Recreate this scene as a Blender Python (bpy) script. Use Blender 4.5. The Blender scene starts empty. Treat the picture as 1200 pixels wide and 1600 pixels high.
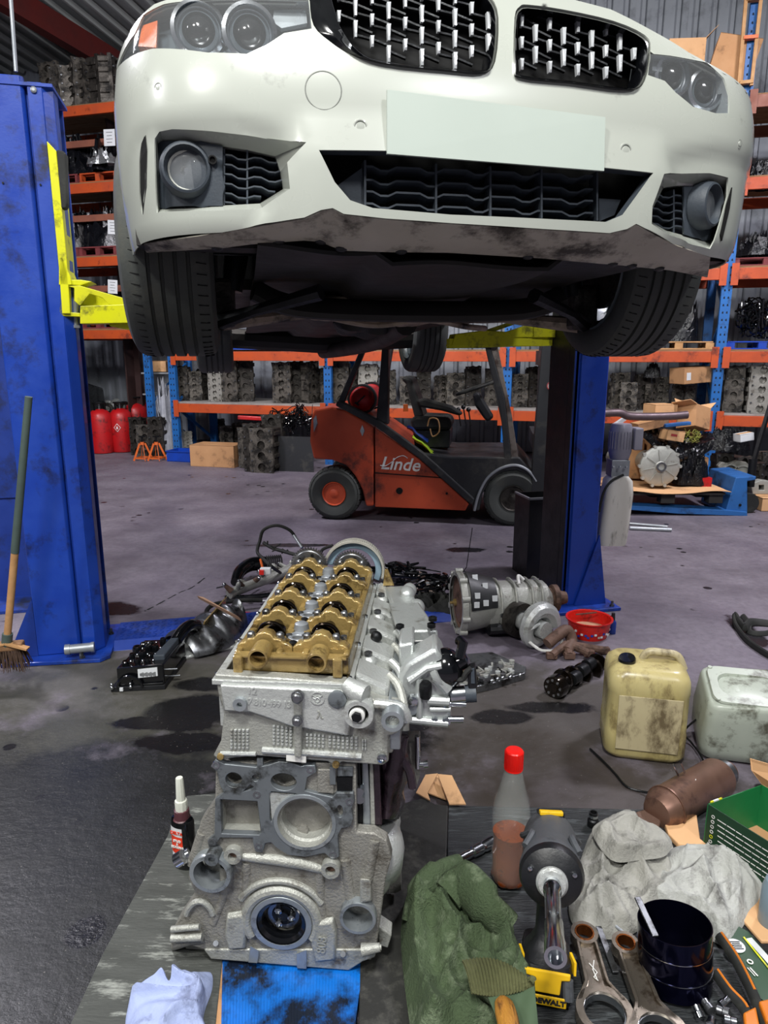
import bpy, bmesh, math, random
from math import radians as rad, pi, sin, cos, sqrt, atan2
from mathutils import Vector, Matrix, geometry, noise
V = Vector
sc = bpy.context.scene
COL = sc.collection
random.seed(7)
# ------------------------------------------------------------------ camera
EYE = V((0.0, 0.0, 1.4)); FPX = 1100.0; TH = rad(12.8)
cam_data = bpy.data.cameras.new('camera')
cam = bpy.data.objects.new('camera', cam_data); COL.objects.link(cam)
cam_data.sensor_fit = 'VERTICAL'; cam_data.sensor_height = 36.0; cam_data.lens = FPX * 36.0 / 1600.0
cam_data.clip_start = 0.02
cam.location = EYE; cam.rotation_euler = (pi / 2 - TH, 0, 0)
sc.camera = cam
# ------------------------------------------------------------------ world
world = bpy.data.worlds.new('world'); sc.world = world; world.use_nodes = True
world.node_tree.nodes['Background'].inputs[0].default_value = (0.66, 0.70, 0.82, 1)
world.node_tree.nodes['Background'].inputs[1].default_value = 0.15
# ------------------------------------------------------------------ lamps of the hall
def area(loc, target, size, power, col=(1, 1, 1), sy=None):
 l = bpy.data.lights.new('hall_lamp', 'AREA'); l.energy = power; l.color = col
 l.shape = 'RECTANGLE'; l.size = size; l.size_y = sy or size
 o = bpy.data.objects.new('hall_lamp', l); COL.objects.link(o); o.location = loc
 o.rotation_euler = (V(target) - V(loc)).to_track_quat('-Z', 'Y').to_euler()
 return o
area((-3.4, -3.4, 5.9), (-0.2, 1.9, 0.7), 0.8, 190, (1.0, 0.98, 0.94))
area((2.8, -3.0, 5.7), (0.7, 2.2, 0.7), 0.7, 125, (0.97, 0.97, 1.0))
area((-0.3, -1.0, 5.6), (0, 1.6, 0.5), 0.8, 235, (1.0, 1.0, 0.97))
area((-4.8, 0.4, 4.2), (-0.6, 2.4, 1.2), 0.7, 60, (0.98, 0.98, 1.0))
area((3.6, 4.4, 5.0), (2.6, 5.2, 0), 0.7, 190, (0.93, 0.91, 1.0))
area((-4.0, 4.6, 5.0), (-1.6, 6.6, 0.4), 0.7, 190, (0.93, 0.91, 1.0))
area((-0.6, 5.2, 4.9), (0.3, 7.4, 0.8), 0.5, 85, (1.0, 0.93, 0.88))
# ------------------------------------------------------------------ exposure
sc.view_settings.view_transform = 'Standard'; sc.view_settings.look = 'None'
sc.view_settings.gamma = 1.0; sc.view_settings.use_curve_mapping = False
sc.view_settings.exposure = 0.45
# ================================================================== helpers
def ray(px, py):
 a = px - 600.0; b = 800.0 - py
 return V((a, FPX * cos(TH) + b * sin(TH), -FPX * sin(TH) + b * cos(TH)))
def G(px, py, z=0.0):                      # where a sight line meets a level plane
 d = ray(px, py); return EYE + d * ((z - EYE.z) / d.z)
def Y(px, py, y):                          # ... meets the vertical plane y = const
 d = ray(px, py); return EYE + d * (y / d.y)
def PL(px, py, p, n):                      # ... meets a general plane
 d = ray(px, py); n = V(n); return EYE + d * ((V(p) - EYE).dot(n) / d.dot(n))
def U(p, u):                               # raise a point
 return V((p[0], p[1], p[2] + u))
def lin(h):
 if isinstance(h, str):
  h = h.lstrip('#'); h = [int(h[i:i + 2], 16) / 255 for i in (0, 2, 4)]
 return [(x / 12.92 if x <= 0.04045 else ((x + 0.055) / 1.055) ** 2.4) for x in h] + [1.0]
MATS = {}
def mat(name, col, rough=0.5, metal=0.0, col2=None, amt=0.5, scale=6.0, detail=5.0, bump=0.0, bscale=40.0,
  dirt=None, damt=0.4, dscale=3.0, coat=0.0, spec=0.5, trans=0.0, ior=1.45, alpha=1.0, emis=None, estr=0.0,
  stretch=None, rvar=0.12, sss=0.0, aniso=0.0):
 """procedural principled material: base colour mottled with a second one, patchy dirt, varied gloss, fine relief"""
 if name in MATS: return MATS[name]
 m = bpy.data.materials.new(name); m.use_nodes = True; nt = m.node_tree; N = nt.nodes; L = nt.links
 b = N['Principled BSDF']
 tc = N.new('ShaderNodeTexCoord'); mp = N.new('ShaderNodeMapping'); L.new(tc.outputs['Object'], mp.inputs[0])
 if stretch: mp.inputs['Scale'].default_value = stretch
 def nz(s, d=detail, r=0.6):
  n = N.new('ShaderNodeTexNoise'); n.inputs['Scale'].default_value = s; n.inputs['Detail'].default_value = d
  n.inputs['Roughness'].default_value = r; L.new(mp.outputs[0], n.inputs['Vector']); return n
 def ramp(src, lo, hi):
  r = N.new('ShaderNodeMapRange'); r.inputs[1].default_value = lo; r.inputs[2].default_value = hi
  L.new(src, r.inputs[0]); return r
 def mix(f, a, bb):
  x = N.new('ShaderNodeMix'); x.data_type = 'RGBA'
  if hasattr(f, 'is_linked'): L.new(f, x.inputs[0])
  else: x.inputs[0].default_value = f
  for k, q in ((6, a), (7, bb)):
   if hasattr(q, 'is_linked'): L.new(q, x.inputs[k])
   else: x.inputs[k].default_value = q
  return x.outputs[2]
 c = lin(col); n1 = nz(scale)
 if col2:
  r = ramp(n1.outputs[0], 0.5 - 0.28 * amt, 0.5 + 0.28 * amt + 0.02); c = mix(r.outputs[0], c, lin(col2))
 if dirt:
  n2 = nz(dscale, 8.0, 0.7); r = ramp(n2.outputs[0], 0.64 - 0.36 * damt, 0.76 - 0.32 * damt)
  c = mix(r.outputs[0], c, lin(dirt))
 if hasattr(c, 'is_linked'): L.new(c, b.inputs['Base Color'])
 else: b.inputs['Base Color'].default_value = c
 b.inputs['Metallic'].default_value = metal
 rr = ramp(n1.outputs[0], 0.3, 0.7); rr.inputs[3].default_value = max(0.02, rough - rvar); rr.inputs[4].default_value = min(1, rough + rvar)
 L.new(rr.outputs[0], b.inputs['Roughness'])
 b.inputs['IOR'].default_value = ior; b.inputs['Specular IOR Level'].default_value = spec
 b.inputs['Coat Weight'].default_value = coat; b.inputs['Coat Roughness'].default_value = 0.06
 b.inputs['Transmission Weight'].default_value = trans; b.inputs['Alpha'].default_value = alpha
 if sss: b.inputs['Subsurface Weight'].default_value = sss; b.inputs['Subsurface Radius'].default_value = (0.02, 0.02, 0.015)
 if emis: b.inputs['Emission Color'].default_value = lin(emis); b.inputs['Emission Strength'].default_value = estr
 if bump:
  n3 = nz(bscale, 4.0); bp = N.new('ShaderNodeBump'); bp.inputs['Strength'].default_value = bump
  bp.inputs['Distance'].default_value = 0.01; L.new(n3.outputs[0], bp.inputs['Height']); L.new(bp.outputs[0], b.inputs['Normal'])
 MATS[name] = m; return m
def wm(o):
 m = o.matrix_basis.copy()
 return wm(o.parent) @ m if o.parent else m
class MB:
 """collects shapes in world coordinates; build() links them as ONE mesh object"""
 def __init__(s): s.v = []; s.f = []
 def add(s, vs, fs, M=None):
  o = len(s.v)
  s.v += [tuple(M @ V(p)) if M else tuple(p) for p in vs]
  s.f += [tuple(i + o for i in f) for f in fs]; return s
 def box(s, c, d, M=None):
  x, y, z = d[0] / 2, d[1] / 2, d[2] / 2
  vs = [V(c) + V((a * x, b * y, e * z)) for a in (-1, 1) for b in (-1, 1) for e in (-1, 1)]
  return s.add(vs, [(0, 1, 3, 2), (4, 6, 7, 5), (0, 4, 5, 1), (2, 3, 7, 6), (0, 2, 6, 4), (1, 5, 7, 3)], M)
 def hexa(s, a, b):                      # two matching quads (lists of 4 points)
  return s.add(list(a) + list(b), [(3, 2, 1, 0), (4, 5, 6, 7), (0, 1, 5, 4), (1, 2, 6, 5), (2, 3, 7, 6), (3, 0, 4, 7)])
 def beam(s, p, q, w, h, up=(0, 0, 1)):
  p, q = V(p), V(q); d = (q - p);
  if d.length < 1e-9: return s
  d.normalize(); r = d.cross(V(up));
  if r.length < 1e-4: r = d.cross(V((1, 0, 0)))
  r.normalize(); u = r.cross(d); r = r * (w / 2); u = u * (h / 2)
  return s.hexa([p - r - u, p + r - u, p + r + u, p - r + u], [q - r - u, q + r - u, q + r + u, q - r + u])
 def loft(s, rings, cap=True, closed=True):
  o = len(s.v); n = len(rings[0])
  assert all(len(r) == n for r in rings), 'loft ring sizes'
  for r in rings: s.v += [tuple(p) for p in r]
  for i in range(len(rings) - 1):
   for j in range(n if closed else n - 1):
    k = (j + 1) % n
    s.f.append((o + i * n + j, o + i * n + k, o + (i + 1) * n + k, o + (i + 1) * n + j))
  if cap and closed:
   s.f.append(tuple(o + j for j in range(n))[::-1]); m = o + (len(rings) - 1) * n
   s.f.append(tuple(m + j for j in range(n)))
  return s
 def cyl(s, p, q, r0, r1=None, n=16, cap=True):
  p, q = V(p), V(q); r1 = r0 if r1 is None else r1
  d = (q - p).normalized(); a = d.orthogonal().normalized(); b = d.cross(a)
  R = lambda c, r: [c + (a * cos(2 * pi * k / n) + b * sin(2 * pi * k / n)) * r for k in range(n)]
  return s.loft([R(p, r0), R(q, r1)], cap)
 def lathe(s, prof, o, ax=(0, 0, 1), n=20, cap=True, sx=1.0, a0=None):
  d = V(ax).normalized(); a = V(a0).normalized() if a0 else d.orthogonal().normalized(); b = d.cross(a); o = V(o)
  return s.loft([[o + d * h + (a * cos(2 * pi * k / n) * sx + b * sin(2 * pi * k / n)) * max(r, 1e-5) for k in range(n)] for r, h in prof], cap)
 def ring(s, o, ax, ro, ri, h, n=20):    # a thick washer / short pipe
  return s.lathe([(ri, 0), (ro, 0), (ro, h), (ri, h), (ri, 0)], o, ax, n, cap=False)
 def tube(s, pts, r, n=8, cap=True, closed=False, flat=1.0):
  pts = [V(p) for p in pts]; m = len(pts); rr = r if isinstance(r, (list, tuple)) else [r] * m
  rings = []; prev = None
  for i, p in enumerate(pts):
   t = (pts[(i + 1) % m] - pts[i - 1]) if (closed or 0 < i < m - 1) else (pts[1] - pts[0] if i == 0 else pts[-1] - pts[-2])
   t = t.normalized() if t.length > 1e-9 else V((0, 0, 1))
   if prev is None: a = t.orthogonal().normalized()
   else:
    a = prev - t * prev.dot(t); a = a.normalized() if a.length > 1e-6 else t.orthogonal().normalized()
   prev = a; b = t.cross(a)
   rings.append([p + (a * cos(2 * pi * k / n) + b * sin(2 * pi * k / n) * flat) * rr[i] for k in range(n)])
  if closed: rings.append(rings[0])
  return s.loft(rings, cap and not closed)
 def ball(s, c, r, sc_=(1, 1, 1), nu=12, nv=8, M=None):
  pr = []
  for j in range(nv + 1):
   t = pi * j / nv; pr.append([V((cos(2 * pi * k / nu) * sin(t) * r * sc_[0], sin(2 * pi * k / nu) * sin(t) * r * sc_[1], -cos(t) * r * sc_[2])) for k in range(nu)])
  rings = [[V(c) + (M.to_3x3() @ p if M else p) for p in rg] for rg in pr]
  return s.loft(rings, False)
 def grid(s, fn, nu, nv, thick=0):
  o = len(s.v)
  for i in range(nu + 1):
   for j in range(nv + 1): s.v.append(tuple(fn(i / nu, j / nv)))
  for i in range(nu):
   for j in range(nv):
    a = o + i * (nv + 1) + j; s.f.append((a, a + nv + 1, a + nv + 2, a + 1))
  return s
 def poly(s, pts, d):                    # simple planar polygon swept along d
  d = V(d); pts = [V(p) for p in pts]
  return s.loft([pts, [p + d for p in pts]])
 def sheet(s, outer, holes, d, lip=True):
  """planar polygon with holes swept along d (constrained triangulation)"""
  d = V(d); allp = [V(p) for p in outer]; loops = [list(range(len(outer)))]
  for h in holes:
   k = len(allp); allp += [V(p) for p in h]; loops.append(list(range(k, k + len(h))))
  o = allp[0]; n = V((0, 0, 0)); m = len(outer)
  for i in range(m): n += (V(outer[i]) - o).cross(V(outer[(i + 1) % m]) - o)
  n.normalize(); a = n.orthogonal().normalized(); b = n.cross(a)
  fl = [V(((p - o).dot(a), (p - o).dot(b))) for p in allp]
  vs, es, fs, ov, oe, of = geometry.delaunay_2d_cdt([v.to_2d() for v in fl], [], loops, 0, 1e-6)
  def inside(c, lp):
   r = False; k = len(lp)
   for i in range(k):
    p, q = fl[lp[i]], fl[lp[(i + 1) % k]]
    if (p.y > c.y) != (q.y > c.y) and c.x < (q.x - p.x) * (c.y - p.y) / (q.y - p.y) + p.x: r = not r
   return r
  P = [o + a * v.x + b * v.y for v in vs]; base = len(s.v); k = len(P)
  s.v += [tuple(p) for p in P] + [tuple(p + d) for p in P]
  flip = n.dot(d) > 0
  for f in fs:
   c = sum((V(vs[i]) for i in f), V((0, 0))) / len(f)
   if inside(c, loops[0]) and not any(inside(c, l) for l in loops[1:]):
    s.f.append(tuple(base + i for i in (f[::-1] if flip else f))); s.f.append(tuple(base + k + i for i in (f if flip else f[::-1])))
  for lp in loops:
   q = [allp[i] for i in lp]; ob = len(s.v); m2 = len(q)
   s.v += [tuple(p) for p in q] + [tuple(p + d) for p in q]
   for i in range(m2): j = (i + 1) % m2; s.f.append((ob + i, ob + j, ob + m2 + j, ob + m2 + i))
  return s
 def build(s, name, m, parent=None, smooth=32, bevel=0.0, label=None, sub=0, seg=2, solid=0.0):
  me = bpy.data.meshes.new(name); vs = s.v
  if parent is not None:
   iv = wm(parent).inverted(); vs = [iv @ V(p) for p in vs]
  me.from_pydata([tuple(p) for p in vs], [], s.f)
  bm = bmesh.new(); bm.from_mesh(me)
  bmesh.ops.remove_doubles(bm, verts=bm.verts, dist=1e-5)
  bmesh.ops.recalc_face_normals(bm, faces=bm.faces)
  if smooth:
   ca = rad(smooth)
   for f in bm.faces: f.smooth = True
   for e in bm.edges:
    if len(e.link_faces) != 2 or e.calc_face_angle(0) > ca: e.smooth = False
  bm.to_mesh(me); bm.free()
  ob = bpy.data.objects.new(name, me); COL.objects.link(ob)
  if parent is not None: ob.parent = parent
  if m: me.materials.append(MATS[m] if isinstance(m, str) else m)
  if solid:
   q = ob.modifiers.new('solid', 'SOLIDIFY'); q.thickness = solid
  if bevel:
   q = ob.modifiers.new('bevel', 'BEVEL'); q.width = bevel; q.segments = seg; q.limit_method = 'ANGLE'; q.angle_limit = rad(35); q.harden_normals = False
  if sub:
   q = ob.modifiers.new('sub', 'SUBSURF'); q.levels = sub; q.render_levels = sub
  if label: ob['label'] = label
  return ob
def thing(name, label, cat, loc=(0, 0, 0), rz=0.0, group=None, scale=None):
 o = bpy.data.objects.new(name, None); COL.objects.link(o); o.location = loc; o.rotation_euler = (0, 0, rz)
 o['label'] = label; o['category'] = cat; o.empty_display_size = 0.05
 if group: o['group'] = group
 if scale: o.scale = (scale,) * 3
 return o
def tag(o, label, cat, group=None, kind=None):
 o['label'] = label; o['category'] = cat
 if group: o['group'] = group
 if kind: o['kind'] = kind
 return o
def struct(o): o['kind'] = 'structure'; return o
KIDS = {}
def copy_tree(o, loc=None, rot=None, label=None, scale=None, group=None):
 idx = {}
 for q in COL.objects:
  if q.parent: idx.setdefault(q.parent, []).append(q)
 def rec(q, par):
  c = q.copy(); COL.objects.link(c)
  if par: c.parent = par
  for ch in idx.get(q, []): rec(ch, c)
  return c
 r = rec(o, None)
 if loc is not None: r.location = loc
 if rot is not None: r.rotation_euler = rot
 if scale is not None: r.scale = scale if hasattr(scale, '__len__') else (scale,) * 3
 if label: r['label'] = label
 if group: r['group'] = group
 return r
def text(s_, size, M, m, parent, name='lettering', ext=0.0004, shear=0.0, align='CENTER', space=1.0, bold=0.0, label=None):
 cu = bpy.data.curves.new('t', 'FONT'); cu.body = s_; cu.size = size; cu.align_x = align; cu.align_y = 'CENTER'
 cu.extrude = ext; cu.shear = shear; cu.space_character = space; cu.offset = bold; cu.resolution_u = 3
 t = bpy.data.objects.new('t', cu); COL.objects.link(t)
 me = bpy.data.meshes.new_from_object(t); bpy.data.objects.remove(t)
 me.name = name
 if parent is not None: me.transform(wm(parent).inverted() @ M)
 else: me.transform(M)
 me.materials.clear(); me.materials.append(MATS[m] if isinstance(m, str) else m)
 o = bpy.data.objects.new(name, me); COL.objects.link(o)
 if parent is not None: o.parent = parent
 if label: o['label'] = label
 return o
def frame(o, x, y):                        # matrix from origin and two in-plane directions (x right, y up)
 x = V(x).normalized(); z = x.cross(V(y)).normalized(); y = z.cross(x)
 M = Matrix((x, y, z)).transposed().to_4x4(); M.translation = V(o); return M
def circ(c, a, b, r, n=20, t0=0, t1=2 * pi, rb=None):
 full = abs(t1 - t0 - 2 * pi) < 1e-6; k = n if full else n - 1
 return [V(c) + V(a) * cos(t0 + (t1 - t0) * i / k) * r + V(b) * sin(t0 + (t1 - t0) * i / k) * (rb or r) for i in range(n)]
def cat_rom(pts, k=6, closed=False):
 P = [V(p) for p in pts]; n = len(P); out = []
 for i in range(n if closed else n - 1):
  p0 = P[i - 1] if (closed or i > 0) else P[0]; p1 = P[i]; p2 = P[(i + 1) % n]; p3 = P[(i + 2) % n] if (closed or i + 2 < n) else P[-1]
  for j in range(k):
   t = j / k; out.append(0.5 * ((2 * p1) + (p2 - p0) * t + (2 * p0 - 5 * p1 + 4 * p2 - p3) * t * t + (3 * p1 - p0 - 3 * p2 + p3) * t ** 3))
 if not closed: out.append(P[-1])
 return out
def crumple(mb, c, sx, sy, h, seed, nu=30, nv=30, top=0.6, fold=1.0, rz=0.0, irr=0.25, fs=7.0):
 """a heap of cloth or plastic film: a dome with irregular outline and sharp ridged folds"""
 o = V((seed * 3.7, seed * 1.3, 0))
 def f(u, v):
  th = 2 * pi * u; r = v
  k = 1 + irr * noise.noise(V((cos(th) * 1.5, sin(th) * 1.5, seed))) * 2
  x = cos(th) * r * sx * k; y = sin(th) * r * sy * k
  q = V((x / max(sx, sy) , y / max(sx, sy), 0)) + o
  rid = abs(noise.noise(q * fs * 0.32)) + 0.5 * abs(noise.noise(q * fs * 0.75)) + 0.22 * abs(noise.noise(q * fs * 1.9))
  z = h * (max(0.0, 1 - r ** (2 / top)) ** 0.8) * (0.62 + fold * (0.62 - 1.5 * rid) * 0.9)
  z = max(z, 0.004 + 0.008 * (1 - r)) * (1 if r < 0.999 else 0)
  a = cos(rz) * x - sin(rz) * y; b = sin(rz) * x + cos(rz) * y
  return V(c) + V((a, b, z))
 return mb.grid(f, nu, nv)
# ================================================================== materials
mat('blue_paint', '#113492', 0.42, 0.0, '#17409f', 0.8, 5, dirt='#141a38', damt=0.33, dscale=4, bump=0.05, bscale=90, coat=0.15)
mat('blue_paint_dull', '#16307c', 0.5, 0.0, '#1c3c94', 0.8, 4, dirt='#1a2138', damt=0.4, dscale=3)
mat('yellow_paint', '#d3d410', 0.42, 0.0, '#c3c010', 0.8, 6, dirt='#6b6a1c', damt=0.3, dscale=9)
mat('rack_orange', '#b84c20', 0.5, 0.0, '#9c3d1a', 0.8, 5, dirt='#5d2416', damt=0.25, dscale=6)
mat('rack_brown', '#8c5642', 0.6, 0.0, '#6f4033', 0.8, 5)
mat('rack_blue', '#1b62a8', 0.5, 0.0, '#15508e', 0.8, 5, dirt='#1a2a40', damt=0.3, dscale=6)
mat('steel_beam', '#5c1f1c', 0.6, 0.0, '#451614', 0.8, 3)
mat('galv', '#a6aaae', 0.42, 0.6, '#868b90', 0.8, 6)
mat('chrome', '#c9ccd0', 0.2, 1.0, '#9fa3a8', 0.8, 12, rvar=0.08)
mat('steel', '#8d8f92', 0.35, 0.9, '#5f6164', 0.9, 14, dirt='#2b2826', damt=0.35, dscale=14)
mat('dark_steel', '#2b2c2e', 0.42, 0.7, '#151617', 0.9, 12, bump=0.2, bscale=60)
mat('black_plastic', '#101113', 0.4, 0.0, '#1b1c1f', 0.8, 10, bump=0.1, bscale=80)
mat('black_gloss', '#07080a', 0.14, 0.0, '#0c0d10', 0.8, 10, coat=0.4)
mat('bin_liner', '#08090c', 0.22, 0.0, '#101116', 0.8, 9, bump=0.9, bscale=18)
mat('black_rubber', '#161716', 0.75, 0.0, '#212220', 0.8, 12, dirt='#343530', damt=0.35, dscale=6)
mat('tyre_rubber', '#383b39', 0.7, 0.0, '#454845', 0.8, 9, dirt='#4a4b45', damt=0.35, dscale=5, bump=0.1, bscale=120)
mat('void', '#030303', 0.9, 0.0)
mat('cardboard', '#b58a61', 0.85, 0.0, '#a67b55', 0.8, 5, dirt='#6f563f', damt=0.25, dscale=5, bump=0.08, bscale=60)
mat('cardboard_pale', '#d3a678', 0.85, 0.0, '#c59a70', 0.8, 5, dirt='#957250', damt=0.2, dscale=5, bump=0.08, bscale=60)
mat('paper', '#d5d8da', 0.8, 0.0, '#c4c7c9', 0.8, 9)
mat('print_dark', '#1c1c1e', 0.8)
mat('white_print', '#e2e2de', 0.7, 0.0, '#c9c8c4', 0.6, 40)
mat('cast_alu', '#b2b3ac', 0.42, 0.42, '#94958e', 0.9, 9, dirt='#5c5449', damt=0.18, dscale=11, bump=0.35, bscale=170)
mat('cast_alu_dirty', '#9b9992', 0.5, 0.4, '#7b7972', 0.9, 9, dirt='#4a4238', damt=0.25, dscale=9, bump=0.45, bscale=150)
mat('cast_alu_bright', '#c6c9c6', 0.33, 0.45, '#adb0ad', 0.9, 7, dirt='#6c665a', damt=0.22, dscale=10, bump=0.25, bscale=150)
mat('machined', '#adb3b6', 0.34, 0.6, '#7f868b', 0.9, 14, dirt='#4c4e4f', damt=0.25, dscale=16)
mat('gasket_face', '#7d8387', 0.42, 0.5, '#666b6f', 0.9, 12, dirt='#2f2f2d', damt=0.35, dscale=16)
mat('cast_grime', '#66615a', 0.5, 0.45, '#45413b', 0.9, 9, dirt='#1c1a18', damt=0.5, dscale=9, bump=0.4, bscale=90)
mat('oily_gold', '#a58d58', 0.28, 0.35, '#8a7342', 0.9, 12, dirt='#46351a', damt=0.34, dscale=16, coat=0.5, bump=0.2, bscale=70)
mat('oily_dark', '#2b2118', 0.18, 0.85, '#14100c', 0.9, 18, coat=0.6)
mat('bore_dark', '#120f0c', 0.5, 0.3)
mat('dirty_iron', '#4a4641', 0.5, 0.55, '#2c2926', 0.9, 14, dirt='#191613', damt=0.45, dscale=12, bump=0.4, bscale=60)
mat('rust', '#5a463d', 0.7, 0.2, '#74584a', 0.9, 10, dirt='#3a2a22', damt=0.4, dscale=10, bump=0.3, bscale=80)
mat('cat_shell', '#6b4f45', 0.42, 0.6, '#8a6a58', 0.9, 5, dirt='#3d2c2c', damt=0.4, dscale=7)
mat('oily_purple', '#2c2229', 0.3, 0.5, '#443640', 0.9, 8, dirt='#120e10', damt=0.4, dscale=9, coat=0.4, bump=0.4, bscale=40)
mat('red_paint', '#b5161a', 0.45, 0.0, '#9c1016', 0.8, 5, dirt='#54191a', damt=0.3, dscale=7)
mat('red_plastic', '#d92a22', 0.35, 0.0, '#c8221c', 0.8, 8, dirt='#8c2a20', damt=0.2, dscale=10)
mat('orange_paint', '#d4672a', 0.5, 0.0, '#bb5522', 0.8, 9)
mat('forklift_red', '#c4502e', 0.5, 0.0, '#b04226', 0.8, 3, dirt='#5c2a20', damt=0.25, dscale=3.4)
mat('forklift_grey', '#26282b', 0.5, 0.0, '#1b1c1f', 0.8, 6, dirt='#3c3b38', damt=0.3, dscale=5)
mat('forklift_post', '#77706a', 0.55, 0.2, '#544c46', 0.9, 6, dirt='#3a2c26', damt=0.4, dscale=7)
mat('blue_plastic', '#1440a8', 0.4, 0.0, '#0f3590', 0.8, 6)
mat('hi_vis', '#b8dc2c', 0.7, 0.0, '#9fc224', 0.8, 9)
mat('wood', '#8e6a48', 0.75, 0.0, '#6e4f35', 0.9, 6, stretch=(1, 8, 8), bump=0.2, bscale=30)
mat('wood_pale', '#bd9264', 0.7, 0.0, '#9c7348', 0.9, 8, bump=0.2, bscale=40)
mat('pallet_red', '#7a3436', 0.7, 0.0, '#5b2628', 0.8, 8)
mat('clear_film', '#b9bcc4', 0.25, 0.0, '#9a9da6', 0.9, 9, bump=0.9, bscale=22, alpha=0.75)
# ================================================================== setting
# rack and back wall run along one slanting line
RA = G(270, 715); RZ1 = PL(280, 630, RA, (0, 1, 0)).z            # foot of the left rack upright, height of its low beam
RB = G(1180, 650, RZ1)
RD = V((RB.x - RA.x, RB.y - RA.y, 0)).normalized(); RN = V((-RD.y, RD.x, 0))     # along the rack, away from the eye
RANG = atan2(RD.y, RD.x)
def R(t, w, z): return V((RA.x, RA.y, 0)) + RD * t + RN * w + V((0, 0, z))
def RT(px, py, w=0.0):                      # rack coordinates (t, z) of a sight line on the plane w
 p = PL(px, py, R(0, w, 0), RN); return (p - V((RA.x, RA.y, 0))).dot(RD), p.z
WW = 1.75                                    # back wall distance behind the rack front
# ---- floor
def floor_material():
 m = bpy.data.materials.new('concrete'); m.use_nodes = True; N = m.node_tree.nodes; L = m.node_tree.links; b = N['Principled BSDF']
 tc = N.new('ShaderNodeTexCoord')
 def nz(s, d=6, r=0.6, src=None):
  n = N.new('ShaderNodeTexNoise'); n.inputs['Scale'].default_value = s; n.inputs['Detail'].default_value = d; n.inputs['Roughness'].default_value = r
  L.new(src or tc.outputs['Object'], n.inputs['Vector']); return n.outputs[0]
 def mr(s, a, bb, c=0.0, d=1.0):
  r = N.new('ShaderNodeMapRange'); L.new(s, r.inputs[0])
  for i, x in enumerate((a, bb, c, d)): r.inputs[i + 1].default_value = x
  return r.outputs[0]
 def mx(f, a, bb):
  x = N.new('ShaderNodeMix'); x.data_type = 'RGBA'; L.new(f, x.inputs[0])
  for k, q in ((6, a), (7, bb)):
   if hasattr(q, 'is_linked'): L.new(q, x.inputs[k])
   else: x.inputs[k].default_value = q
  return x.outputs[2]
 def mth(op, a, bb=None):
  x = N.new('ShaderNodeMath'); x.operation = op
  for k, q in ((0, a), (1, bb)):
   if q is None: continue
   if hasattr(q, 'is_linked'): L.new(q, x.inputs[k])
   else: x.inputs[k].default_value = q
  return x.outputs[0]
 wob = nz(3.2, 6, 0.65)
 sep = N.new('ShaderNodeSeparateXYZ'); L.new(tc.outputs['Object'], sep.inputs[0])
 def ell(cx, cy, rx, ry, edge=0.25, wobble=0.9):   # ragged elliptical stain, 1 inside
  dx = mth('DIVIDE', mth('SUBTRACT', sep.outputs[0], cx), rx); dy = mth('DIVIDE', mth('SUBTRACT', sep.outputs[1], cy), ry)
  d = mth('SQRT', mth('ADD', mth('MULTIPLY', dx, dx), mth('MULTIPLY', dy, dy)))
  d = mth('ADD', d, mth('MULTIPLY', mth('SUBTRACT', wob, 0.5), wobble * 3))
  return mr(d, 1 + edge, 1 - edge)
 big = nz(0.55, 4); mid = nz(2.3, 8, 0.7); fine = nz(28, 6, 0.7); sp = nz(120, 2, 0.5)
 c = mx(mr(big, 0.35, 0.65), lin('#6b6370'), lin('#565058'))
 c = mx(mr(mid, 0.4, 0.7, 0, 0.75), c, lin('#7d767f'))
 c = mx(mr(fine, 0.42, 0.72, 0, 0.5), c, lin('#444047'))
 # oily near zone (greenish brown grime around the jobs on the floor)
 grime = ell(-1.0, 1.6, 1.35, 1.2, 0.3, 0.9)
 c = mx(grime, c, lin('#191a19'))
 g2 = ell(-1.0, 2.75, 0.9, 0.42, 0.3, 0.9); c = mx(mr(g2, 0, 1, 0, 0.8), c, lin('#47463d'))
 g3 = ell(0.55, 2.55, 0.85, 0.42, 0.3, 0.9); c = mx(mr(g3, 0, 1, 0, 0.85), c, lin('#37332c'))
 g4 = ell(0.62, 1.95, 0.5, 0.45, 0.3, 0.8); c = mx(mr(g4, 0, 1, 0, 0.8), c, lin('#332c26'))
 wet = None
 for (px, py, rx, ry) in ((300, 1112, .17, .17), (215, 1130, .10, .05), (330, 1070, .16, .07), (285, 1160, .2, .07), (700, 1060, .3, .08),
        (730, 859, .13, .06), (780, 1120, .12, .05), (620, 1130, .16, .25), (1165, 985, .06, .2), (180, 952, .16, .10),
        (860, 1105, .16, .05), (450, 852, .3, .05), (60, 745, .2, .2), (135, 1455, .05, .05), (480, 905, .5, .1)):
  p = G(px, py); e = ell(p.x, p.y, rx, ry, 0.12, 0.7); wet = e if wet is None else mth('MAXIMUM', wet, e)
 drops = N.new('ShaderNodeTexVoronoi'); drops.inputs['Scale'].default_value = 5.5; L.new(tc.outputs['Object'], drops.inputs['Vector'])
 dm = mth('MULTIPLY', mr(drops.outputs['Distance'], 0.16, 0.13), mr(nz(1.1, 2), 0.52, 0.56)); wet = mth('MAXIMUM', wet, dm)
 c = mx(mr(wet, 0, 1, 0, 0.93), c, lin('#0f0f11'))
 c = mx(mr(sp, 0.70, 0.74, 0, 0.5), c, lin('#8c8880'))
 L.new(c, b.inputs['Base Color'])
 r = mth('MAXIMUM', mth('SUBTRACT', mr(mid, 0.3, 0.7, 0.5, 0.72), mth('MAXIMUM', mth('MULTIPLY', grime, 0.22), mth('MULTIPLY', wet, 0.38))), 0.07)
 L.new(r, b.inputs['Roughness'])
 bp = N.new('ShaderNodeBump'); bp.inputs['Strength'].default_value = 0.35; bp.inputs['Distance'].default_value = 0.006
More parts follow.
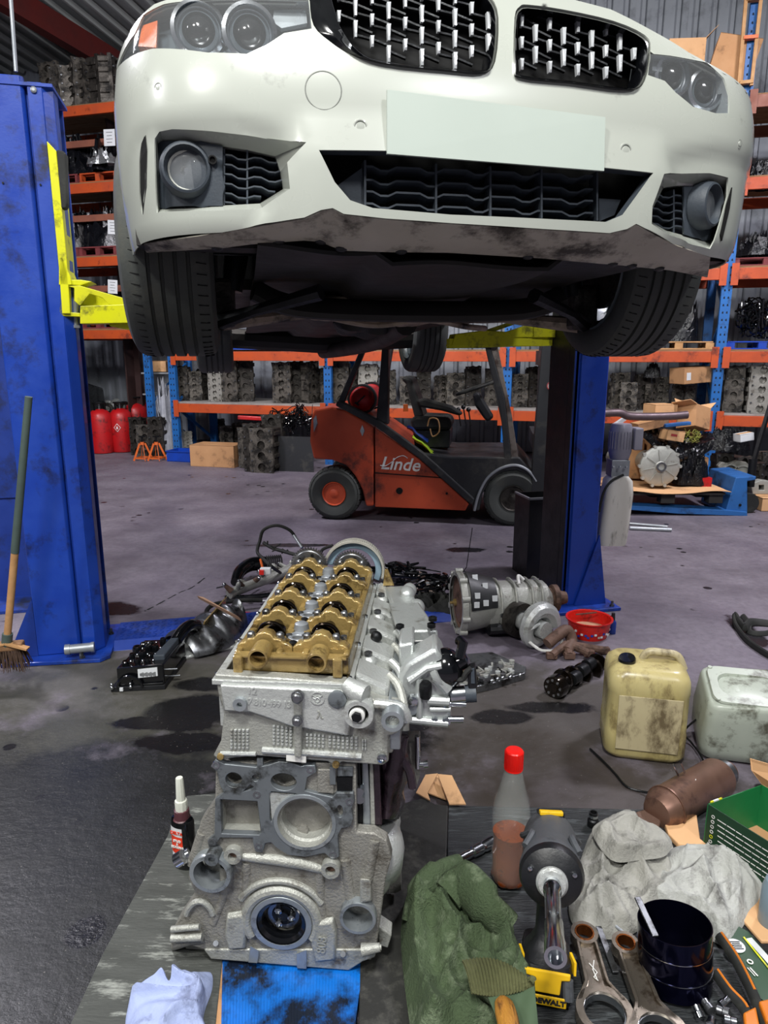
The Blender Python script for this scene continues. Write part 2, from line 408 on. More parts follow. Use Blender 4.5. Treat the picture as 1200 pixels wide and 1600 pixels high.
 L.new(mth('ADD', fine, mth('MULTIPLY', mid, 2.0)), bp.inputs['Height']); L.new(bp.outputs[0], b.inputs['Normal'])
 return m
struct(MB().box((0, 5, -0.05), (26, 22, 0.1)).build('floor', floor_material(), smooth=0))
# hairline cracks in the slab are cut as shallow dark grooves
mat('crack', '#17161a', 0.9)
for path in (((320, 903), (300, 918), (283, 925), (262, 936), (240, 948), (226, 955)), ((800, 560), (801, 561))):
 if len(path) < 3: continue
 mb = MB(); pts = cat_rom([G(*p) + V((0, 0, 0.0005)) for p in path], 5)
 for i in range(len(pts) - 1):
  if i % 4 == 3: continue
  q = (pts[i + 1] - pts[i]); n = V((-q.y, q.x, 0)).normalized() * (0.004 + 0.004 * random.random())
  mb.add([pts[i] - n, pts[i + 1] - n, pts[i + 1] + n, pts[i] + n], [(0, 1, 2, 3)])
 o = mb.build('floor_crack', 'crack', smooth=0); o['kind'] = 'structure'; o.name = 'trim_1'
# ---- back wall: ribbed cladding sheets, each sheet a piece of the wall
mat('cladding', '#8a8f96', 0.55, 0.1, '#7b8087', 0.8, 2, dirt='#5f6268', damt=0.3, dscale=2)
mat('cladding_dark', '#4d5158', 0.7, 0.0, '#3e4147', 0.8, 2)
wall = struct(MB().box((0, 0, 0), (22, 0.08, 6.4), Matrix.Translation(R(2.5, WW + 0.10, 3.2)) @ Matrix.Rotation(RANG, 4, 'Z')).build('wall_back', 'cladding_dark', smooth=0))
def clad(w):
 mb = MB(); prof = [(0, 0), (0.05, 0), (0.07, -0.035), (0.11, -0.035), (0.13, 0), (0.25, 0), (0.27, -0.035), (0.31, -0.035), (0.33, 0), (0.45, 0), (0.47, -0.035), (0.51, -0.035), (0.53, 0), (0.6, 0)]
 for i in range(len(prof) - 1):
  a, b = prof[i], prof[i + 1]
  mb.add([(a[0], a[1], 0), (b[0], b[1], 0), (b[0], b[1], w), (a[0], a[1], w)], [(0, 1, 2, 3)])
 return mb
proto = clad(6.2).build('cladding_sheet', 'cladding', smooth=0)
k = 0
for i in range(36):
 o = proto if i == 0 else proto.copy()
 if i: COL.objects.link(o)
 o.location = R(-7.5 + i * 0.598, WW + (0.004 if i % 2 else 0), 0.02); o.rotation_euler = (0, 0, RANG)
 o.parent = wall; k += 1
# left side wall far off and ceiling
struct(MB().box((-8.4, 5, 3.2), (0.1, 22, 6.4)).build('wall_left', 'cladding_dark', smooth=0))
struct(MB().box((9.5, 3, 3.2), (0.1, 22, 6.4)).build('wall_right', 'cladding_dark', smooth=0))
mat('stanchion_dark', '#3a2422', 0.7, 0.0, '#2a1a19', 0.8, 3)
mat('roof_sheet', '#9ea3a2', 0.6, 0.0, '#8b908f', 0.8, 2)
ceil = struct(MB().box((0, 0, 0), (24, 15, 0.06), Matrix.Translation(R(2.5, -5.0, 6.25)) @ Matrix.Rotation(RANG, 4, 'Z') @ Matrix.Rotation(rad(-5), 4, 'X')).build('ceiling', 'roof_sheet', smooth=0))
rib = MB()
for x in (0, 0.25, 0.5, 0.75): rib.hexa([(x, 0, 0), (x + 0.09, 0, 0), (x + 0.06, 0, -0.05), (x + 0.03, 0, -0.05)], [(x, -9, 0), (x + 0.09, -9, 0), (x + 0.06, -9, -0.05), (x + 0.03, -9, -0.05)])
rp = rib.build('roof_sheet', 'roof_sheet', smooth=0)
for i in range(12):
 o = rp if i == 0 else rp.copy()
 if i: COL.objects.link(o)
 o.parent = ceil
 o.matrix_parent_inverse = Matrix.Identity(4)
 p = R(-7 + i * 1.0, WW - 0.1, 5.59); o.matrix_basis = Matrix.Translation(p) @ Matrix.Rotation(RANG, 4, 'Z') @ Matrix.Rotation(rad(-5), 4, 'X')
# steel members under the roof
mb = MB()
a, b = R(-6.5, WW - 0.25, 5.02), R(2.5, WW - 0.25, 5.02)
mb.beam(U(a, .14), U(b, .14), 0.18, 0.02); mb.beam(U(a, -.14), U(b, -.14), 0.18, 0.02); mb.beam(a, b, 0.02, 0.28)
struct(mb.build('trim_2', 'steel_beam', smooth=0))
mb = MB(); a, b = R(-1.2, WW - 0.1, 5.3), R(-2.6, -7, 6.1); mb.beam(a, b, 0.16, 0.3); struct(mb.build('trim_3', 'steel_beam', smooth=0))
# steel stanchion on the left, half dark
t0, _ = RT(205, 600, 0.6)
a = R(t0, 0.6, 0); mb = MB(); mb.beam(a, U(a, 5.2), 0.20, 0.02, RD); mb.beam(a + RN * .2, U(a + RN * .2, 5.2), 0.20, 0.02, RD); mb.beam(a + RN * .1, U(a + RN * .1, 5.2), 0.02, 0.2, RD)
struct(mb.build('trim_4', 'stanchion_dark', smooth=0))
# ================================================================== two post lift
PHI = rad(13.0)                                   # the lift and the car stand turned by this much
LX = V((cos(PHI), sin(PHI), 0)); LY = V((-sin(PHI), cos(PHI), 0))
def lift_post(foot, h, side, label, wide=0.27):
 """C-section column: outer web, two folded flanges, lips, rear stiffener; side=+1 opens to the right"""
 t = thing('lift_post', label, 'lift post', foot, PHI)
 def Q(x, y, z): return V(foot) + LX * x + LY * y + V((0, 0, z))
 def col(pts, name, m, z0=0.02, z1=h):
  mb = MB(); mb.poly([Q(x, y, z0) for x, y in pts], (0, 0, z1 - z0)); return mb.build(name, m, t, 0, bevel=0.004)
 return t, Q, col
# --- left post: camera sees its front flange and channel lip
LF = G(116, 1026); LF = V((LF.x, LF.y, 0))
tl, Ql, coll = lift_post(LF, 0, 1, 'tall blue steel lift post on the left with yellow carriage arm')
HL = PL(40, 118, LF, LY).z
coll([(-0.155, 0), (0.02, 0), (0.032, 0.012), (0.032, 0.03), (0.02, 0.018), (-0.145, 0.018), (-0.145, 0.28), (-0.155, 0.28)], 'front_flange', 'blue_paint', z1=HL)
coll([(0.032, 0.03), (0.045, 0.03), (0.045, 0.0), (0.10, 0.0), (0.10, 0.008), (0.053, 0.008), (0.053, 0.036), (0.032, 0.036)], 'folded_channel', 'blue_paint', z1=HL - 0.02)
coll([(0.10, 0.0), (0.135, 0.04), (0.135, 0.12), (0.127, 0.12), (0.127, 0.044), (0.10, 0.01)], 'side_lip', 'blue_paint', z1=HL - 0.03)
coll([(-0.155, 0.28), (0.125, 0.28), (0.125, 0.27), (-0.155, 0.27)], 'back_web', 'blue_paint', z1=HL - 0.04)
mb = MB(); mb.box((0, 0, 0), (0.3, 0.3, 0.012), Matrix.Translation(Ql(-0.01, 0.145, HL - 0.03)) @ Matrix.Rotation(PHI, 4, 'Z')); mb.build('top_cap', 'blue_paint', tl, 0)
for x in (-0.07, 0.07):
 MB().lathe([(0.012, 0), (0.012, -0.006), (0.006, -0.01)], Ql(x, -0.001, HL - 0.05), LY, 10).build('bolt', 'galv', tl)
 MB().lathe([(0.004, 0), (0.004, -0.004)], Ql(x - 0.01, -0.001, HL - 0.4), LY, 8).build('bolt', 'dark_steel', tl)
# base plate, gusset, anchor bolts, hydraulic sleeve
mb = MB(); mb.poly([Ql(-0.30, -0.06, 0.001), Ql(0.13, -0.10, 0.001), Ql(0.17, -0.06, 0.001), Ql(0.17, 0.34, 0.001), Ql(-0.30, 0.34, 0.001)], (0, 0, 0.018)); mb.build('base_plate', 'blue_paint', tl, 0, bevel=0.003)
mb = MB(); mb.poly([Ql(-0.155, 0.0, 0.02), Ql(-0.285, 0.0, 0.02), Ql(-0.155, 0.0, 0.30)], LY * 0.012); mb.build('gusset', 'blue_paint_dull', tl, 0)
for x, y in ((-0.24, -0.03), (0.05, -0.07), (-0.27, 0.3), (0.14, 0.2)):
 MB().lathe([(0.013, 0.018), (0.013, 0.028), (0.007, 0.028), (0.007, 0.05), (0, 0.05)], Ql(x, y, 0), n=6).build('anchor_bolt', 'steel', tl)
mb = MB(); a, b = G(106, 1015, 0.06), G(146, 1011, 0.06)
mb.cyl(a, b, 0.022, n=20); d = (b - a).normalized(); mb.cyl(a - d * .012, a + d * .01, 0.025, n=20); mb.cyl(b - d * .01, b + d * .004, 0.025, n=20); mb.cyl((a + b) / 2, U((a + b) / 2, -0.05), 0.009)
mb.build('stop_sleeve', 'galv', tl)
# --- yellow carriage with rubber pad and swing arm
def Yp(px, py, k=0.0): return PL(px, py, Ql(0.10 + k, -0.012, 0), LY)
mb = MB(); q = [Yp(73, 220), Yp(88, 236), Yp(104, 400), Yp(110, 490), Yp(97, 490), Yp(92, 420)]; mb.poly(q, LY * 0.16); mb.build('carriage', 'yellow_paint', tl, 0, bevel=0.003)
mb = MB(); q = [Yp(88, 233), Yp(99, 236), Yp(103, 240), Yp(105, 318), Yp(103, 325), Yp(94, 326)]; mb.poly(q, LY * 0.05); mb.build('door_guard_pad', 'black_rubber', tl, 0, bevel=0.006)
mb = MB(); q = [Yp(92, 402), Yp(98, 402), Yp(110, 432), Yp(112, 445), Yp(92, 445)]; mb.poly(q, LY * 0.14); mb.build('carriage_bracket', 'yellow_paint', tl, 0, bevel=0.002)
# U-shaped fork of the carriage with the arm pinned in it
pa = Yp(93, 440);
def S(px, py, w=0.0): return PL(px, py, Ql(0, 0.0 + w, 0), LY)
mb = MB(); mb.poly([S(93, 437), S(92, 487), S(97, 494), S(125, 495), S(125, 489), S(101, 487), S(98, 482), S(99, 445), S(126, 446), S(144, 440), S(126, 437)], LY * 0.14); mb.build('carriage_fork', 'yellow_paint', tl, 0, bevel=0.003)
mb = MB(); mb.poly([S(106, 447, -.01), S(124, 446, -.01), S(219, 473, -.01), S(222, 480, -.01), S(170, 476, -.01), S(160, 465, -.01), S(140, 459, -.01), S(125, 478, -.01), S(116, 470, -.01), S(116, 450, -.01)], LY * 0.012)
mb.poly([S(112, 447, 0.10), S(124, 446, 0.10), S(216, 474, 0.10), S(218, 480, 0.10), S(124, 478, 0.10)], LY * 0.012); mb.build('arm_gusset', 'yellow_paint', tl, 0, bevel=0.002)
mb = MB(); mb.poly([S(125, 478, -.012), S(236, 474, -.012), S(236, 504, -.012), S(125, 506, -.012)], LY * 0.13); mb.build('swing_arm', 'yellow_paint', tl, 0, bevel=0.003)
mb = MB(); mb.poly([S(170, 506, 0.02), S(300, 500, 0.02), S(300, 516, 0.02), S(222, 519, 0.02), S(172, 510, 0.02)], LY * 0.10 ); mb.build('arm_extension', 'yellow_paint', tl, 0, bevel=0.003)
mb = MB(); a = S(118, 450, 0.05); b = S(118, 508, 0.05); mb.cyl(a, b, 0.014); mb.cyl(b, b - V((0, 0, .012)), 0.02, n=6); mb.build('pivot_pin', 'galv', tl)
# thin grey conduit above the post
a = PL(17, 0, LF + LY * .2, LY); b = PL(25, 112, LF + LY * .2, LY)
tag(MB().cyl(b, a + (a - b) * 0.8, 0.008, n=10).build('cable_conduit', 'galv'), 'thin grey pipe rising above the left blue lift post', 'pipe')
# --- second, farther post behind the left one
F2 = G(38, 935); F2 = V((F2.x, F2.y, 0)); t2 = thing('lift_post', 'dull blue lift post with peeling paint behind the left post', 'lift post', F2, PHI)
def Q2(x, y, z): return F2 + LX * x + LY * y + V((0, 0, z))
h2 = PL(10, 262, F2, LY).z
mb = MB(); mb.poly([Q2(-0.20, 0, 0.01), Q2(0.2, 0, 0.01), Q2(0.2, 0.02, 0.01), Q2(-0.18, 0.02, 0.01), Q2(-0.18, .22, .01), Q2(-0.2, .22, .01)], (0, 0, h2)); mb.build('front_flange', 'blue_paint_dull', t2, 0, bevel=0.003)
mb = MB(); mb.poly([Q2(-0.17, -0.012, 0.6), Q2(0.17, -0.012, 0.6), Q2(0.17, 0, 0.6), Q2(-0.17, 0, 0.6)], (0, 0, h2 - 0.9)); mb.build('cover_panel', 'blue_paint_dull', t2, 0, bevel=0.003)
def W2(px, py, o=-0.016): return PL(px, py, F2 + LY * o, LY)
mat('bare_patch', '#a9ada6', 0.8, 0.0, '#8f9289', 0.8, 30)
mb = MB(); mb.poly([W2(*p) for p in ((19, 576), (25, 581), (28, 574), (32, 580), (37, 572), (46, 577), (46, 612), (40, 611), (33, 595), (24, 588))], LY * 0.003); mb.build('peeled_paint_patch', 'bare_patch', t2, 0)
mb = MB(); mb.poly([Q2(-0.4, -0.25, 0.001), Q2(0.35, -0.25, 0.001), Q2(0.35, 0.3, 0.001), Q2(-0.4, 0.3, 0.001)], (0, 0, 0.015)); mb.build('base_plate', 'blue_paint_dull', t2, 0)
a = G(52, 922); mb = MB(); mb.lathe([(0.028, 0.04), (0.03, 0.045), (0.03, 0.10), (0.026, 0.105), (0.026, 0.13), (0.02, 0.132)], V((a.x, a.y, 0)), n=18); mb.build('stop_sleeve', 'galv', t2)
mb = MB(); mb.box((a.x + .045, a.y, .07), (0.008, 0.06, 0.14)); mb.box((a.x, a.y, .025), (0.1, 0.07, 0.05)); mb.build('bracket', 'blue_paint_dull', t2, 0)
# --- right post
RF = G(895, 950); RF = V((RF.x, RF.y, 0))
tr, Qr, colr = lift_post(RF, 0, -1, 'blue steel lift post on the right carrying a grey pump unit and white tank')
HR = 2.9
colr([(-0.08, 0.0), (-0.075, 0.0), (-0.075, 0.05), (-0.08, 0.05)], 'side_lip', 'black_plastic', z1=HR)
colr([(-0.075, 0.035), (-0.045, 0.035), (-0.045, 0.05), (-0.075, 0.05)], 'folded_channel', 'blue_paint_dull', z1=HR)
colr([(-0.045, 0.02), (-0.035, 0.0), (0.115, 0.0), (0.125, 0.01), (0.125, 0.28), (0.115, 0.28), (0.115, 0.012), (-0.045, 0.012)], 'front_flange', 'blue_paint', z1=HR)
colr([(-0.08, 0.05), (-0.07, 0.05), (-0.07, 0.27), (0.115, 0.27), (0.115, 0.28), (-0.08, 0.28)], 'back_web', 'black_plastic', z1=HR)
mb = MB(); mb.poly([Qr(0.0, -0.02, 0.02), Qr(0.19, -0.02, 0.02), Qr(0.125, -0.02, 0.42)], LY * 0.012); mb.build('gusset', 'blue_paint', tr, 0)
mb = MB(); mb.poly([Qr(-0.25, -0.10, 0.001), Qr(0.24, -0.10, 0.001), Qr(0.24, 0.34, 0.001), Qr(-0.25, 0.34, 0.001)], (0, 0, 0.018)); mb.build('base_plate', 'blue_paint', tr, 0, bevel=0.003)
for x, y in ((0.2, -0.07), (-0.2, -0.06), (0.21, 0.2)): MB().lathe([(0.013, 0.018), (0.013, 0.028), (0.007, 0.028), (0.007, 0.05), (0, 0.05)], Qr(x, y, 0), n=6).build('anchor_bolt', 'steel', tr)
# scratches of dark grime near the foot
# --- pump unit on the post: motor body, terminal box, reservoir, hose
mat('pump_grey', '#8f8d99', 0.5, 0.2, '#7b7985', 0.8, 6)
mat('tank_white', '#dedbd2', 0.45, 0.0, '#ccc8bd', 0.8, 6, dirt='#7d786c', damt=0.18, dscale=14, stretch=(1, 1, 0.25))
PY = RF.y + 0.16
def RP(px, py, o=0.0): return Y(px, py, PY + o)
c0 = RP(966, 738); cT = RP(966, 662); cx = c0.x; zt = cT.z; zb = RP(966, 717).z
mb = MB(); o = V((cx, PY, 0)); mb.lathe([(0.05, zb), (0.062, zb + .04), (0.062, zt - .03), (0.05, zt)], o, n=24)
for k in range(24):
 a = 2 * pi * k / 24; mb.beam(o + V((cos(a) * .063, sin(a) * .063, zb + .06)), o + V((cos(a) * .063, sin(a) * .063, zt - .04)), 0.004, 0.006, (cos(a), sin(a), 0))
mb.build('pump_motor', 'pump_grey', tr)
mb = MB(); p1 = RP(986, 702, -.03); p2 = RP(1002, 668, -.03); mb.box(((p1.x + p2.x) / 2, PY - .03, (p1.z + p2.z) / 2), (p2.x - p1.x, .09, p2.z - p1.z)); mb.build('terminal_box', 'pump_grey', tr, 0, bevel=0.006)
mb = MB(); p1 = RP(952, 744, -.02); p2 = RP(982, 718, -.02); mb.box(((p1.x + p2.x) / 2, PY, (p1.z + p2.z) / 2), (p2.x - p1.x, .1, p2.z - p1.z));
for px in (958, 968, 978): q = RP(px, 730, -.07); mb.cyl(q, q - V((0, .015, 0)), 0.008, n=10)
mb.build('valve_block', 'galv', tr, 0, bevel=0.004)
mb = MB()
def rrect(w, d, r, n=5):
 out = []
 for sx, sy, a0 in ((1, 1, 0), (-1, 1, pi / 2), (-1, -1, pi), (1, -1, 1.5 * pi)):
  for k in range(n): a = a0 + pi / 2 * k / (n - 1); out.append((sx * (w / 2 - r) + cos(a) * r, sy * (d / 2 - r) + sin(a) * r))
 return out
tb = RP(958, 848); tt = RP(966, 742)
rings = []
for f, w, dx in ((0, .155, -.02), (.03, .165, -.02), (.2, .165, -.015), (.75, .16, 0.0), (.93, .14, 0.0), (1.0, .09, 0.0)):
 z = tb.z + (tt.z - tb.z) * f; rings.append([V((cx + dx + x, PY + y, z)) for x, y in rrect(w, .15, .04)])
mb.loft(rings); mb.build('fluid_tank', 'tank_white', tr, 40)
MB().tube(cat_rom([RP(974, 742, -.08), RP(955, 752, -.10), RP(943, 770, -.10), RP(936, 800, -.1)], 6), 0.007).build('hose', 'black_rubber', tr)
# --- right carriage arms (yellow) reaching under the sill and far side
mb = MB(); A_ = RF + LY * 0.25
def S2(px, py, w=0.0): return PL(px, py, A_ + LY * w, LY)
mb.poly([S2(712, 522), S2(760, 516), S2(800, 519), S2(806, 526), S2(848, 530), S2(848, 541), S2(705, 541)], LY * 0.10); mb.build('swing_arm', 'yellow_paint', tr, 0, bevel=0.003)
mb = MB(); mb.poly([S2(834, 500, -.02), S2(868, 497, -.02), S2(868, 527, -.02), S2(834, 527, -.02)], LY * 0.14); mb.poly([S2(790, 519, -.01), S2(838, 503, -.01), S2(838, 527, -.01), S2(800, 527, -.01)], LY * 0.03); mb.build('carriage_fork', 'yellow_paint', tr, 0, bevel=0.003)
mb = MB(); mb.beam(S2(700, 537, .03), S2(860, 533, .03), 0.05, 0.05); mb.beam(S2(750, 522, .05), S2(800, 505, .05), 0.03, 0.02); mb.build('arm_extension', 'yellow_paint', tr, 0)
# --- black sheet bin beside the right post
p = G(822, 905); q = G(860, 925)
mb = MB(); b0 = V((p.x, p.y, 0)); h = PL(822, 780, b0, LY).z
mb.sheet([b0, b0 + LX * .2, b0 + LX * .2 + LY * .22, b0 + LY * .22], [[b0 + LX * .006 + LY * .006, b0 + LX * .194 + LY * .006, b0 + LX * .194 + LY * .214, b0 + LX * .006 + LY * .214]], (0, 0, h)); mb.poly([b0, b0 + LX * .2, b0 + LX * .2 + LY * .22, b0 + LY * .22], (0, 0, .006))
bn = thing('waste_bin', 'tall open black bin standing left of the right blue post', 'bin', b0); mb.build('body', 'black_plastic', bn, 0)
mb = MB(); mb.beam(U(b0, h), U(b0 + LX * .2, h), 0.012, 0.012); mb.beam(U(b0, h), U(b0 + LY * .22, h), 0.012, 0.012); mb.build('rim', 'galv', bn, 0)
# --- blue drive-over plates between the posts
ua = G(160, 1010); ub = G(880, 960); n = LY * 0.34
ua = LF + LX * 0.17 + LY * 0.02; L_ = ((RF - LF).dot(LX)) - 0.40
t = thing('floor_cable_cover', 'worn blue tread plate running across the floor between the posts', 'cover plate', ua)
mb = MB(); mb.hexa([ua, ua + LX * L_, ua + LX * L_ + n, ua + n], [U(ua + LY * .05, .035), U(ua + LX * L_ + LY * .05, .035), U(ua + LX * L_ + n - LY * .05, .035), U(ua + n - LY * .05, .035)]); mb.build('plate', 'blue_paint_dull', t, 0, bevel=0.003)
mb = MB()
for i in range(70):
 for j in range(8):
  c = ua + LX * (0.03 + i * L_ / 70) + LY * (0.07 + j * 0.027) + V((0, 0, .036)); e = (LX + LY * (1 if (i + j) % 2 else -1)) * .008
  mb.beam(c - e, c + e, .005, .003)
o = mb.build('tread_bumps', 'blue_paint_dull', t, 0); o['kind'] = 'stuff'
# ================================================================== white car on the lift
mat('car_white', '#abafa6', 0.30, 0.0, '#a8aca3', 0.9, 3, dirt='#8c8e87', damt=0.04, dscale=9, coat=0.7, rvar=0.08)
mat('car_white_dirty', '#b9b4a8', 0.6, 0.0, '#a39d91', 0.9, 4, dirt='#37322c', damt=0.40, dscale=6)
mat('fog_plastic', '#3b424a', 0.55, 0.0, '#333940', 0.8, 12, bump=0.1, bscale=120)
mat('underbody', '#161617', 0.6, 0.1, '#292624', 0.9, 4, bump=0.3, bscale=12)
mat('under_alu', '#a39484', 0.5, 0.15, '#6e6256', 0.9, 7, dirt='#1c1815', damt=0.35, dscale=6, bump=0.4, bscale=30)
mat('lens_clear', '#eef2f4', 0.06, 0.0, alpha=0.07, coat=0.5, spec=0.8, rvar=0.02)
mat('reflector_white', '#e6e6da', .3, 0, '#c4c5b8', .9, 60)
mat('lamp_silver', '#b5bcc0', 0.28, 0.55, '#828a8e', 0.9, 9)
mat('lamp_grey', '#5d676d', 0.35, 0.2, '#465057', 0.9, 9)
mat('amber', '#c46a3a', 0.3, 0.0, '#a8502a', 0.8, 30)
mat('plate_blank', '#b0bab1', 0.7, 0.0, '#aeb8af', 0.2, 2, rvar=0.02)
mat('silver_tab', '#dfe2e4', 0.25, 0.4, '#c9cccf', 0.6, 10)
mat('seam', '#7d807a', 0.6)
CPH = rad(11.5); CU = V((cos(CPH), sin(CPH), 0)); CW = V((-sin(CPH), cos(CPH), 0))
CC = Y(772, 225, 1.80); CC.z = 0.0
# plan curve of the nose: arc length s -> (u, w)
_pl = []
for i in range(0, 89): u = i / 100; _pl.append((u, .07 * (u / .88) ** 2 + .05 * (u / .88) ** 4 + .19 * (u / .88) ** 12))
_pl += [(.889, .36), (.894, .42), (.897, .50), (.898, .62), (.898, .95)]
_al = [0.0]
for i in range(1, len(_pl)): _al.append(_al[-1] + math.dist(_pl[i], _pl[i - 1]))
def plan(s):
 q = abs(s); sg = 1 if s >= 0 else -1
 if q >= _al[-1]: return sg * _pl[-1][0], _pl[-1][1] + q - _al[-1]
 lo, hi = 0, len(_al) - 1
 while hi - lo > 1:
  m = (lo + hi) // 2
  if _al[m] <= q: lo = m
  else: hi = m
 f = (q - _al[lo]) / (_al[hi] - _al[lo]); return sg * (_pl[lo][0] + f * (_pl[hi][0] - _pl[lo][0])), _pl[lo][1] + f * (_pl[hi][1] - _pl[lo][1])
def gz(z):
 g = 0.0
 if z > 1.93: g += (z - 1.93) ** 2 * 1.3
 if z < 1.80: g += (1.80 - z) ** 2 * 0.5
 return g
def surf(s, z, off=0.0):
 u, w = plan(s); k = 1.0 - 0.09 * max(0.0, 1.86 - z) - 0.10 * max(0.0, z - 2.0)
 return CC + CU * (u * k) + CW * (w + gz(z) + off) + V((0, 0, z))
def proj(p):
 d = V(p) - EYE; dep = d.y * cos(TH) - d.z * sin(TH); v = d.y * sin(TH) + d.z * cos(TH)
 return 600 + FPX * d.x / dep, 800 - FPX * v / dep
def inv(px, py, off=0.0, g=None):
 s, z = g if g else ((px - 772) / 560.0, 1.86 + (225 - py) / 640.0)
 for _ in range(30):
  a = proj(surf(s, z, off)); e = (px - a[0], py - a[1])
  if abs(e[0]) + abs(e[1]) < 0.02: break
  h = 1e-4; b = proj(surf(s + h, z, off)); c = proj(surf(s, z + h, off))
  j = ((b[0] - a[0]) / h, (c[0] - a[0]) / h, (b[1] - a[1]) / h, (c[1] - a[1]) / h); dt = j[0] * j[3] - j[1] * j[2]
  if abs(dt) < 1e3: break
  ds = (e[0] * j[3] - e[1] * j[1]) / dt; dz = (j[0] * e[1] - j[2] * e[0]) / dt
  s += max(-.06, min(.06, ds)); z += max(-.06, min(.06, dz))
 return max(-1.35, min(1.35, s)), z
def smooth_px(pts, k=4): return [tuple(p)[:2] for p in cat_rom([V((x, y, 0)) for x, y in pts], k, True)]
def dens(pts, step, closed=True):
 out = []; n = len(pts)
 for i in range(n if closed else n - 1):
  a, b = pts[i], pts[(i + 1) % n]; m = max(1, int(math.dist(a, b) / step))
  for j in range(m): out.append((a[0] + (b[0] - a[0]) * j / m, a[1] + (b[1] - a[1]) * j / m))
 if not closed: out.append(pts[-1])
 return out
def inpoly(c, lp):
 r = False; k = len(lp)
 for i in range(k):
  p, q = lp[i], lp[(i + 1) % k]
  if (p[1] > c[1]) != (q[1] > c[1]) and c[0] < (q[0] - p[0]) * (c[1] - p[1]) / (q[1] - p[1]) + p[0]: r = not r
 return r
def segd(c, a, b):
 dx, dy = b[0] - a[0], b[1] - a[1]; t = max(0, min(1, ((c[0] - a[0]) * dx + (c[1] - a[1]) * dy) / (dx * dx + dy * dy + 1e-12)))
 return math.hypot(c[0] - a[0] - t * dx, c[1] - a[1] - t * dy)
def pdist(c, lp, closed=True):
 n = len(lp); return min(segd(c, lp[i], lp[(i + 1) % n]) for i in range(n if closed else n - 1))
def skin(outer, holes, step, disp=None, off=0.0):
 """curved shell over the nose: outline and holes in (s, z), dense inside, mapped on the surface"""
 outer = dens(outer, step); holes = [dens(h, step) for h in holes]
 pts = [V(p) for p in outer]; loops = [list(range(len(outer)))]
 for h in holes: k = len(pts); pts += [V(p) for p in h]; loops.append(list(range(k, k + len(h))))
 xs = [p[0] for p in outer]; zs = [p[1] for p in outer]
 allc = [outer] + holes; x = min(xs)
 segs = [(c[i], c[(i + 1) % len(c)]) for c in allc for i in range(len(c))]
 while x < max(xs):
  z = min(zs)
  while z < max(zs):
   c = (x, z)
   if inpoly(c, outer) and not any(inpoly(c, h) for h in holes):
    if all(abs(a[0] - x) > step or abs(a[1] - z) > step or segd(c, a, b) > step * .5 for a, b in segs): pts.append(V(c))
   z += step
  x += step
 vs, es, fs, *_ = geometry.delaunay_2d_cdt([p.to_2d() for p in pts], [], loops, 0, 1e-6)
 mb = MB(); V3 = []
 for v in vs: d = disp(v.x, v.y) if disp else 0.0; V3.append(surf(v.x, v.y, off + d))
 F = []
 for f in fs:
  c = (sum(vs[i][0] for i in f) / len(f), sum(vs[i][1] for i in f) / len(f))
  if inpoly(c, outer) and not any(inpoly(c, h) for h in holes): F.append(tuple(f))
 mb.add(V3, F); return mb
I = lambda pts, off=0.0, g=None: [inv(x, y, off, g) for x, y in pts]
car = thing('car', 'white saloon car raised on the lift, twin grille and headlamps facing front', 'car', CC + V((0, 0, 1.4)) + CW * 1.0, CPH)
# ---- outlines as they stand on the nose
lampL = [(204, 80), (212, 55), (226, 26), (258, 9), (300, 4), (347, 1), (420, 1), (482, 3), (487, 47), (444, 54), (417, 72), (386, 86), (325, 84), (240, 78)]
lampR = [(1015, 86), (1045, 89), (1103, 100), (1129, 124), (1137, 150), (1137, 178), (1116, 178), (1081, 168), (1054, 146), (1037, 128), (1011, 119)]
kidL = [(486, -26), (484, 5), (490, 42), (514, 66), (550, 88), (612, 104), (700, 113), (752, 117), (773, 98), (778, 30), (766, -2), (740, -22), (600, -32)]
kidR = [(811, 13), (803, 31), (802, 106), (812, 124), (891, 132), (979, 143), (1006, 128), (1015, 79), (1006, 57), (957, 35), (882, 18), (825, 10)]
kinL = [(522, -20), (524, 20), (536, 50), (560, 80), (596, 96), (700, 107), (750, 110), (764, 96), (769, 30), (758, 3), (735, -14), (600, -24)]
kinR = [(816, 20), (809, 36), (808, 104), (817, 118), (891, 126), (975, 137), (998, 124), (1006, 82), (997, 62), (955, 42), (882, 25), (828, 17)]
fogLA = [(243, 214), (250, 203), (270, 199), (330, 202), (400, 211), (478, 226), (449, 256), (453, 297), (410, 325), (330, 328), (246, 331)]
fogLB = [(248, 227), (254, 222), (275, 221), (330, 226), (385, 234), (430, 244), (438, 268), (443, 295), (406, 318), (330, 322), (251, 325)]
fogRA = [(1030, 275), (1060, 270), (1112, 269), (1141, 276), (1140, 305), (1116, 386), (1080, 378), (1035, 366), (1010, 352), (1011, 325)]
fogRB = [(1037, 293), (1060, 290), (1110, 291), (1130, 297), (1128, 320), (1111, 377), (1080, 371), (1040, 360), (1019, 347), (1019, 328)]
lowA = [(497, 239), (605, 240), (770, 251), (945, 267), (1012, 274), (990, 305), (966, 338), (940, 349), (860, 345), (700, 338), (580, 328), (545, 316), (521, 288)]
slitL = [(227, 210), (229, 232), (228, 290), (223, 334), (219, 300), (219, 250), (222, 222)]
slitR = [(1146, 292), (1142, 325), (1130, 376), (1128, 366), (1138, 318)]
edgeB = [(223, 377), (347, 360), (391, 353), (475, 342), (500, 331), (518, 328), (535, 337), (600, 344), (700, 351), (847, 360), (945, 366), (972, 360), (986, 352), (1000, 359), (1050, 380), (1122, 398)]
top = [(1.32, 2.16), (1.02, 2.075)]
sB = [inv(*p) for p in edgeB]
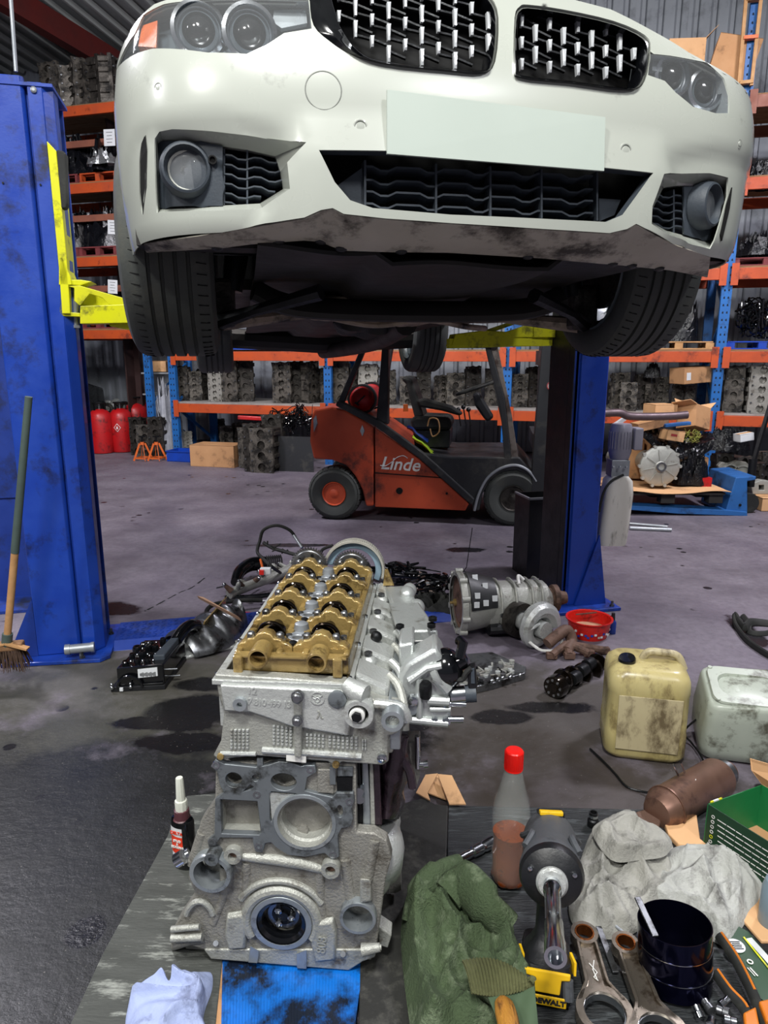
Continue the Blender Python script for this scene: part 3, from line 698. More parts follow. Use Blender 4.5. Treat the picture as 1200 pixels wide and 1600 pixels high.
outer = [(-1.25, 1.98), (-1.32, 1.70)] + [(-1.06, 1.655)] + sB + [(1.06, sB[-1][1]), (1.30, 1.70), (1.30, 2.0)]
iLR = I(lampR); iLL = I(lampL); iKL = I(smooth_px(kidL, 3)); iKR = I(smooth_px(kidR, 3))
_bt = [(abs(a), b) for a, b in I([(800, -14), (880, 0), (957, 20), (1014, 50), (1050, 70), (1085, 93)])]
_bl = [(abs(a), b + .004) for a, b in I([(482, 1), (420, -1), (347, -1), (300, 2), (258, 7), (226, 23)])]
def btop(s):
 if s < -_bl[0][0]:
  s = -s
  for (a, za), (b, zb_) in zip(_bl, _bl[1:]):
   if s <= b: return za + (zb_ - za) * (s - a) / (b - a)
  return _bl[-1][1] - (s - _bl[-1][0]) * .4
 s = abs(s)
 if s <= _bt[0][0]: return _bt[0][1]
 for (a, za), (b, zb_) in zip(_bt, _bt[1:]):
  if s <= b: return za + (zb_ - za) * (s - a) / (b - a)
 return _bt[-1][1] - (s - _bt[-1][0]) * .25
outer += [(1.12, iLR[4][1] + 0.10), (0.90, btop(.90))] + [(k / 20, btop(k / 20) + .004) for k in range(16, -17, -1)] + [(-0.90, btop(-.90)), (-0.96, btop(-.96)), (-1.03, btop(-1.03) - .02), (-1.15, 2.04)]
def feature(s, z):
 d = 0.0; a = abs(s)
 # swage above the lamp bowl: the surface steps in below it
 zc = 1.905 - 0.05 * max(0.0, (0.62 - a)) / 0.3 - max(0, a - 0.80) ** 2 * 2.5
 if a > 0.42: d += 0.014 * min(1, (a - 0.42) / 0.1) / (1 + math.exp((z - zc) / 0.006)) * (1 if a < 1.05 else 0.4)
 # centre block around the number plate stands proud
 e = 0.455 + 0.05 * max(0, (1.90 - z)) / 0.1
 if z < 1.93: d -= 0.020 / (1 + math.exp((a - e) / 0.006)) * min(1, (1.93 - z) / 0.10)
 # rim rolls inward at the bottom
 d += 0.02 * max(0.0, min(1, (1.70 - z) / 0.04)) ** 2
 return d
holes = [iLL, iLR, iKL, iKR, I(fogLA), I(fogRA), I(lowA), I(slitL), I(slitR)]
skin(outer, holes, 0.018, feature).build('front_bumper', 'car_white', car, 50, solid=-0.004)
# chin below, dirty, tucked under
mb = MB(); low = [(229, 393), (347, 386), (391, 380), (475, 374), (500, 376), (520, 384), (540, 390), (600, 392), (700, 393), (847, 402), (945, 411), (972, 413), (986, 415), (1000, 416), (1050, 421), (1112, 428)]
up_ = [surf(s, z, feature(s, z)) for s, z in sB]; dn = [surf(*inv(x, y, 0.10), 0.10) for x, y in low]
mb.loft([up_, [a.lerp(b, .5) + V((0, 0, -.006)) for a, b in zip(up_, dn)], dn, [p + CW * .05 + V((0, 0, .01)) for p in dn]], closed=False); mb.build('lower_spoiler', 'car_white_dirty', car, 50, solid=-0.003)
# rubber plugs and screws in the chin
for k in range(9):
 f = (k + .6) / 9.5 * (len(dn) - 1); i = int(f); p = dn[i].lerp(dn[i + 1], f - i)
 MB().ball(p, 0.013, (1.3, 1, .7), 10, 6).build('retaining_clip', 'black_plastic', car)
# funnels from the skin to the recessed panels
def funnel(A, B, off, m='car_white', nm='intake_surround'):
 A = dens(A, 1e9); a = [surf(*inv(x, y), feature(*inv(x, y))) for x, y in A]; b = [surf(*inv(x, y, off), off) for x, y in B]
 MB().loft([a, b, [p + CW * .02 for p in b]], cap=False).build(nm, m, car, 20)
 return b
def fan(pts, back):
 mb = MB(); mb.sheet(pts, [], CW * back); return mb
for A, B, side in ((fogLA, fogLB, -1), (fogRA, fogRB, 1)):
 funnel(A, B, 0.055)
 iB = I(B, 0.055); panel = None
 P = lambda x, y, o=0.05: surf(*inv(x, y, o), o)
 if side < 0:
  solid = [(248, 227), (254, 222), (275, 221), (330, 226), (349, 229), (349, 322), (330, 322), (251, 325)]; vx = (349, 385); c = (291, 264); r = 38
 else:
  solid = [(1082, 292), (1110, 291), (1130, 297), (1128, 320), (1111, 377), (1080, 371), (1066, 366), (1066, 292)]; vx = (1052,); c = (1104, 320); r = 40
 skin(I(solid, 0.052), [], 0.02, None, 0.052).build('lamp_panel', 'fog_plastic', car, 40, solid=-0.006)
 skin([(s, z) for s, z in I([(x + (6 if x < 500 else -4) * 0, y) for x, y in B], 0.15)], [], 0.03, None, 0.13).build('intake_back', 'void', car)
 # horizontal stepped slats
 ys = (240, 255, 270, 285, 300, 314) if side < 0 else (300, 312, 324, 336, 348, 360)
 for yy in ys:
  if side < 0: xs = [349, 362, 372, 384, 397, 408, 420, 430, 442]
  else: xs = [1019, 1028, 1036, 1046, 1056, 1064, 1074]
  pts = []
  for i, x in enumerate(xs):
   y_ = yy + (5 if (i // 2) % 2 else 0) + (x - xs[0]) * (0.10 if side < 0 else .1)
   if side < 0 and y_ > 322 - max(0, (x - 400)) * .7: continue
   if side > 0 and y_ > 349 + (x - 1019) * .35: continue
   pts.append((x, y_))
  if len(pts) < 3: continue
  a = [P(x, y, .055) for x, y in pts]; b = [p + CW * .045 - V((0, 0, .004)) for p in a]
  MB().loft([[p, p - V((0, 0, .0035)), q - V((0, 0, .0035)), q] for p, q in zip(a, b)]).build('slat', 'fog_plastic', car, 0)
 for x in vx:
  y0, y1 = (232, 320) if side < 0 else (296, 364)
  a, b = P(x, y0, .055), P(x, y1, .055); MB().hexa([a, a + CU * .004, a + CU * .004 + CW * .04, a + CW * .04], [b, b + CU * .004, b + CU * .004 + CW * .04, b + CW * .04]).build('divider', 'fog_plastic', car, 0)
 # round fog lamp standing in its bezel
 s_, z_ = inv(c[0], c[1], .03); o = surf(s_, z_, .05); ax = -CW if side < 0 else (-CW * .8 + CU * .45).normalized(); q_ = .82
 fl = MB().lathe([(a * q_, b) for a, b in ((.075, -.01), (.074, .02), (.066, .034), (.060, .036), (.055, .022), (.052, .0))], o, ax, 32).build('fog_lamp', 'fog_plastic', car)
 MB().lathe([(.052 * q_, .008), (.04 * q_, -.012), (.015, -.02), (.0, -.02)], o, ax, 28, cap=False).build('reflector', 'reflector_white', fl)
 MB().lathe([(.014, -.018), (.014, .0), (.006, .006), (0, .006)], o, ax, 16).build('bulb_shield', 'chrome', fl)
 MB().lathe([(.053 * q_, .010), (.045 * q_, .018), (.025, .023), (0, .025)], o, ax, 28).build('lens', 'lens_clear', fl)
 if side < 0: q = P(332, 250, .04); MB().lathe([(.010, .0), (.010, .004), (.007, .004), (.0065, 0)], q, -CW, 14).build('towing_hole_rim', 'void', car)
for sl in (slitL, slitR):
 h = [surf(*inv(*p), .004) for p in sl]; MB().loft([h, [p + CW * .06 for p in h]]).build('air_slot', 'void', car, 0)
# ---- central lower grille
b = [surf(*inv(x, y), feature(*inv(x, y))) for x, y in lowA]; MB().loft([b, [p + CW * .035 for p in b]], cap=False).build('intake_surround', 'fog_plastic', car, 20)
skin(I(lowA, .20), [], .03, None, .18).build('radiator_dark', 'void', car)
P = lambda x, y, o=0.04: surf(*inv(x, y, o), o)
def lowline(y0): return [(570 + i * 12.3, y0 + (0, 0, 6, 6, 0, 0)[(i // 1) % 6] + (570 + i * 12.3 - 570) * 0.043) for i in range(30)]
for y0 in (258, 279, 297, 316, 331):
 pts = lowline(y0); a = [P(x, y, .04) for x, y in pts]; q = [p + CW * .05 - V((0, 0, .006)) for p in a]
 MB().loft([[p, p - V((0, 0, .0045)), r - V((0, 0, .0045)), r] for p, r in zip(a, q)]).build('slat', 'fog_plastic', car, 0)
for x in (569, 680, 765, 845, 932):
 a, c_ = P(x, 250 + (x - 570) * .05, .036), P(x, 330 + (x - 570) * .04, .036)
 MB().hexa([a, a + CU * .005, a + CU * .005 + CW * .04, a + CW * .04], [c_, c_ + CU * .005, c_ + CU * .005 + CW * .04, c_ + CW * .04]).build('divider', 'fog_plastic', car, 0)
for tri in ([(566, 262), (569, 327), (548, 314), (527, 290)], [(936, 310), (936, 346), (960, 336), (970, 312)]):
 h = [surf(*inv(x, y, .05), .05) for x, y in tri]; MB().loft([h, [p + CW * .01 for p in h]]).build('duct_panel', 'fog_plastic', car, 0)
# thin ledge over the grille
# ---- twin grilles
for kn, (A, B, seed) in enumerate(((kidL, kinL, 1), (kidR, kinR, 2))):
 sB_ = smooth_px(B, 3); dA = dens(smooth_px(A, 6), 4); cB = (sum(p[0] for p in B) / len(B), sum(p[1] for p in B) / len(B))
 def match(p):                       # the point of the outer outline in the same direction from the centre
  t = atan2(p[1] - cB[1], p[0] - cB[0]); return min(dA, key=lambda q: abs((atan2(q[1] - cB[1], q[0] - cB[0]) - t + pi) % (2 * pi) - pi))
 sA = [match(p) for p in sB_]
 a = [surf(*inv(x, y), -.001) for x, y in sA]; m1 = [surf(*inv((x + X) / 2, (y + Y_) / 2, -.012), -.014) for (x, y), (X, Y_) in zip(sA, sB_)]; b = [surf(*inv(x, y), .002) for x, y in sB_]
 kg = MB().loft([a, m1, b, [p + CW * .05 for p in b]], cap=False).build('kidney_grille', 'black_gloss', car, 60)
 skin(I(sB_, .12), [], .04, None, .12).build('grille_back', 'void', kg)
 mn, mx = min(p[0] for p in B), max(p[0] for p in B); yt = min(p[1] for p in B); yb = max(p[1] for p in B)
 col = 0; x = mn + 8; dx = 26.0 if kn == 0 else 22.0
 while x < mx:
  off0 = (col % 2) * 17; y = yt - 20 + off0; slope = 0.10
  while y < yb:
   yy = y + (x - mn) * slope
   if inpoly((x, yy), B) and inpoly((x, yy + 10), B) and inpoly((x, yy - 4), B):
    L = 13 if col % 2 else 9
    ln = []
    for (dx_, dy_, o) in ((-3.2, -L, .012), (3.2, -L, .012), (2.0, L, .020), (-2.0, L, .020)): ln.append(surf(*inv(x + dx_, yy + dy_, o), o))
    MB().loft([[p + CW * .012 for p in ln], ln, [p.lerp(sum(ln, V()) / 4, .45) - CW * .003 for p in ln]]).build('grille_tab', 'silver_tab', kg, 0)
    # dark mesh arms joining the tabs
    for sx in (-1, 1):
     if inpoly((x + sx * dx * .8, yy + 12), B) and inpoly((x + sx * dx * .8, yy - 8), B):
      p = surf(*inv(x, yy - L * .2, .03), .03); q = surf(*inv(x + sx * dx, yy + 17 * (1 if sx > 0 else -1) * .5, .03), .03)
      MB().beam(p, q, .004, .010, CW).build('grille_arm', 'dark_steel', kg, 0)
   y += 34
  x += dx; col += 1
# ---- headlamps
for side, lp in ((-1, lampL), (1, lampR)):
 il = I(lp); hl = skin(il, [], .02, lambda s, z: -.004).build('headlamp', 'lens_clear', car, 60)
 a = [surf(s, z, .0) for s, z in il]; b = [surf(s * .985, z, .075) for s, z in il]
 MB().loft([a, b], cap=False).build('lamp_housing', 'lamp_silver', hl, 30)
 skin([(s * .985, z) for s, z in il], [], .03, None, .07).build('lamp_backing', 'lamp_grey', hl, 60)
 for j, (cx_, cy_) in enumerate(((310, 45), (390, 49)) if side < 0 else ((1052, 118), (1103, 140))):
  s_, z_ = inv(cx_, cy_, .03); r = .062; u, w = plan(s_); o = surf(s_, z_, .055); ax = -CW
  if side > 0: r = .052
  pr = MB().lathe([(r, .0), (r, .026), (r * .86, .030), (r * .80, .014), (r * .62, .004), (r * .60, .0)], o, ax, 36, cap=False).build('ring_light', 'chrome', hl)
  MB().lathe([(r * .80, .0), (r * .74, .008), (r * .60, .02), (r * .60, -.01)], o, ax, 32, cap=False).build('bezel', 'lamp_grey', pr)
  MB().lathe([(r * .60, .004), (r * .52, .018), (r * .34, .030), (0, .036)], o, ax, 30).build('projector_lens', 'black_gloss', pr)
 if side < 0:
  q = [surf(*inv(x, y, .012), .012) for x, y in ((222, 40), (246, 32), (244, 74), (216, 72))]; MB().loft([[p + CW * .03 for p in q], q]).build('indicator_reflector', 'amber', hl, 0)
  q = [surf(*inv(x, y, .03), .03) for x, y in ((428, 16), (478, 14), (480, 36), (440, 44), (426, 34))]; MB().loft([[p + CW * .02 for p in q], q]).build('lamp_brow', 'lamp_silver', hl, 0)
 else:
  q = [surf(*inv(x, y, .03), .03) for x, y in ((1020, 94), (1036, 96), (1034, 112), (1019, 110))]; MB().loft([[p + CW * .02 for p in q], q]).build('lamp_brow', 'lamp_silver', hl, 0)
# ---- plate, sensors, covers
q = [surf(*inv(x, y, -.03), -.03) for x, y in ((605, 140), (946, 183), (944, 267), (605, 240))]
MB().loft([q, [p + CW * .008 for p in q]]).build('number_plate', 'plate_blank', car, 0, label='blank pale grey-green number plate')
for x, y, r in ((562, 200, .014), (973, 237, .014), (248, 138, .010), (1154, 225, .010)):
 s_, z_ = inv(x, y); o = surf(s_, z_, feature(s_, z_) - .0015); n = (surf(s_ + .01, z_) - surf(s_ - .01, z_)).cross(V((0, 0, 1))).normalized()
 MB().lathe([(r * 1.25, 0), (r * 1.2, .002), (r * 1.0, .0025), (r * .9, .0005), (r * .7, .001), (r * .6, .0035), (0, .004)], o, n, 22).build('parking_sensor', 'car_white', car)
 MB().ring(o + n * .0005, n, r * .98, r * .85, .0022, 22).build('sensor_ring', 'seam', car)
def seam(pts, nm='panel_seam', r=.0021): MB().tube([surf(s, z, feature(s, z) - .003) for s, z in pts], r, 5, closed=True).build(nm, 'seam', car)
ctr = inv(505, 142); seam([(ctr[0] + cos(a) * .040, ctr[1] + sin(a) * .040) for a in [2 * pi * k / 40 for k in range(40)]], 'tow_cover_seam')
seam(dens(I([(230, 88), (257, 88), (255, 98), (234, 97)]), .01), 'washer_cover_seam', .0008)
# ---- bonnet and wings behind
def bon(u_, v_):
 s = -1.02 + 2.04 * u_; u, w = plan(s); z0 = btop(s)
 p = surf(s, z0, .0 + .0); return p + CW * (1.0 * v_) + V((0, 0, .16 * v_ ** .6 * (1.1 - .5 * abs(s)))) - CU * (u * .06 * v_)
MB().grid(bon, 40, 10).build('bonnet', 'car_white', car, 60, solid=.012)
MB().tube([bon(i / 40, 0) + V((0, 0, -.004)) for i in range(41)], .006, 6).build('bonnet_seal', 'black_rubber', car)
for sg in (-1, 1):
 def wing(u_, v_, sg=sg):
  w = .62 + u_ * 4.0; zb = 1.66 - .05 * u_; d = abs(w - .80) if u_ < .2 else 9
  if w < 1.25: zb = 1.50 + sqrt(max(0, .39 ** 2 - (w - .85) ** 2)) if abs(w - .85) < .39 else 1.64
  z = zb + (2.27 - zb) * v_; return CC + CU * sg * (.892 - .06 * v_ ** 3) + CW * w + V((0, 0, z))
 MB().grid(wing, 60, 8).build('front_wing', 'car_white', car, 60, solid=.004)
 mb = MB(); ar = [CC + CU * sg * .88 + CW * (.85 + cos(a) * .39) + V((0, 0, 1.5 + sin(a) * .39)) for a in [pi * (.15 + .7 * k / 20) for k in range(21)]]
 mb.loft([ar, [p - CU * sg * .34 for p in ar]], closed=False); mb.build('wheel_arch_liner', 'black_plastic', car, 60, solid=.004)
# ---- wheels
def wheel(u, w, z, R_=.325, W=.235, yaw=0.0, tread=True):
 ax = (CU * cos(yaw) + CW * sin(yaw)) * (1 if u > 0 else -1)
 o = CC + CU * u + CW * w + V((0, 0, z)) - ax * W / 2
 pr = [(.225, .01), (.245, -.004), (.285, -.008), (R_ - .014, .004), (R_ - .003, .022)]
 g = [.045, .085, .125, .165, .195]
 for c_ in (.062, .098, .137, .173): pr += [(R_ - .001, c_ - .006), (R_ - .010, c_ - .004), (R_ - .010, c_ + .004), (R_ - .001, c_ + .006)]
 pr += [(R_ - .003, W - .022), (R_ - .014, W - .004), (.285, W + .008), (.245, W + .004), (.225, W - .01), (.225, .01)]
 wh = MB().lathe(pr, o, ax, 72, cap=False).build('wheel', 'tyre_rubber', car)
 mb = MB(); mb.lathe([(.222, .0), (.228, .012), (.205, .05), (.205, .19), (.228, W - .012), (.222, W), (.21, W - .03), (.195, .12), (.195, .03)], o, ax, 40, cap=False)
 mb.lathe([(.06, W - .06), (.06, W - .03), (.03, W - .025), (0, W - .025)], o, ax, 20)
 a = ax.orthogonal().normalized(); b = ax.cross(a)
 for k in range(10):
  d = a * cos(2 * pi * k / 10) + b * sin(2 * pi * k / 10); mb.beam(o + ax * (W - .045) + d * .05, o + ax * (W - .03) + d * .205, .022, .025, ax)
 mb.build('rim', 'lamp_grey', wh)
 mb = MB(); mb.lathe([(.15, .04), (.15, .06), (.03, .07), (0, .07)], o, ax, 28); mb.build('brake_disc', 'dirty_iron', wh)
 if tread:
  mb = MB()
  for k in range(66):
   t_ = 2 * pi * k / 66; d = a * cos(t_) + b * sin(t_); e = ax.cross(d)
   for x0, x1 in ((.012, .040), (.200, .226)):
    p = o + ax * x0 + d * (R_ - .001 - (.004 if x0 < .1 else 0)); q = o + ax * x1 + d * (R_ - (.0 if x0 < .1 else .005)) + e * .004; mb.beam(p, q, .0022, .003, d)
  x = mb.build('tread_sipes', 'void', wh, 0); x['kind'] = 'stuff'
 return wh
ZT = 1.395
wheel(-.80, .78, ZT + .315, W=.25); wheel(.80, .80, ZT + .312, W=.25)
wheel(-.765, 3.62, 1.25 + .325, tread=False); wheel(.765, 3.62, 1.25 + .325, tread=False)
# ---- underside
def ub(u_, v_):
 w = .14 + 3.9 * v_ ** 1.4; x = -.55 + 1.10 * u_; z = 1.665 - .12 * min(1, w / 2.4) + .025 * noise.noise(V((x * 3, w * 2.2, 1))) - .03 * (abs(x) < .22)
 return CC + CU * x + CW * w + V((0, 0, z))
MB().grid(ub, 26, 40).build('undertray', 'underbody', car, 40, solid=.01)
def cw(u, w, z): return CC + CU * u + CW * w + V((0, 0, z))
mb = MB(); mb.box((0, 0, 0), (1.7, .1, .35), Matrix.Translation(cw(0, .32, 1.84)) @ Matrix.Rotation(CPH, 4, 'Z')); mb.box((0, 0, 0), (1.02, 2.6, .42), Matrix.Translation(cw(0, 1.7, 1.85)) @ Matrix.Rotation(CPH, 4, 'Z')); mb.box((0, 0, 0), (1.7, 2.0, .42), Matrix.Translation(cw(0, 2.25, 1.85)) @ Matrix.Rotation(CPH, 4, 'Z')); mb.build('floorpan', 'underbody', car, 0)
mb = MB(); mb.tube(cat_rom([cw(-.55, .75, 1.60), cw(-.40, .78, 1.55), cw(0, .80, 1.54), cw(.40, .78, 1.55), cw(.55, .75, 1.60)], 6), .045, 10, flat=.6); mb.build('subframe', 'underbody', car)
for sg in (-1, 1):
 mb = MB(); mb.tube([cw(sg * .30, 1.05, 1.56), cw(sg * .50, .95, 1.52), cw(sg * .66, .84, 1.50)], [.03, .022, .03], 8); mb.build('control_arm', 'under_alu', car)
 mb = MB(); mb.tube([cw(sg * .35, .55, 1.58), cw(sg * .55, .68, 1.53), cw(sg * .66, .80, 1.50)], [.025, .018, .028], 8); mb.build('tension_strut', 'dark_steel', car)
 mb = MB(); mb.cyl(cw(sg * .62, .82, 1.60), cw(sg * .55, .84, 2.0), .035, .05); mb.build('suspension_strut', 'dark_steel', car)
 mb = MB(); mb.box((0, 0, 0), (.10, .07, .16), Matrix.Translation(cw(sg * .66, .82, 1.56)) @ Matrix.Rotation(CPH, 4, 'Z')); mb.build('steering_knuckle', 'dirty_iron', car, 0, bevel=.015)
# bell housing, sump and torn heat shield in dull cast alloy
def lump(u0, u1, w, z, hh, seed):
 def f(a, b):
  th = 2 * pi * a; x = (u0 + u1) / 2 + (u1 - u0) / 2 * (2 * b - 1); r = (1 + .5 * noise.noise(V((x * 9, cos(th) * 2, seed)))) * sqrt(max(0.02, 1 - (2 * b - 1) ** 4))
  return cw(x, w + cos(th) * .13 * r, z + sin(th) * hh * r)
 return MB().grid(f, 20, 30)
lump(-.30, .26, 1.02, 1.555, .05, 3).build('engine_sump', 'under_alu', car, 25)
lump(-.38, -.18, .98, 1.56, .04, 5).build('bracket', 'under_alu', car, 25)
lump(.10, .55, 1.12, 1.55, .035, 8).build('heat_shield', 'under_alu', car, 25)
lump(-.16, .16, 1.7, 1.54, .07, 11).build('transmission', 'underbody', car, 40)
MB().tube(cat_rom([cw(-.3, .95, 1.53), cw(-.1, 1.0, 1.50), cw(.1, .98, 1.52), cw(.3, 1.1, 1.50), cw(.45, 1.3, 1.50)], 6), .012, 8).build('hose', 'under_alu', car)
mb = MB(); mb.tube(cat_rom([cw(.12, 1.4, 1.52), cw(.14, 2.2, 1.46), cw(.10, 3.2, 1.42), cw(.05, 3.9, 1.40)], 6), .05, 12); mb.build('exhaust_pipe', 'underbody', car)
mb = MB(); mb.tube([cw(-.7, 3.6, 1.5), cw(0, 3.55, 1.46), cw(.7, 3.6, 1.5)], .07, 10); mb.build('rear_axle', 'underbody', car)
# ================================================================== forklift
F0 = G(525, 812); FDv = (G(800, 822) - F0); FDv.z = 0; FD = FDv.normalized(); FN = V((-FD.y, FD.x, 0))
def K(px, py, o=0.0): return PL(px, py, F0 + FN * o, FN)
fl_ = thing('forklift_truck', 'worn red forklift truck parked sideways behind the engine', 'forklift', V((F0.x, F0.y, 0)) + FD * .7 + FN * .5, atan2(FD.y, FD.x))
fb = lambda pts, o, d, n, m, bev=0.0, sm=0, par=None: MB().poly([K(x, y, o) for x, y in pts], FN * d).build(n, m, par or fl_, sm, bevel=bev)
cw_ = [(487, 650), (492, 640), (519, 636), (540, 641), (584, 667), (584, 791), (572, 791), (566, 765), (555, 744), (541, 727), (520, 719), (490, 717), (484, 690), (485, 667)]
fb(cw_, 0, 1.0, 'counterweight', 'forklift_red', .015)
fb([(586, 668), (656, 718), (733, 787), (727, 798), (586, 792)], .004, .99, 'side_panel', 'forklift_red', .006)
fb([(586, 738), (694, 746), (694, 747.6), (586, 739.6)], -.001, .01, 'panel_seam', 'void')
fb([(526, 627), (534, 627), (590, 655), (660, 706), (742, 780), (738, 789), (730, 784), (654, 716), (584, 665), (524, 634)], -.02, .05, 'frame_tube', 'forklift_grey', .01)
fb([(660, 708), (705, 714), (812, 714), (838, 744), (837, 762), (826, 745), (806, 735), (785, 738), (766, 751), (754, 772), (749, 798), (739, 798), (737, 783)], .0, .96, 'front_fender', 'forklift_grey', .012)
MB().tube(cat_rom([K(*p, -.01) for p in ((741, 798), (748, 772), (761, 748), (782, 732), (806, 727), (826, 736), (838, 752))], 6), .012, 8).build('fender_lip', 'galv', fl_)
fb([(640, 700), (705, 716), (705, 740), (586, 740), (586, 690)], .25, .55, 'engine_hood', 'forklift_grey', .02)
for (cx_, cy_, r, o) in ((522, 771, 41, .0), (801, 787, 44, .0), (522, 771, 41, .80), (801, 787, 44, .80)):
 c = K(cx_, cy_, o); R_ = abs((K(cx_, cy_ - r, o) - c).z) if o == 0 else R_prev[cx_]
 if o == 0:
  try: R_prev[cx_] = R_
  except NameError: R_prev = {cx_: R_}
 if o: c = K(cx_, cy_, 0) + FN * o
 c.z = R_
 pr = [(R_ * .45, .0), (R_ * .55, -.012), (R_ * .82, -.02), (R_ * .96, .0), (R_, .04), (R_, .16), (R_ * .95, .2), (R_ * .5, .2), (R_ * .45, .18)]
 wh = MB().lathe(pr, c, FN, 44, cap=False).build('wheel', 'tyre_rubber', fl_)
 MB().lathe([(R_ * .46, .0), (R_ * .44, -.012), (R_ * .40, .0), (R_ * .36, .04), (R_ * .2, .04), (R_ * .18, -.0), (R_ * .1, -.01), (0, -.01)], c, FN, 32).build('rim', 'forklift_red' if cx_ < 600 else 'dirty_iron', wh)
 mb = MB(); a = FN.orthogonal().normalized(); b = FN.cross(a)
 for k in range(6):
  q = c + (a * cos(k * pi / 3) + b * sin(k * pi / 3)) * R_ * .27; mb.cyl(q + FN * .04, q + FN * .015, .012, n=6)
 mb.build('wheel_nuts', 'dirty_iron', wh, 0)['kind'] = 'stuff'
 mb = MB()
 for k in range(28):
  t_ = 2 * pi * k / 28; d = a * cos(t_) + b * sin(t_); e = FN.cross(d)
  mb.hexa([c + d * R_ * .93 + e * -.02 - FN * .01, c + d * R_ * .93 + e * .02 - FN * .01, c + d * (R_ + .004) + e * .02 + FN * .02, c + d * (R_ + .004) + e * -.02 + FN * .02],
    [c + d * R_ * .97 + e * -.02 + FN * .09, c + d * R_ * .97 + e * .02 + FN * .09, c + d * (R_ + .006) + e * .03 + FN * .095, c + d * (R_ + .006) + e * -.01 + FN * .095])
 mb.build('tread_lugs', 'tyre_rubber', wh, 0)['kind'] = 'stuff'
fb([(526, 632), (535, 634), (573, 541), (566, 538)], .0, .06, 'guard_pillar', 'forklift_grey', .006)
fb([(526, 632), (535, 634), (573, 541), (566, 538)], .9, .06, 'guard_pillar', 'forklift_grey', .006)
fb([(588, 656), (606, 664), (607, 536), (597, 536)], .0, .10, 'guard_pillar', 'forklift_grey', .01)
fb([(586, 656), (594, 660), (615, 536), (607, 536)], .88, .08, 'guard_pillar', 'forklift_grey', .01)
fb([(757, 538), (764, 538), (788, 622), (799, 716), (788, 716), (782, 640)], .0, .05, 'guard_pillar', 'forklift_grey', .004)
fb([(765, 538), (777, 538), (800, 650), (810, 716), (799, 716), (789, 622)], .01, .05, 'guard_pillar', 'forklift_post', .004)
fb([(757, 538), (777, 538), (810, 716), (796, 716)], .9, .05, 'guard_pillar', 'forklift_grey', .004)
a = K(566, 537, 0); b = K(778, 537, 0)
mb = MB()
for o in (0, .93): mb.beam(a + FN * o, b + FN * o, .06, .06)
for k in range(9): mb.beam(a.lerp(b, (k + .5) / 9), a.lerp(b, (k + .5) / 9) + FN * .93, .03, .04)
mb.build('overhead_guard', 'forklift_grey', fl_, 0)
# mast with rails, chains, carriage plate and forks
mast = fb([(848, 522), (884, 522), (880, 600), (872, 640), (860, 660), (855, 720), (845, 800), (829, 800), (832, 720)], -.02, .12, 'mast', 'forklift_grey', .006)
fb([(848, 522), (884, 522), (880, 600), (872, 640), (860, 660), (855, 720), (845, 800), (829, 800), (832, 720)], .75, .12, 'mast', 'forklift_grey', .006)
p = K(850, 560, .1); mb = MB(); mb.beam(p, p + FN * .65, .06, .12); p = K(838, 690, .1); mb.beam(p, p + FN * .65, .06, .12); p = K(832, 780, .1); mb.beam(p, p + FN * .65, .06, .12); mb.build('mast_crossbar', 'forklift_grey', fl_, 0)
mb = MB(); q = K(846, 600, .45); mb.cyl(V((q.x, q.y, .1)), V((q.x, q.y, 2.0)), .035); mb.build('lift_cylinder', 'steel', fl_)
mb = MB(); q0 = K(852, 760, .15); q0.z = 0.04
for o in (0.05, .5): e = q0 + FN * o; mb.beam(e, e + FD * .62, .1, .035); mb.beam(e, U(e, .55), .1, .035, FD)
mb.beam(U(q0, .45), U(q0, .45) + FN * .6, .03, .1); mb.build('forks', 'dirty_iron', fl_, 0)
mat('sign_red', '#a03a3c', 0.6, 0.0); mat('sign_white', '#c9b9b6', 0.6)
c = K(861, 603, -.022); MB().lathe([(.033, 0), (.033, -.002), (0, -.002)], c, FN, 20).build('warning_sticker', 'sign_white', fl_)
mb = MB(); mb.ring(c - FN * .003, FN, .033, .026, -.002, 20); mb.beam(c - FN * .004 - FD * .019 + V((0, 0, .019)), c - FN * .004 + FD * .019 - V((0, 0, .019)), .002, .005, FN); mb.build('sticker_ring', 'sign_red', fl_, 0)
mb = MB(); mb.ball(c - FN * .004 + V((0, 0, .012)), .005); mb.beam(c - FN * .004 + V((0, 0, .008)), c - FN * .004 - V((0, 0, .012)), .003, .006, FN); mb.build('sticker_figure', 'print_dark', fl_, 0)
# gas bottle across the tail
c = K(565, 624, .12); Rr = abs((K(565, 604, .12) - c).z)
gb = MB().lathe([(0, -.06), (Rr * .6, -.05), (Rr * .93, -.02), (Rr, .03), (Rr, .60), (Rr * .8, .68), (0, .7)], c, FN, 32).build('gas_bottle', 'red_paint', fl_)
MB().ring(c + FN * .02, FN, Rr * 1.18, Rr * 1.02, .05, 30).build('bottle_clamp', 'forklift_grey', gb)
MB().ring(c + FN * .5, FN, Rr * 1.18, Rr * 1.02, .05, 30).build('bottle_clamp', 'forklift_grey', gb)
mb = MB(); mb.beam(c + FD * -.03 - FN * .065 - V((0, 0, .03)), c + FD * .04 - FN * .065 + V((0, 0, .035)), .01, .012, FN); mb.beam(c + FD * -.045 - FN * .065 - V((0, 0, .02)), c + FD * -.01 - FN * .065 - V((0, 0, .045)), .01, .02, FN); mb.build('valve_handle', 'print_dark', gb, 0)
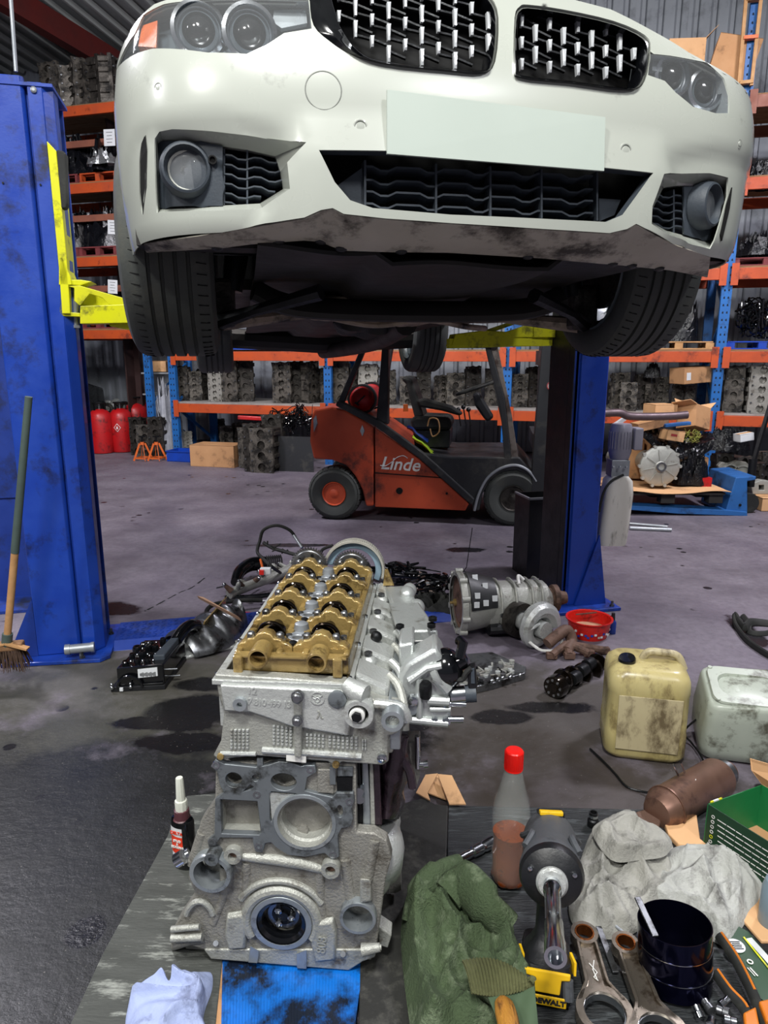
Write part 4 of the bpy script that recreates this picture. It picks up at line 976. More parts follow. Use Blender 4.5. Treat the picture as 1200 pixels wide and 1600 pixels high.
# seat, belt, wheel, column
st = fb([(640, 655), (650, 650), (700, 652), (706, 660), (704, 672), (645, 672)], .3, .42, 'seat', 'black_rubber', .03)
fb([(648, 654), (634, 600), (626, 592), (632, 588), (643, 592), (655, 628), (662, 652)], .32, .38, 'seat_back', 'black_rubber', .03)
fb([(650, 626), (662, 622), (706, 634), (724, 646), (718, 650), (690, 642), (655, 636)], .26, .07, 'armrest', 'black_rubber', .02)
fb([(645, 672), (704, 672), (702, 700), (648, 700)], .34, .34, 'seat_base', 'forklift_grey', .01)
MB().tube(cat_rom([K(*p, .25) for p in ((668, 666), (672, 654), (684, 656), (686, 674), (676, 682), (672, 670))], 6), .006, 6).build('seat_belt', 'wood_pale', fl_)
fb([(738, 616), (748, 612), (772, 652), (762, 660), (756, 654), (742, 634)], .42, .1, 'steering_column', 'forklift_grey', .02)
c = K(743, 606, .47); n = (FD * -.35 + V((0, 0, 1))).normalized(); a = n.cross(FN).normalized()
mb = MB(); mb.tube(circ(c, a, FN, .17, 30), .013, 8, closed=True)
for k in range(3): mb.beam(c, c + (a * cos(2.1 * k) + FN * sin(2.1 * k)) * .16, .02, .01, n)
mb.build('steering_wheel', 'black_rubber', fl_)
mb = MB()
for k, (x, y) in enumerate(((716, 640), (724, 636), (732, 640))): mb.cyl(K(x + 4, y + 26, .3), K(x, y, .3), .006); mb.ball(K(x, y, .3), .02)
mb.build('control_levers', 'black_plastic', fl_)
fb([(489, 655), (494, 648), (496, 662), (490, 676)], -.01, .05, 'tail_lamp', 'lamp_silver', .006)
fb([(630, 632), (637, 632), (637, 643), (630, 643)], .24, .03, 'orange_buckle', 'orange_paint')
fb([(566, 664), (569.5, 673), (566, 682), (562.5, 673)], -.006, .006, 'diamond_badge', 'lamp_silver')
MB().lathe([(.028, -.002), (.028, .02), (0, .02)], K(624, 767, 0), FN, 18).build('jack_hole', 'void', fl_)
MB().lathe([(.010, -.004), (.010, .0), (0, -.004)], K(698, 771, 0), FN, 12).build('panel_bolt', 'dark_steel', fl_)
Mx = frame(K(625, 726, -.002), FD - V((0, 0, .04)), (0, 0, 1))
text('Linde', .150, Mx, 'white_print', fl_, 'lettering', .0008, .25, bold=.002)
MB().tube(cat_rom([K(*p, -.004) for p in ((594, 727), (602, 728), (612, 722), (620, 715), (630, 712), (637, 716))], 5), .0035, 5).build('lettering_swash', 'white_print', fl_)
# items on the forklift
mb = MB(); pts = [[K(x, y, .06 + .06 * j) + V((0, 0, .012 * sin(j * 1.7 + i))) for j in range(6)] for i, (x, y) in enumerate(((646, 682), (652, 688), (660, 692), (668, 698), (676, 706), (686, 713), (698, 717)))]
mb.loft(pts, closed=False, cap=False); tag(mb.build('safety_vest', 'hi_vis', None, 60, solid=.012), 'yellow-green safety vest draped over the forklift floor', 'vest')
mb = MB(); pts = [[K(x, y, .10 + .05 * j) + V((0, 0, .012 * sin(j * 1.7 + i))) for j in range(5)] for i, (x, y) in enumerate(((636, 668), (644, 672), (650, 680), (658, 684), (668, 690)))]
mb.loft(pts, closed=False, cap=False); tag(mb.build('work_jacket', 'blue_paint_dull', None, 60, solid=.015), 'dark blue work jacket on the forklift beside the vest', 'jacket')
# ================================================================== racks and what is on them
mat('hole', '#0a1a2c', 0.9)
def rzt(px, py, w=0.0): return RT(px, py, w)[1]
TU = [RT(px, py)[0] for px, py in ((272, 640), (511, 560), (793, 580), (1127, 540))]
TU.append(TU[3] + (TU[3] - TU[2]))
Z1 = RZ1; Z2 = rzt(1180, 549); Z3 = rzt(1180, 418); Z4 = rzt(1185, 277); Z5 = rzt(1170, 150); Z4b = rzt(1190, 296)
DEP = 1.0
rack = thing('pallet_rack', 'long orange and blue pallet rack with engines along the back wall', 'rack', R(TU[2], .5, 0), RANG)
def upright(t, z1, par, z0=0.0):
 for w in (0.0, DEP):
  mb = MB(); a = R(t, w, z0); mb.poly([R(t - .05, w, z0), R(t + .05, w, z0), R(t + .05, w + .06, z0), R(t + .04, w + .06, z0), R(t + .04, w + .01, z0), R(t - .04, w + .01, z0), R(t - .04, w + .06, z0), R(t - .05, w + .06, z0)], (0, 0, z1 - z0))
  u = mb.build('upright', 'rack_blue', par, 0)
  if w == 0:
   mb = MB(); z = z0 + .08
   while z < z1 - .05:
    for dx in (-.02, .02): c = R(t + dx, -.001, z); mb.add([c - RD * .009 - V((0, 0, .009)), c + RD * .009 - V((0, 0, .012)), c + RD * .006 + V((0, 0, .012)), c - RD * .006 + V((0, 0, .009))], [(0, 1, 2, 3)])
    z += .075
   x = mb.build('slots', 'hole', u, 0); x['kind'] = 'stuff'
 mb = MB(); z = z0 + .15; k = 0
 while z + .55 < z1: mb.beam(R(t, .03 if k % 2 else DEP, z), R(t, DEP if k % 2 else .03, z + .55), .03, .03); z += .55; k += 1
 mb.build('bracing', 'rack_blue', par, 0)
def beam(t0, t1, z, par, m='rack_orange', h=.115, deck='wood'):
 for w in (-.03, DEP + .05):
  mb = MB(); mb.poly([R(t0 + .05, w, z - h), R(t0 + .05, w, z), R(t0 + .05, w + .045, z), R(t0 + .05, w + .045, z - h)], R(t1 - .05, w, 0) - R(t0 + .05, w, 0)); mb.build('beam', m, par, 0, bevel=.004)
  if w < 0:
   for t in (t0 + .055, t1 - .055):
    mb = MB(); c = R(t, w - .006, z - h * .55); mb.box((0, 0, 0), (.07, .012, h * 1.9), Matrix.Translation(c) @ Matrix.Rotation(RANG, 4, 'Z')); mb.build('end_bracket', m, par, 0)
 if deck:
  n = 5
  for k in range(n): c = (R(t0, DEP * (k + .5) / n, z + .011) + R(t1, DEP * (k + .5) / n, z + .011)) / 2; MB().box((0, 0, 0), (t1 - t0 - .1, DEP / n - .015, .02), Matrix.Translation(c) @ Matrix.Rotation(RANG, 4, 'Z')).build('deck_board', deck, par, 0)
ZTOP = 4.7
for i, t in enumerate(TU): upright(t, 2.3 if i in (0, 1, 2) else ZTOP, rack)
mat('pale_deck', '#97938f', 0.8, 0.0, '#77736f', .8, 7)
for i in range(4):
 if i != 2: beam(TU[i], TU[i + 1], Z1, rack, deck='pale_deck')
 else: beam(TU[i], TU[i + 1], Z1, rack, deck='pale_deck')
 beam(TU[i], TU[i + 1], Z2, rack)
for z, m in ((Z3, 'rack_orange'), (Z4, 'rack_orange'), (Z5, 'rack_brown')): beam(TU[3], TU[4], z, rack, m); beam(TU[2], TU[3], z, rack, m)
# ---- left rack, farther along the same wall
lr = thing('pallet_rack', 'tall orange pallet rack of bagged engines behind the left post', 'rack', R(-2.2, .5, 0), RANG)
TL = [-3.0, -0.30]
LZ = [rzt(150, 516), rzt(150, 402), rzt(150, 286), rzt(150, 163)]
for t in TL: upright(t, 4.6, lr)
for i in range(1):
 for z in LZ: beam(TL[i], TL[i + 1], z, lr)
 for z in LZ[1:]:
  for w in (-.03,):
   mb = MB(); mb.poly([R(TL[i] + .05, w + .2, z - .42), R(TL[i] + .05, w + .2, z - .34), R(TL[i] + .05, w + .25, z - .34), R(TL[i] + .05, w + .25, z - .42)], R(TL[i + 1] - .05, 0, 0) - R(TL[i] + .05, 0, 0)); mb.build('stiffener', 'rack_brown', lr, 0)
# ================================================================== prototypes (built at the origin, front towards -y)
def E0(name, label, cat, group=None): return thing(name, label, cat, (0, 0, 0), 0, group)
def orn(n): return ['first', 'second', 'third', 'fourth', 'fifth', 'sixth', 'seventh', 'eighth', 'ninth', 'tenth', 'eleventh', 'twelfth', 'thirteenth', 'fourteenth'][n]
def head_proto(kind, m='cast_grime'):
 """cylinder block / head stood on its end: frame with four or six bores, studs, ribs"""
 t = E0('cylinder_head' if kind else 'engine_block', '', 'engine part')
 w, d, h = (.19, .14, .50) if kind == 1 else (.22, .12, .46) if kind == 2 else (.24, .26, .44)
 r = .036 if kind != 0 else .043; n = 5 if kind == 2 else 4
 holes = [circ((0, 0, h * (i + .5) / n), (1, 0, 0), (0, 0, 1), r, 14) for i in range(n)]
 o = []
 for k in range(28):
  f = k / 28 * 4; e = .008 * noise.noise(V((k * .9, kind * 3.1, 0))) + (.010 if k % 3 == 0 else 0)
  if f < 1: p = (-w / 2 + w * f, -e)
  elif f < 2: p = (w / 2 + e, h * (f - 1))
  elif f < 3: p = (w / 2 - w * (f - 2), h + e)
  else: p = (-w / 2 - e, h * (4 - f))
  o.append(V((p[0], -d / 2, max(0.0, p[1]))))
 for i, q in enumerate(holes): holes[i] = [V((p.x, -d / 2, p.z)) for p in q]
 mb = MB(); mb.sheet(o, holes, (0, .03, 0)); mb.build('deck_face', m, t, 0)
 mb = MB(); mb.box((0, .015, h / 2), (w * .86, d - .03, h * .96));
 for i in range(n):
  mb.box((-w / 2 + .01, .01, h * (i + .5) / n), (.03, d * .7, h / n * .5)); mb.box((w / 2 - .01, .0, h * (i + .5) / n), (.035, d * .6, h / n * .35))
  if kind == 2: mb.cyl((0, -d / 2 + .02, h * (i + 1.0) / n - .01), (0, -d / 2 - .02, h * (i + 1.0) / n - .01), .016, n=8)
 mb.build('casting', 'dirty_iron' if kind == 0 else m, t, 0, bevel=.006)
 mb = MB()
 for i in range(n): mb.lathe([(r, .0), (r, .05), (0, .05)], (0, -d / 2 + .002, h * (i + .5) / n), (0, 1, 0), 14, cap=False)
 mb.build('bores', 'bore_dark', t)['kind'] = 'stuff'
 mb = MB()
 for i in range(n + 1):
  for x in (-w * .40, w * .40): mb.cyl((x, -d / 2 + .01, .02 + (h - .04) * i / n), (x, -d / 2 - .012, .02 + (h - .04) * i / n), .009, n=6)
 mb.build('bolts', 'steel', t, 0)['kind'] = 'stuff'; return t
def bag_proto(seed, m='bin_liner', sx=.42, sy=.34, h=.5):
 t = E0('bagged_engine', '', 'bagged engine')
 crumple(MB(), (0, 0, 0), sx, sy, h, seed, 34, 26, .42, 1.15, 0, .22, 12).build('plastic_wrap', m, t, 24); return t
def pallet_proto(m):
 t = E0('pallet', '', 'pallet')
 for k in range(6): MB().box((0, -.4 + k * .16, .125), (1.1, .11, .018)).build('top_board', m, t, 0)
 for k in range(3):
  for x in (-.5, 0, .5): MB().box((x, -.42 + k * .42, .065), (.13, .1, .09)).build('block', m, t, 0)
  MB().box((0, -.42 + k * .42, .011), (1.1, .1, .018)).build('bottom_board', m, t, 0)
 return t
def carton(w, d, h, open_=True, m='cardboard', th=.005, label='', flaps=(1, 1, 1, 1)):
 t = E0('cardboard_box', label, 'box')
 mb = MB(); o = [(-w / 2, -d / 2, 0), (w / 2, -d / 2, 0), (w / 2, d / 2, 0), (-w / 2, d / 2, 0)]
 i_ = [(-w / 2 + th, -d / 2 + th, 0), (w / 2 - th, -d / 2 + th, 0), (w / 2 - th, d / 2 - th, 0), (-w / 2 + th, d / 2 - th, 0)]
 mb.sheet(o, [i_], (0, 0, h)); mb.box((0, 0, th / 2), (w, d, th))
 if not open_: mb.box((0, 0, h - th / 2), (w, d, th))
 mb.build('body', m, t, 0)
 if open_:
  L_ = min(d, w) * .45
  for k, (a, b, n) in enumerate((((-w / 2, -d / 2), (w / 2, -d / 2), (0, -1)), ((w / 2, -d / 2), (w / 2, d / 2), (1, 0)), ((w / 2, d / 2), (-w / 2, d / 2), (0, 1)), ((-w / 2, d / 2), (-w / 2, -d / 2), (-1, 0)))):
   if not flaps[k]: continue
   up = (.3, .7, .9, .2)[k] * L_; out = sqrt(max(0, L_ ** 2 - up ** 2))
   q = [V((*a, h)), V((*b, h)), V((b[0] + n[0] * out, b[1] + n[1] * out, h + up)), V((a[0] + n[0] * out, a[1] + n[1] * out, h + up))]
   mb = MB(); mb.loft([q, [p + V((0, 0, th)) for p in q]]); mb.build('flap', 'cardboard_pale', t, 0)
 else:
  MB().box((0, 0, h + .0006), (w * .98, .05, .001)).build('tape', 'wood_pale', t, 0)
 return t
def gearbox_proto():
 t = E0('gearbox', '', 'gearbox')
 mb = MB(); mb.lathe([(.03, -.02), (.05, 0), (.16, .0), (.185, .012), (.19, .02), (.19, .035), (.17, .04), (.14, .16), (.11, .24), (.10, .40), (.06, .44), (0, .45)], (0, 0, .19), (0, 1, 0), 30); mb.build('bell_housing', 'cast_alu', t)
 mb = MB()
 for k in range(10): a = 2 * pi * k / 10; mb.cyl((cos(a) * .19, .005, .19 + sin(a) * .19), (cos(a) * .19, .04, .19 + sin(a) * .19), .016, n=8)
 for k in range(8): a = 2 * pi * k / 8 + .2; mb.beam((cos(a) * .06, -.003, .19 + sin(a) * .06), (cos(a) * .16, -.003, .19 + sin(a) * .16), .006, .006, (0, 1, 0))
 mb.build('ribs', 'cast_alu', t)
 MB().lathe([(.045, -.01), (.045, -.03), (.03, -.03), (.03, -.012), (0, -.012)], (0, 0, .19), (0, 1, 0), 20).build('input_shaft', 'steel', t); return t
H1, H2, H0 = head_proto(1), head_proto(2), head_proto(0, 'cast_grime')
H1d = head_proto(1, 'dirty_iron'); H2b = head_proto(2, 'cast_alu_dirty')
PR, PO, PB, PW = pallet_proto('pallet_red'), pallet_proto('rack_orange'), pallet_proto('blue_plastic'), pallet_proto('wood_pale')
BG = [bag_proto(k) for k in range(1, 6)]
GBX = gearbox_proto()
USED = {}
def put(proto, loc, rz=0.0, label='', scale=None, group=None, rx=0.0, ry=0.0, base=None):
 """the first time moves the prototype itself, then copies it"""
 rot = (rx, ry, RANG + rz)
 if proto.name not in USED:
  USED[proto.name] = 1; o = proto; PEND.append((o, loc, rot, scale, label, group)); return None
 return copy_tree(proto, loc, rot, label, scale, group)
PEND = []
def on(px, py, z, w=0.3):                   # place on a shelf of height z under a pixel column, w metres behind the front
 t, _ = RT(px, py, w); return R(t, w, z + .022)
# ---- low shelf, bay by bay (left to right)
low = [(288, H1, .92, .25, 0), (304, H2, .85, .3, .5), (318, H1d, .85, .45, .9), (338, H2b, .86, .2, 0), (363, H1, 1.1, .25, 0), (385, H1d, 1.1, .35, .3), (443, H2, 1.12, .2, 0), (462, H1d, 1.05, .35, .5), (484, H1, 1.05, .3, 1.2), (497, H2, .95, .45, 0),
  (534, H1, 1.1, .25, .1), (556, H1d, .9, .3, .6), (577, H2b, 1.08, .2, .0), (608, H1, .85, .3, .3), (640, H0, .8, .3, .0), (662, H1d, .9, .35, .2), (690, H2, .8, .3, .7), (712, H0, .9, .4, .2), (738, H1d, .95, .35, .4), (770, H1, .9, .45, .0), (812, H2, .85, .3, .2), (834, H1d, .95, .35, .6)]
for i, (px, pr, s, w, rz) in enumerate(low):
 where = 'left bay of the low shelf' if px < 511 else 'low shelf behind the forklift cab' if px < 790 else 'low shelf behind the forklift mast'
 j = i if px < 511 else i - 10 if px < 790 else i - 20
 put(pr, on(px, 600, Z1, w), rz, f'{"dark iron" if pr is H1d else "grimy alloy" if pr in (H1, H2) else "pale alloy" if pr is H2b else "oily"} casting on end, {where}, {orn(j)} from its left', s, 'castings stood on the low shelf')
# ---- right of the post
rt = [(968, H2, .9, .25, .3, 'narrow alloy casting on the low shelf just right of the right blue post'), (983, H0, .72, .1, 0, 'alloy block with four round bores facing front on the low right shelf'), (1003, H1d, .8, .3, .4, 'dark iron casting beside the four-bore block on the low shelf'),
  (1018, H1, .6, .25, .9, 'small grimy casting in front of the low shelf, left of the hanging carton'), (1032, H2, .8, .4, .1, 'alloy casting half behind the hanging carton, left side'), (1060, H1d, .6, .3, 0, 'dark casting under the hanging carton on the low shelf'), (1078, H1, .55, .25, .2, 'grimy casting under the hanging carton, right side'),
  (1146, H1, 1.0, .2, 0, 'tall alloy casting with bores right of the rightmost blue upright'), (1166, H1d, .95, .4, .5, 'dark casting in the low right bay between two alloy ones'), (1188, H2b, 1.1, .15, .1, 'pale alloy casting at the right picture edge on the low shelf')]
for px, pr, s, w, rz, lb in rt: put(pr, on(px, 600, Z1, w), rz, lb, s)
# ---- shelf above (beam at eye height): pallets and engines
p = on(1056, 540, Z2, .35); put(PW, p, 0, 'pale wooden pallet on the eye-level shelf left of the rightmost upright', .62)
put(BG[0], U(p, .085), 0, 'dark wrapped engine on the pale pallet on the eye-level shelf', (.62, .6, 1.05))
p = on(1182, 540, Z2, .35); put(PB, p, 0, 'blue pallet at the right picture edge on the eye-level shelf', .62)
p = on(425, 540, Z2, .3); put(PB, p, 0, 'blue plastic pallet on the shelf above the left castings', .75)
mb = MB(); random.seed(3)
for k in range(26):
 c = on(1172 + random.uniform(-14, 26), 530, Z2 + .11, .2 + random.random() * .3); a = [c + V((random.uniform(-.12, .12), random.uniform(-.12, .12), random.uniform(0, .42))) for _ in range(5)]
 mb.tube(cat_rom(a, 5), random.uniform(.006, .014), 6)
mb.build('hose_tangle', 'black_gloss'); tag(COL.objects[-1], 'black tangle of hoses and wiring on the blue pallet at right', 'hoses')
# ---- upper right: cartons and wooden frame on the brown top shelf
p = on(1064, 100, Z5, .30); c1 = carton(.36, .34, .27, True, 'cardboard_pale', label='open pale carton high up beside the bonnet on the brown shelf', flaps=(0, 1, 0, 0)); c1.location = U(p, .33); c1.rotation_euler = (0, 0, RANG + .2)
c1b = carton(.5, .4, .31, False, 'dark_steel', label='dark crate under the open pale carton on the top shelf'); c1b.location = p; c1b.rotation_euler = (0, 0, RANG)
p = on(1124, 134, Z5, .15); c2 = carton(.40, .30, .52, False, 'cardboard', label='brown carton leaning on the top shelf beside the wooden frame'); c2.location = p + V((.02, 0, .02)); c2.rotation_euler = (0, rad(14), RANG)
fr = thing('wooden_crate', 'tall pale wooden crate frame leaning on the top shelf upright', 'crate frame', on(1166, 134, Z5, .05))
a = on(1153, 136, Z5, -.02); bq = lambda x, y: PL(x, y, R(0, -.05, 0), RN)
mb = MB(); mb.beam(bq(1154, 134), bq(1168, -30), .03, .035, RN); mb.build('rail', 'wood_pale', fr, 0)
MB().beam(bq(1174, 134), bq(1192, -30), .03, .035, RN).build('rail', 'wood_pale', fr, 0)
for y_, q_ in ((130, 'wood_pale'), (60, 'orange_paint'), (0, 'wood_pale')): MB().beam(bq(1155 + (134 - y_) * .085, y_), bq(1176 + (134 - y_) * .11, y_ - 2), .03, .06, RN).build('cross_piece', q_, fr, 0)
put(PR, on(1190, 410, Z3, .3), 0, 'red pallet on the shelf right of the blue upright, above the hoses', .6)
put(BG[2], U(on(1192, 270, Z4b, .2), .02), 0, 'bagged part on the upper right shelf beside the car', (.4, .4, .5))
put(BG[1], U(on(1188, 380, Z3, .3), .12), 0, 'dark bagged part standing on the red pallet at right', (.5, .5, .45))
# ---- left rack: bags and pallets on each level
def tagsheet(px, py, sc_, lab):
 c = PL(px, py, R(0, -.08, 0), RN); M_ = Matrix.Translation(c) @ Matrix.Rotation(RANG, 4, 'Z') @ Matrix.Rotation(random.uniform(-.15, .15), 4, 'Y')
 o = MB().box((0, 0, 0), (.16 * sc_, .003, .19 * sc_), M_).build('paper_label', 'paper', None, 0); tag(o, lab, 'paper')
 mb = MB()
 for r in range(4): mb.box((0, -.003, .06 * sc_ - r * .038 * sc_), (.09 * sc_ * (1 - .2 * (r % 2)), .001, .005 * sc_), M_)
 mb.build('print_lines', 'print_dark', o, 0)
lv = [(LZ[0], 'lowest visible level'), (LZ[1], 'second level'), (LZ[2], 'third level')]
for j, (z, nm) in enumerate(lv):
 for i, px in ((1, 122), (2, 180)):
  y = (500, 390, 275)[j]; p = on(px, y, z, .42)
  if i != 0: put((PR, PO, PR)[(i + j) % 3], p, 0, f'{"red" if (i + j) % 3 != 1 else "orange"} pallet on the left rack, {nm}, {"nearer the blue post" if i == 1 else "nearer the car"}', (.55, .8, .9))
  put(BG[(i + j * 2) % 5], U(p, .13), i * 1.3 + j, f'black plastic wrapped engine on the left rack, {nm}, {("behind the lift post", "nearer the blue post", "nearer the car")[i]}', (.95 if i else 1.1, .8, 1.0 if j else .8), 'bagged engines on the left rack')
random.seed(5)
for px, py, s, lb in ((171, 215, 1.0, 'white printed sheet on the third-level bag of the left rack'), (176, 355, .9, 'white printed sheet on the second-level bag of the left rack'), (176, 448, .9, 'white printed sheet on the lowest bag of the left rack'), (116, 430, .7, 'small pale sheet beside the yellow carriage')): tagsheet(px, py, s, lb)
mat('foil', '#c4c6c8', .2, .8, '#8d9092', .9, 20, bump=.9, bscale=30)
mb = MB(); crumple(mb, PL(156, 258, R(0, -.02, 0), RN) , .20, .1, .17, 9, 24, 16, .6, 1.2, RANG); tag(mb.build('foil_part', 'foil', None, 20), 'silver foil-wrapped part on the red pallet of the left rack', 'part')
# castings standing on the top level
for k, (px, s, pr) in enumerate(((88, 1.5, H1), (100, 1.35, H1d), (117, 1.45, H2), (133, 1.5, H1), (146, 1.45, H2), (160, 1.5, H1d), (176, 1.6, H2))):
 put(pr, on(px, 160, LZ[3], .3), .3 * k, f'grey casting on the topmost left shelf, {orn(k)} from the lift post', (s, s, s * .80), 'castings on the topmost left shelf')
# ---- floor in front of and under the racks
def gas_bottle():
 t = E0('gas_bottle', '', 'gas bottle')
 b = MB().lathe([(.12, 0), (.15, .01), (.16, .05), (.16, .48), (.145, .55), (.10, .60), (.04, .62), (0, .62)], (0, 0, 0), n=28).build('body', 'red_paint', t)
 mb = MB(); mb.tube(circ((0, 0, .70), (1, 0, 0), (0, 1, 0), .085, 14), .010, 6, closed=True)
 for a in (0, 2.1, 4.2): mb.beam((cos(a) * .085, sin(a) * .085, .58), (cos(a) * .085, sin(a) * .085, .70), .03, .006, (cos(a), sin(a), 0))
 mb.build('collar', 'dark_steel', t); MB().lathe([(.02, .62), (.02, .66), (.012, .66), (.012, .69), (0, .69)], (0, 0, 0), n=10).build('valve', 'steel', t)
 mb = MB(); mb.box((0, -.161, .34), (.10, .002, .10), Matrix.Rotation(0, 4, 'Z')); return t
gp = gas_bottle(); BS = {}
for k, (px, py, lb, s) in enumerate(((157, 709, 'faded red gas bottle, leftmost of four by the dark stanchion', 1.0), (189, 707, 'bright red gas bottle with diamond hazard sign, second from left', 1.0), (213, 702, 'red gas bottle half behind the one with the hazard sign', 1.08), (230, 698, 'red gas bottle at the rear right, nearest the plastic film', 1.08))):
 g_ = G(px, py) ; put(gp, V((g_.x, g_.y + .1, 0)), -RANG, lb, s)
g_ = G(189, 707); mb = MB(); c = V((g_.x, g_.y + .1 - .163, .36)); mb.poly([c + V((0, 0, .06)), c + V((.05, .004, 0)), c + V((0, 0, -.06)), c + V((-.05, .004, 0))], (0, -.001, 0)); ds = mb.build('hazard_diamond', 'white_print', None, 0)
mb = MB(); c += V((0, -.002, 0)); mb.poly([c + V((0, 0, .05)), c + V((.042, .004, 0)), c + V((0, 0, -.05)), c + V((-.042, .004, 0))], (0, -.001, 0)); mb.build('diamond_face', 'red_paint', ds, 0)
mb = MB(); c += V((0, -.002, 0)); mb.poly([c + V((-.012, 0, -.02)), c + V((.012, 0, -.02)), c + V((.014, 0, .0)), c + V((0, 0, .025)), c + V((-.012, 0, .004))], (0, -.001, 0)); mb.build('flame_sign', 'white_print', ds, 0)
tag(ds, 'white outlined flame diamond on the second red gas bottle', 'hazard sign')
def jack_stand():
 t = E0('jack_stand', '', 'jack stand'); mb = MB()
 for sx, sy in ((1, 1), (1, -1), (-1, 1), (-1, -1)): mb.beam((sx * .09, sy * .09, .005), (sx * .025, sy * .025, .24), .025, .006, (sx, -sy, 0))
 for s_ in (1, -1): mb.beam((-.08, s_ * .08, .04), (.08, s_ * .08, .04), .004, .02); mb.beam((s_ * .08, -.08, .04), (s_ * .08, .08, .04), .004, .02)
 mb.lathe([(.03, .22), (.028, .26), (.02, .26)], (0, 0, 0), n=12, cap=False); mb.build('stand_frame', 'orange_paint', t, 0)
 mb = MB(); mb.cyl((0, 0, .2), (0, 0, .33), .014, n=10); mb.beam((-.04, 0, .335), (.04, 0, .335), .03, .015); mb.build('ratchet_post', 'dark_steel', t, 0); return t
js = jack_stand()
for px, lb in ((221, 'orange jack stand, left of the pair before the dark castings'), (243, 'orange jack stand, right of the pair beside the blue crate')): q = G(px, 721); put(js, V((q.x, q.y + .08, 0)), 0, lb, .95)
for px, py, pr, s, rz, lb in ((216, 712, H1d, 1.05, .0, 'black casting behind the left orange jack stand'), (232, 714, H0, 1.0, .1, 'black block behind the gap of the jack stands'), (246, 716, H1d, 1.1, .1, 'black casting behind the right orange jack stand'),
       (386, 732, H1, 1.0, .1, 'dark casting just right of the long carton on the floor'), (398, 738, H1d, 1.15, 0, 'grimy casting on the floor below the red bar'), (416, 738, H0, 1.2, 0, 'heavy block with bores standing on the floor under the rack'), (428, 730, H1d, 1.3, .1, 'black casting at the right of the floor row under the rack'),
       (336, 700, H2, .9, .6, 'rusty casting above the long carton under the low shelf'), (352, 706, H0, .8, .2, 'dark block behind the long carton'), (368, 706, H1, .8, .9, 'casting between long carton and floor row'), (293, 712, H2b, .5, .3, 'small alloy part standing in the blue crate')):
 q = G(px, py); up = .10 if px == 293 else 0; put(pr, V((q.x, q.y + (.25 if px in (336, 352, 368) else .1), up)), rz, lb, s)
# clear film over parts
q = G(250, 716); mb = MB(); crumple(mb, V((q.x, q.y + .35, 0)), .26, .22, .95, 21, 30, 24, .5, 1.1, 0, .3, 10); tag(mb.build('film_wrapped_stack', 'clear_film', None, 20), 'translucent plastic film bunched over a stack beside the blue upright', 'plastic film')
# blue crate
q = G(283, 722); t = thing('parts_crate', 'shallow blue crate of metal parts at the foot of the rack', 'crate', V((q.x, q.y + .15, 0)), RANG)
mb = MB(); w_, d_, h_ = .34, .28, .13; M_ = Matrix.Translation(V((q.x, q.y + .15, 0))) @ Matrix.Rotation(RANG, 4, 'Z')
mb.sheet([M_ @ V(p) for p in ((-w_ / 2, -d_ / 2, 0), (w_ / 2, -d_ / 2, 0), (w_ / 2, d_ / 2, 0), (-w_ / 2, d_ / 2, 0))], [[M_ @ V(p) for p in ((-w_ / 2 + .01, -d_ / 2 + .01, 0), (w_ / 2 - .01, -d_ / 2 + .01, 0), (w_ / 2 - .01, d_ / 2 - .01, 0), (-w_ / 2 + .01, d_ / 2 - .01, 0))]], (0, 0, h_))
mb.box((0, 0, .005), (w_, d_, .01), M_); mb.build('tub', 'blue_plastic', t, 0)
mb = MB(); mb.sheet([M_ @ V(p) for p in ((-w_ / 2 - .012, -d_ / 2 - .012, h_), (w_ / 2 + .012, -d_ / 2 - .012, h_), (w_ / 2 + .012, d_ / 2 + .012, h_), (-w_ / 2 - .012, d_ / 2 + .012, h_))], [[M_ @ V(p) for p in ((-w_ / 2 + .01, -d_ / 2 + .01, h_), (w_ / 2 - .01, -d_ / 2 + .01, h_), (w_ / 2 - .01, d_ / 2 - .01, h_), (-w_ / 2 + .01, d_ / 2 - .01, h_))]], (0, 0, .012)); mb.build('rim', 'blue_plastic', t, 0)
q2 = G(337, 730); c3 = carton(.60, .35, .27, False, 'cardboard', label='long sealed brown carton on the floor under the left bay'); c3.location = V((q2.x, q2.y + .18, 0)); c3.rotation_euler = (0, 0, RANG + .02)
a = Y(372, 652, q2.y + .3); b = Y(424, 655, q2.y + .25); tag(MB().beam(a, b, .05, .05).build('red_bar', 'red_paint', None, 0, bevel=.01), 'dark red metal bar lying on the castings under the low shelf', 'bar')
# dangling wiring under the low shelf
mb = MB(); random.seed(11)
for k in range(40):
 px = random.uniform(430, 490); py = random.uniform(636, 662); c = Y(px, py, q2.y + .15); a = [c + V((random.uniform(-.1, .1), random.uniform(-.06, .06), random.uniform(-.16, .06))) for _ in range(5)]; mb.tube(cat_rom(a, 4), random.uniform(.004, .009), 5)
tag(mb.build('wiring_tangle', 'black_gloss'), 'black wiring tangle hanging below the low shelf beside the forklift', 'wiring')
mb = MB(); q3 = G(436, 736); q4 = G(490, 738); mb.hexa([q3, q4, U(q4, .42), U(q3, .42)], [p + V((0, .03, 0)) for p in (q3, q4, U(q4, .42), U(q3, .42))]); tag(mb.build('steel_sheet', 'forklift_grey', None, 0), 'dark grey steel panel standing behind the forklift tail', 'panel')
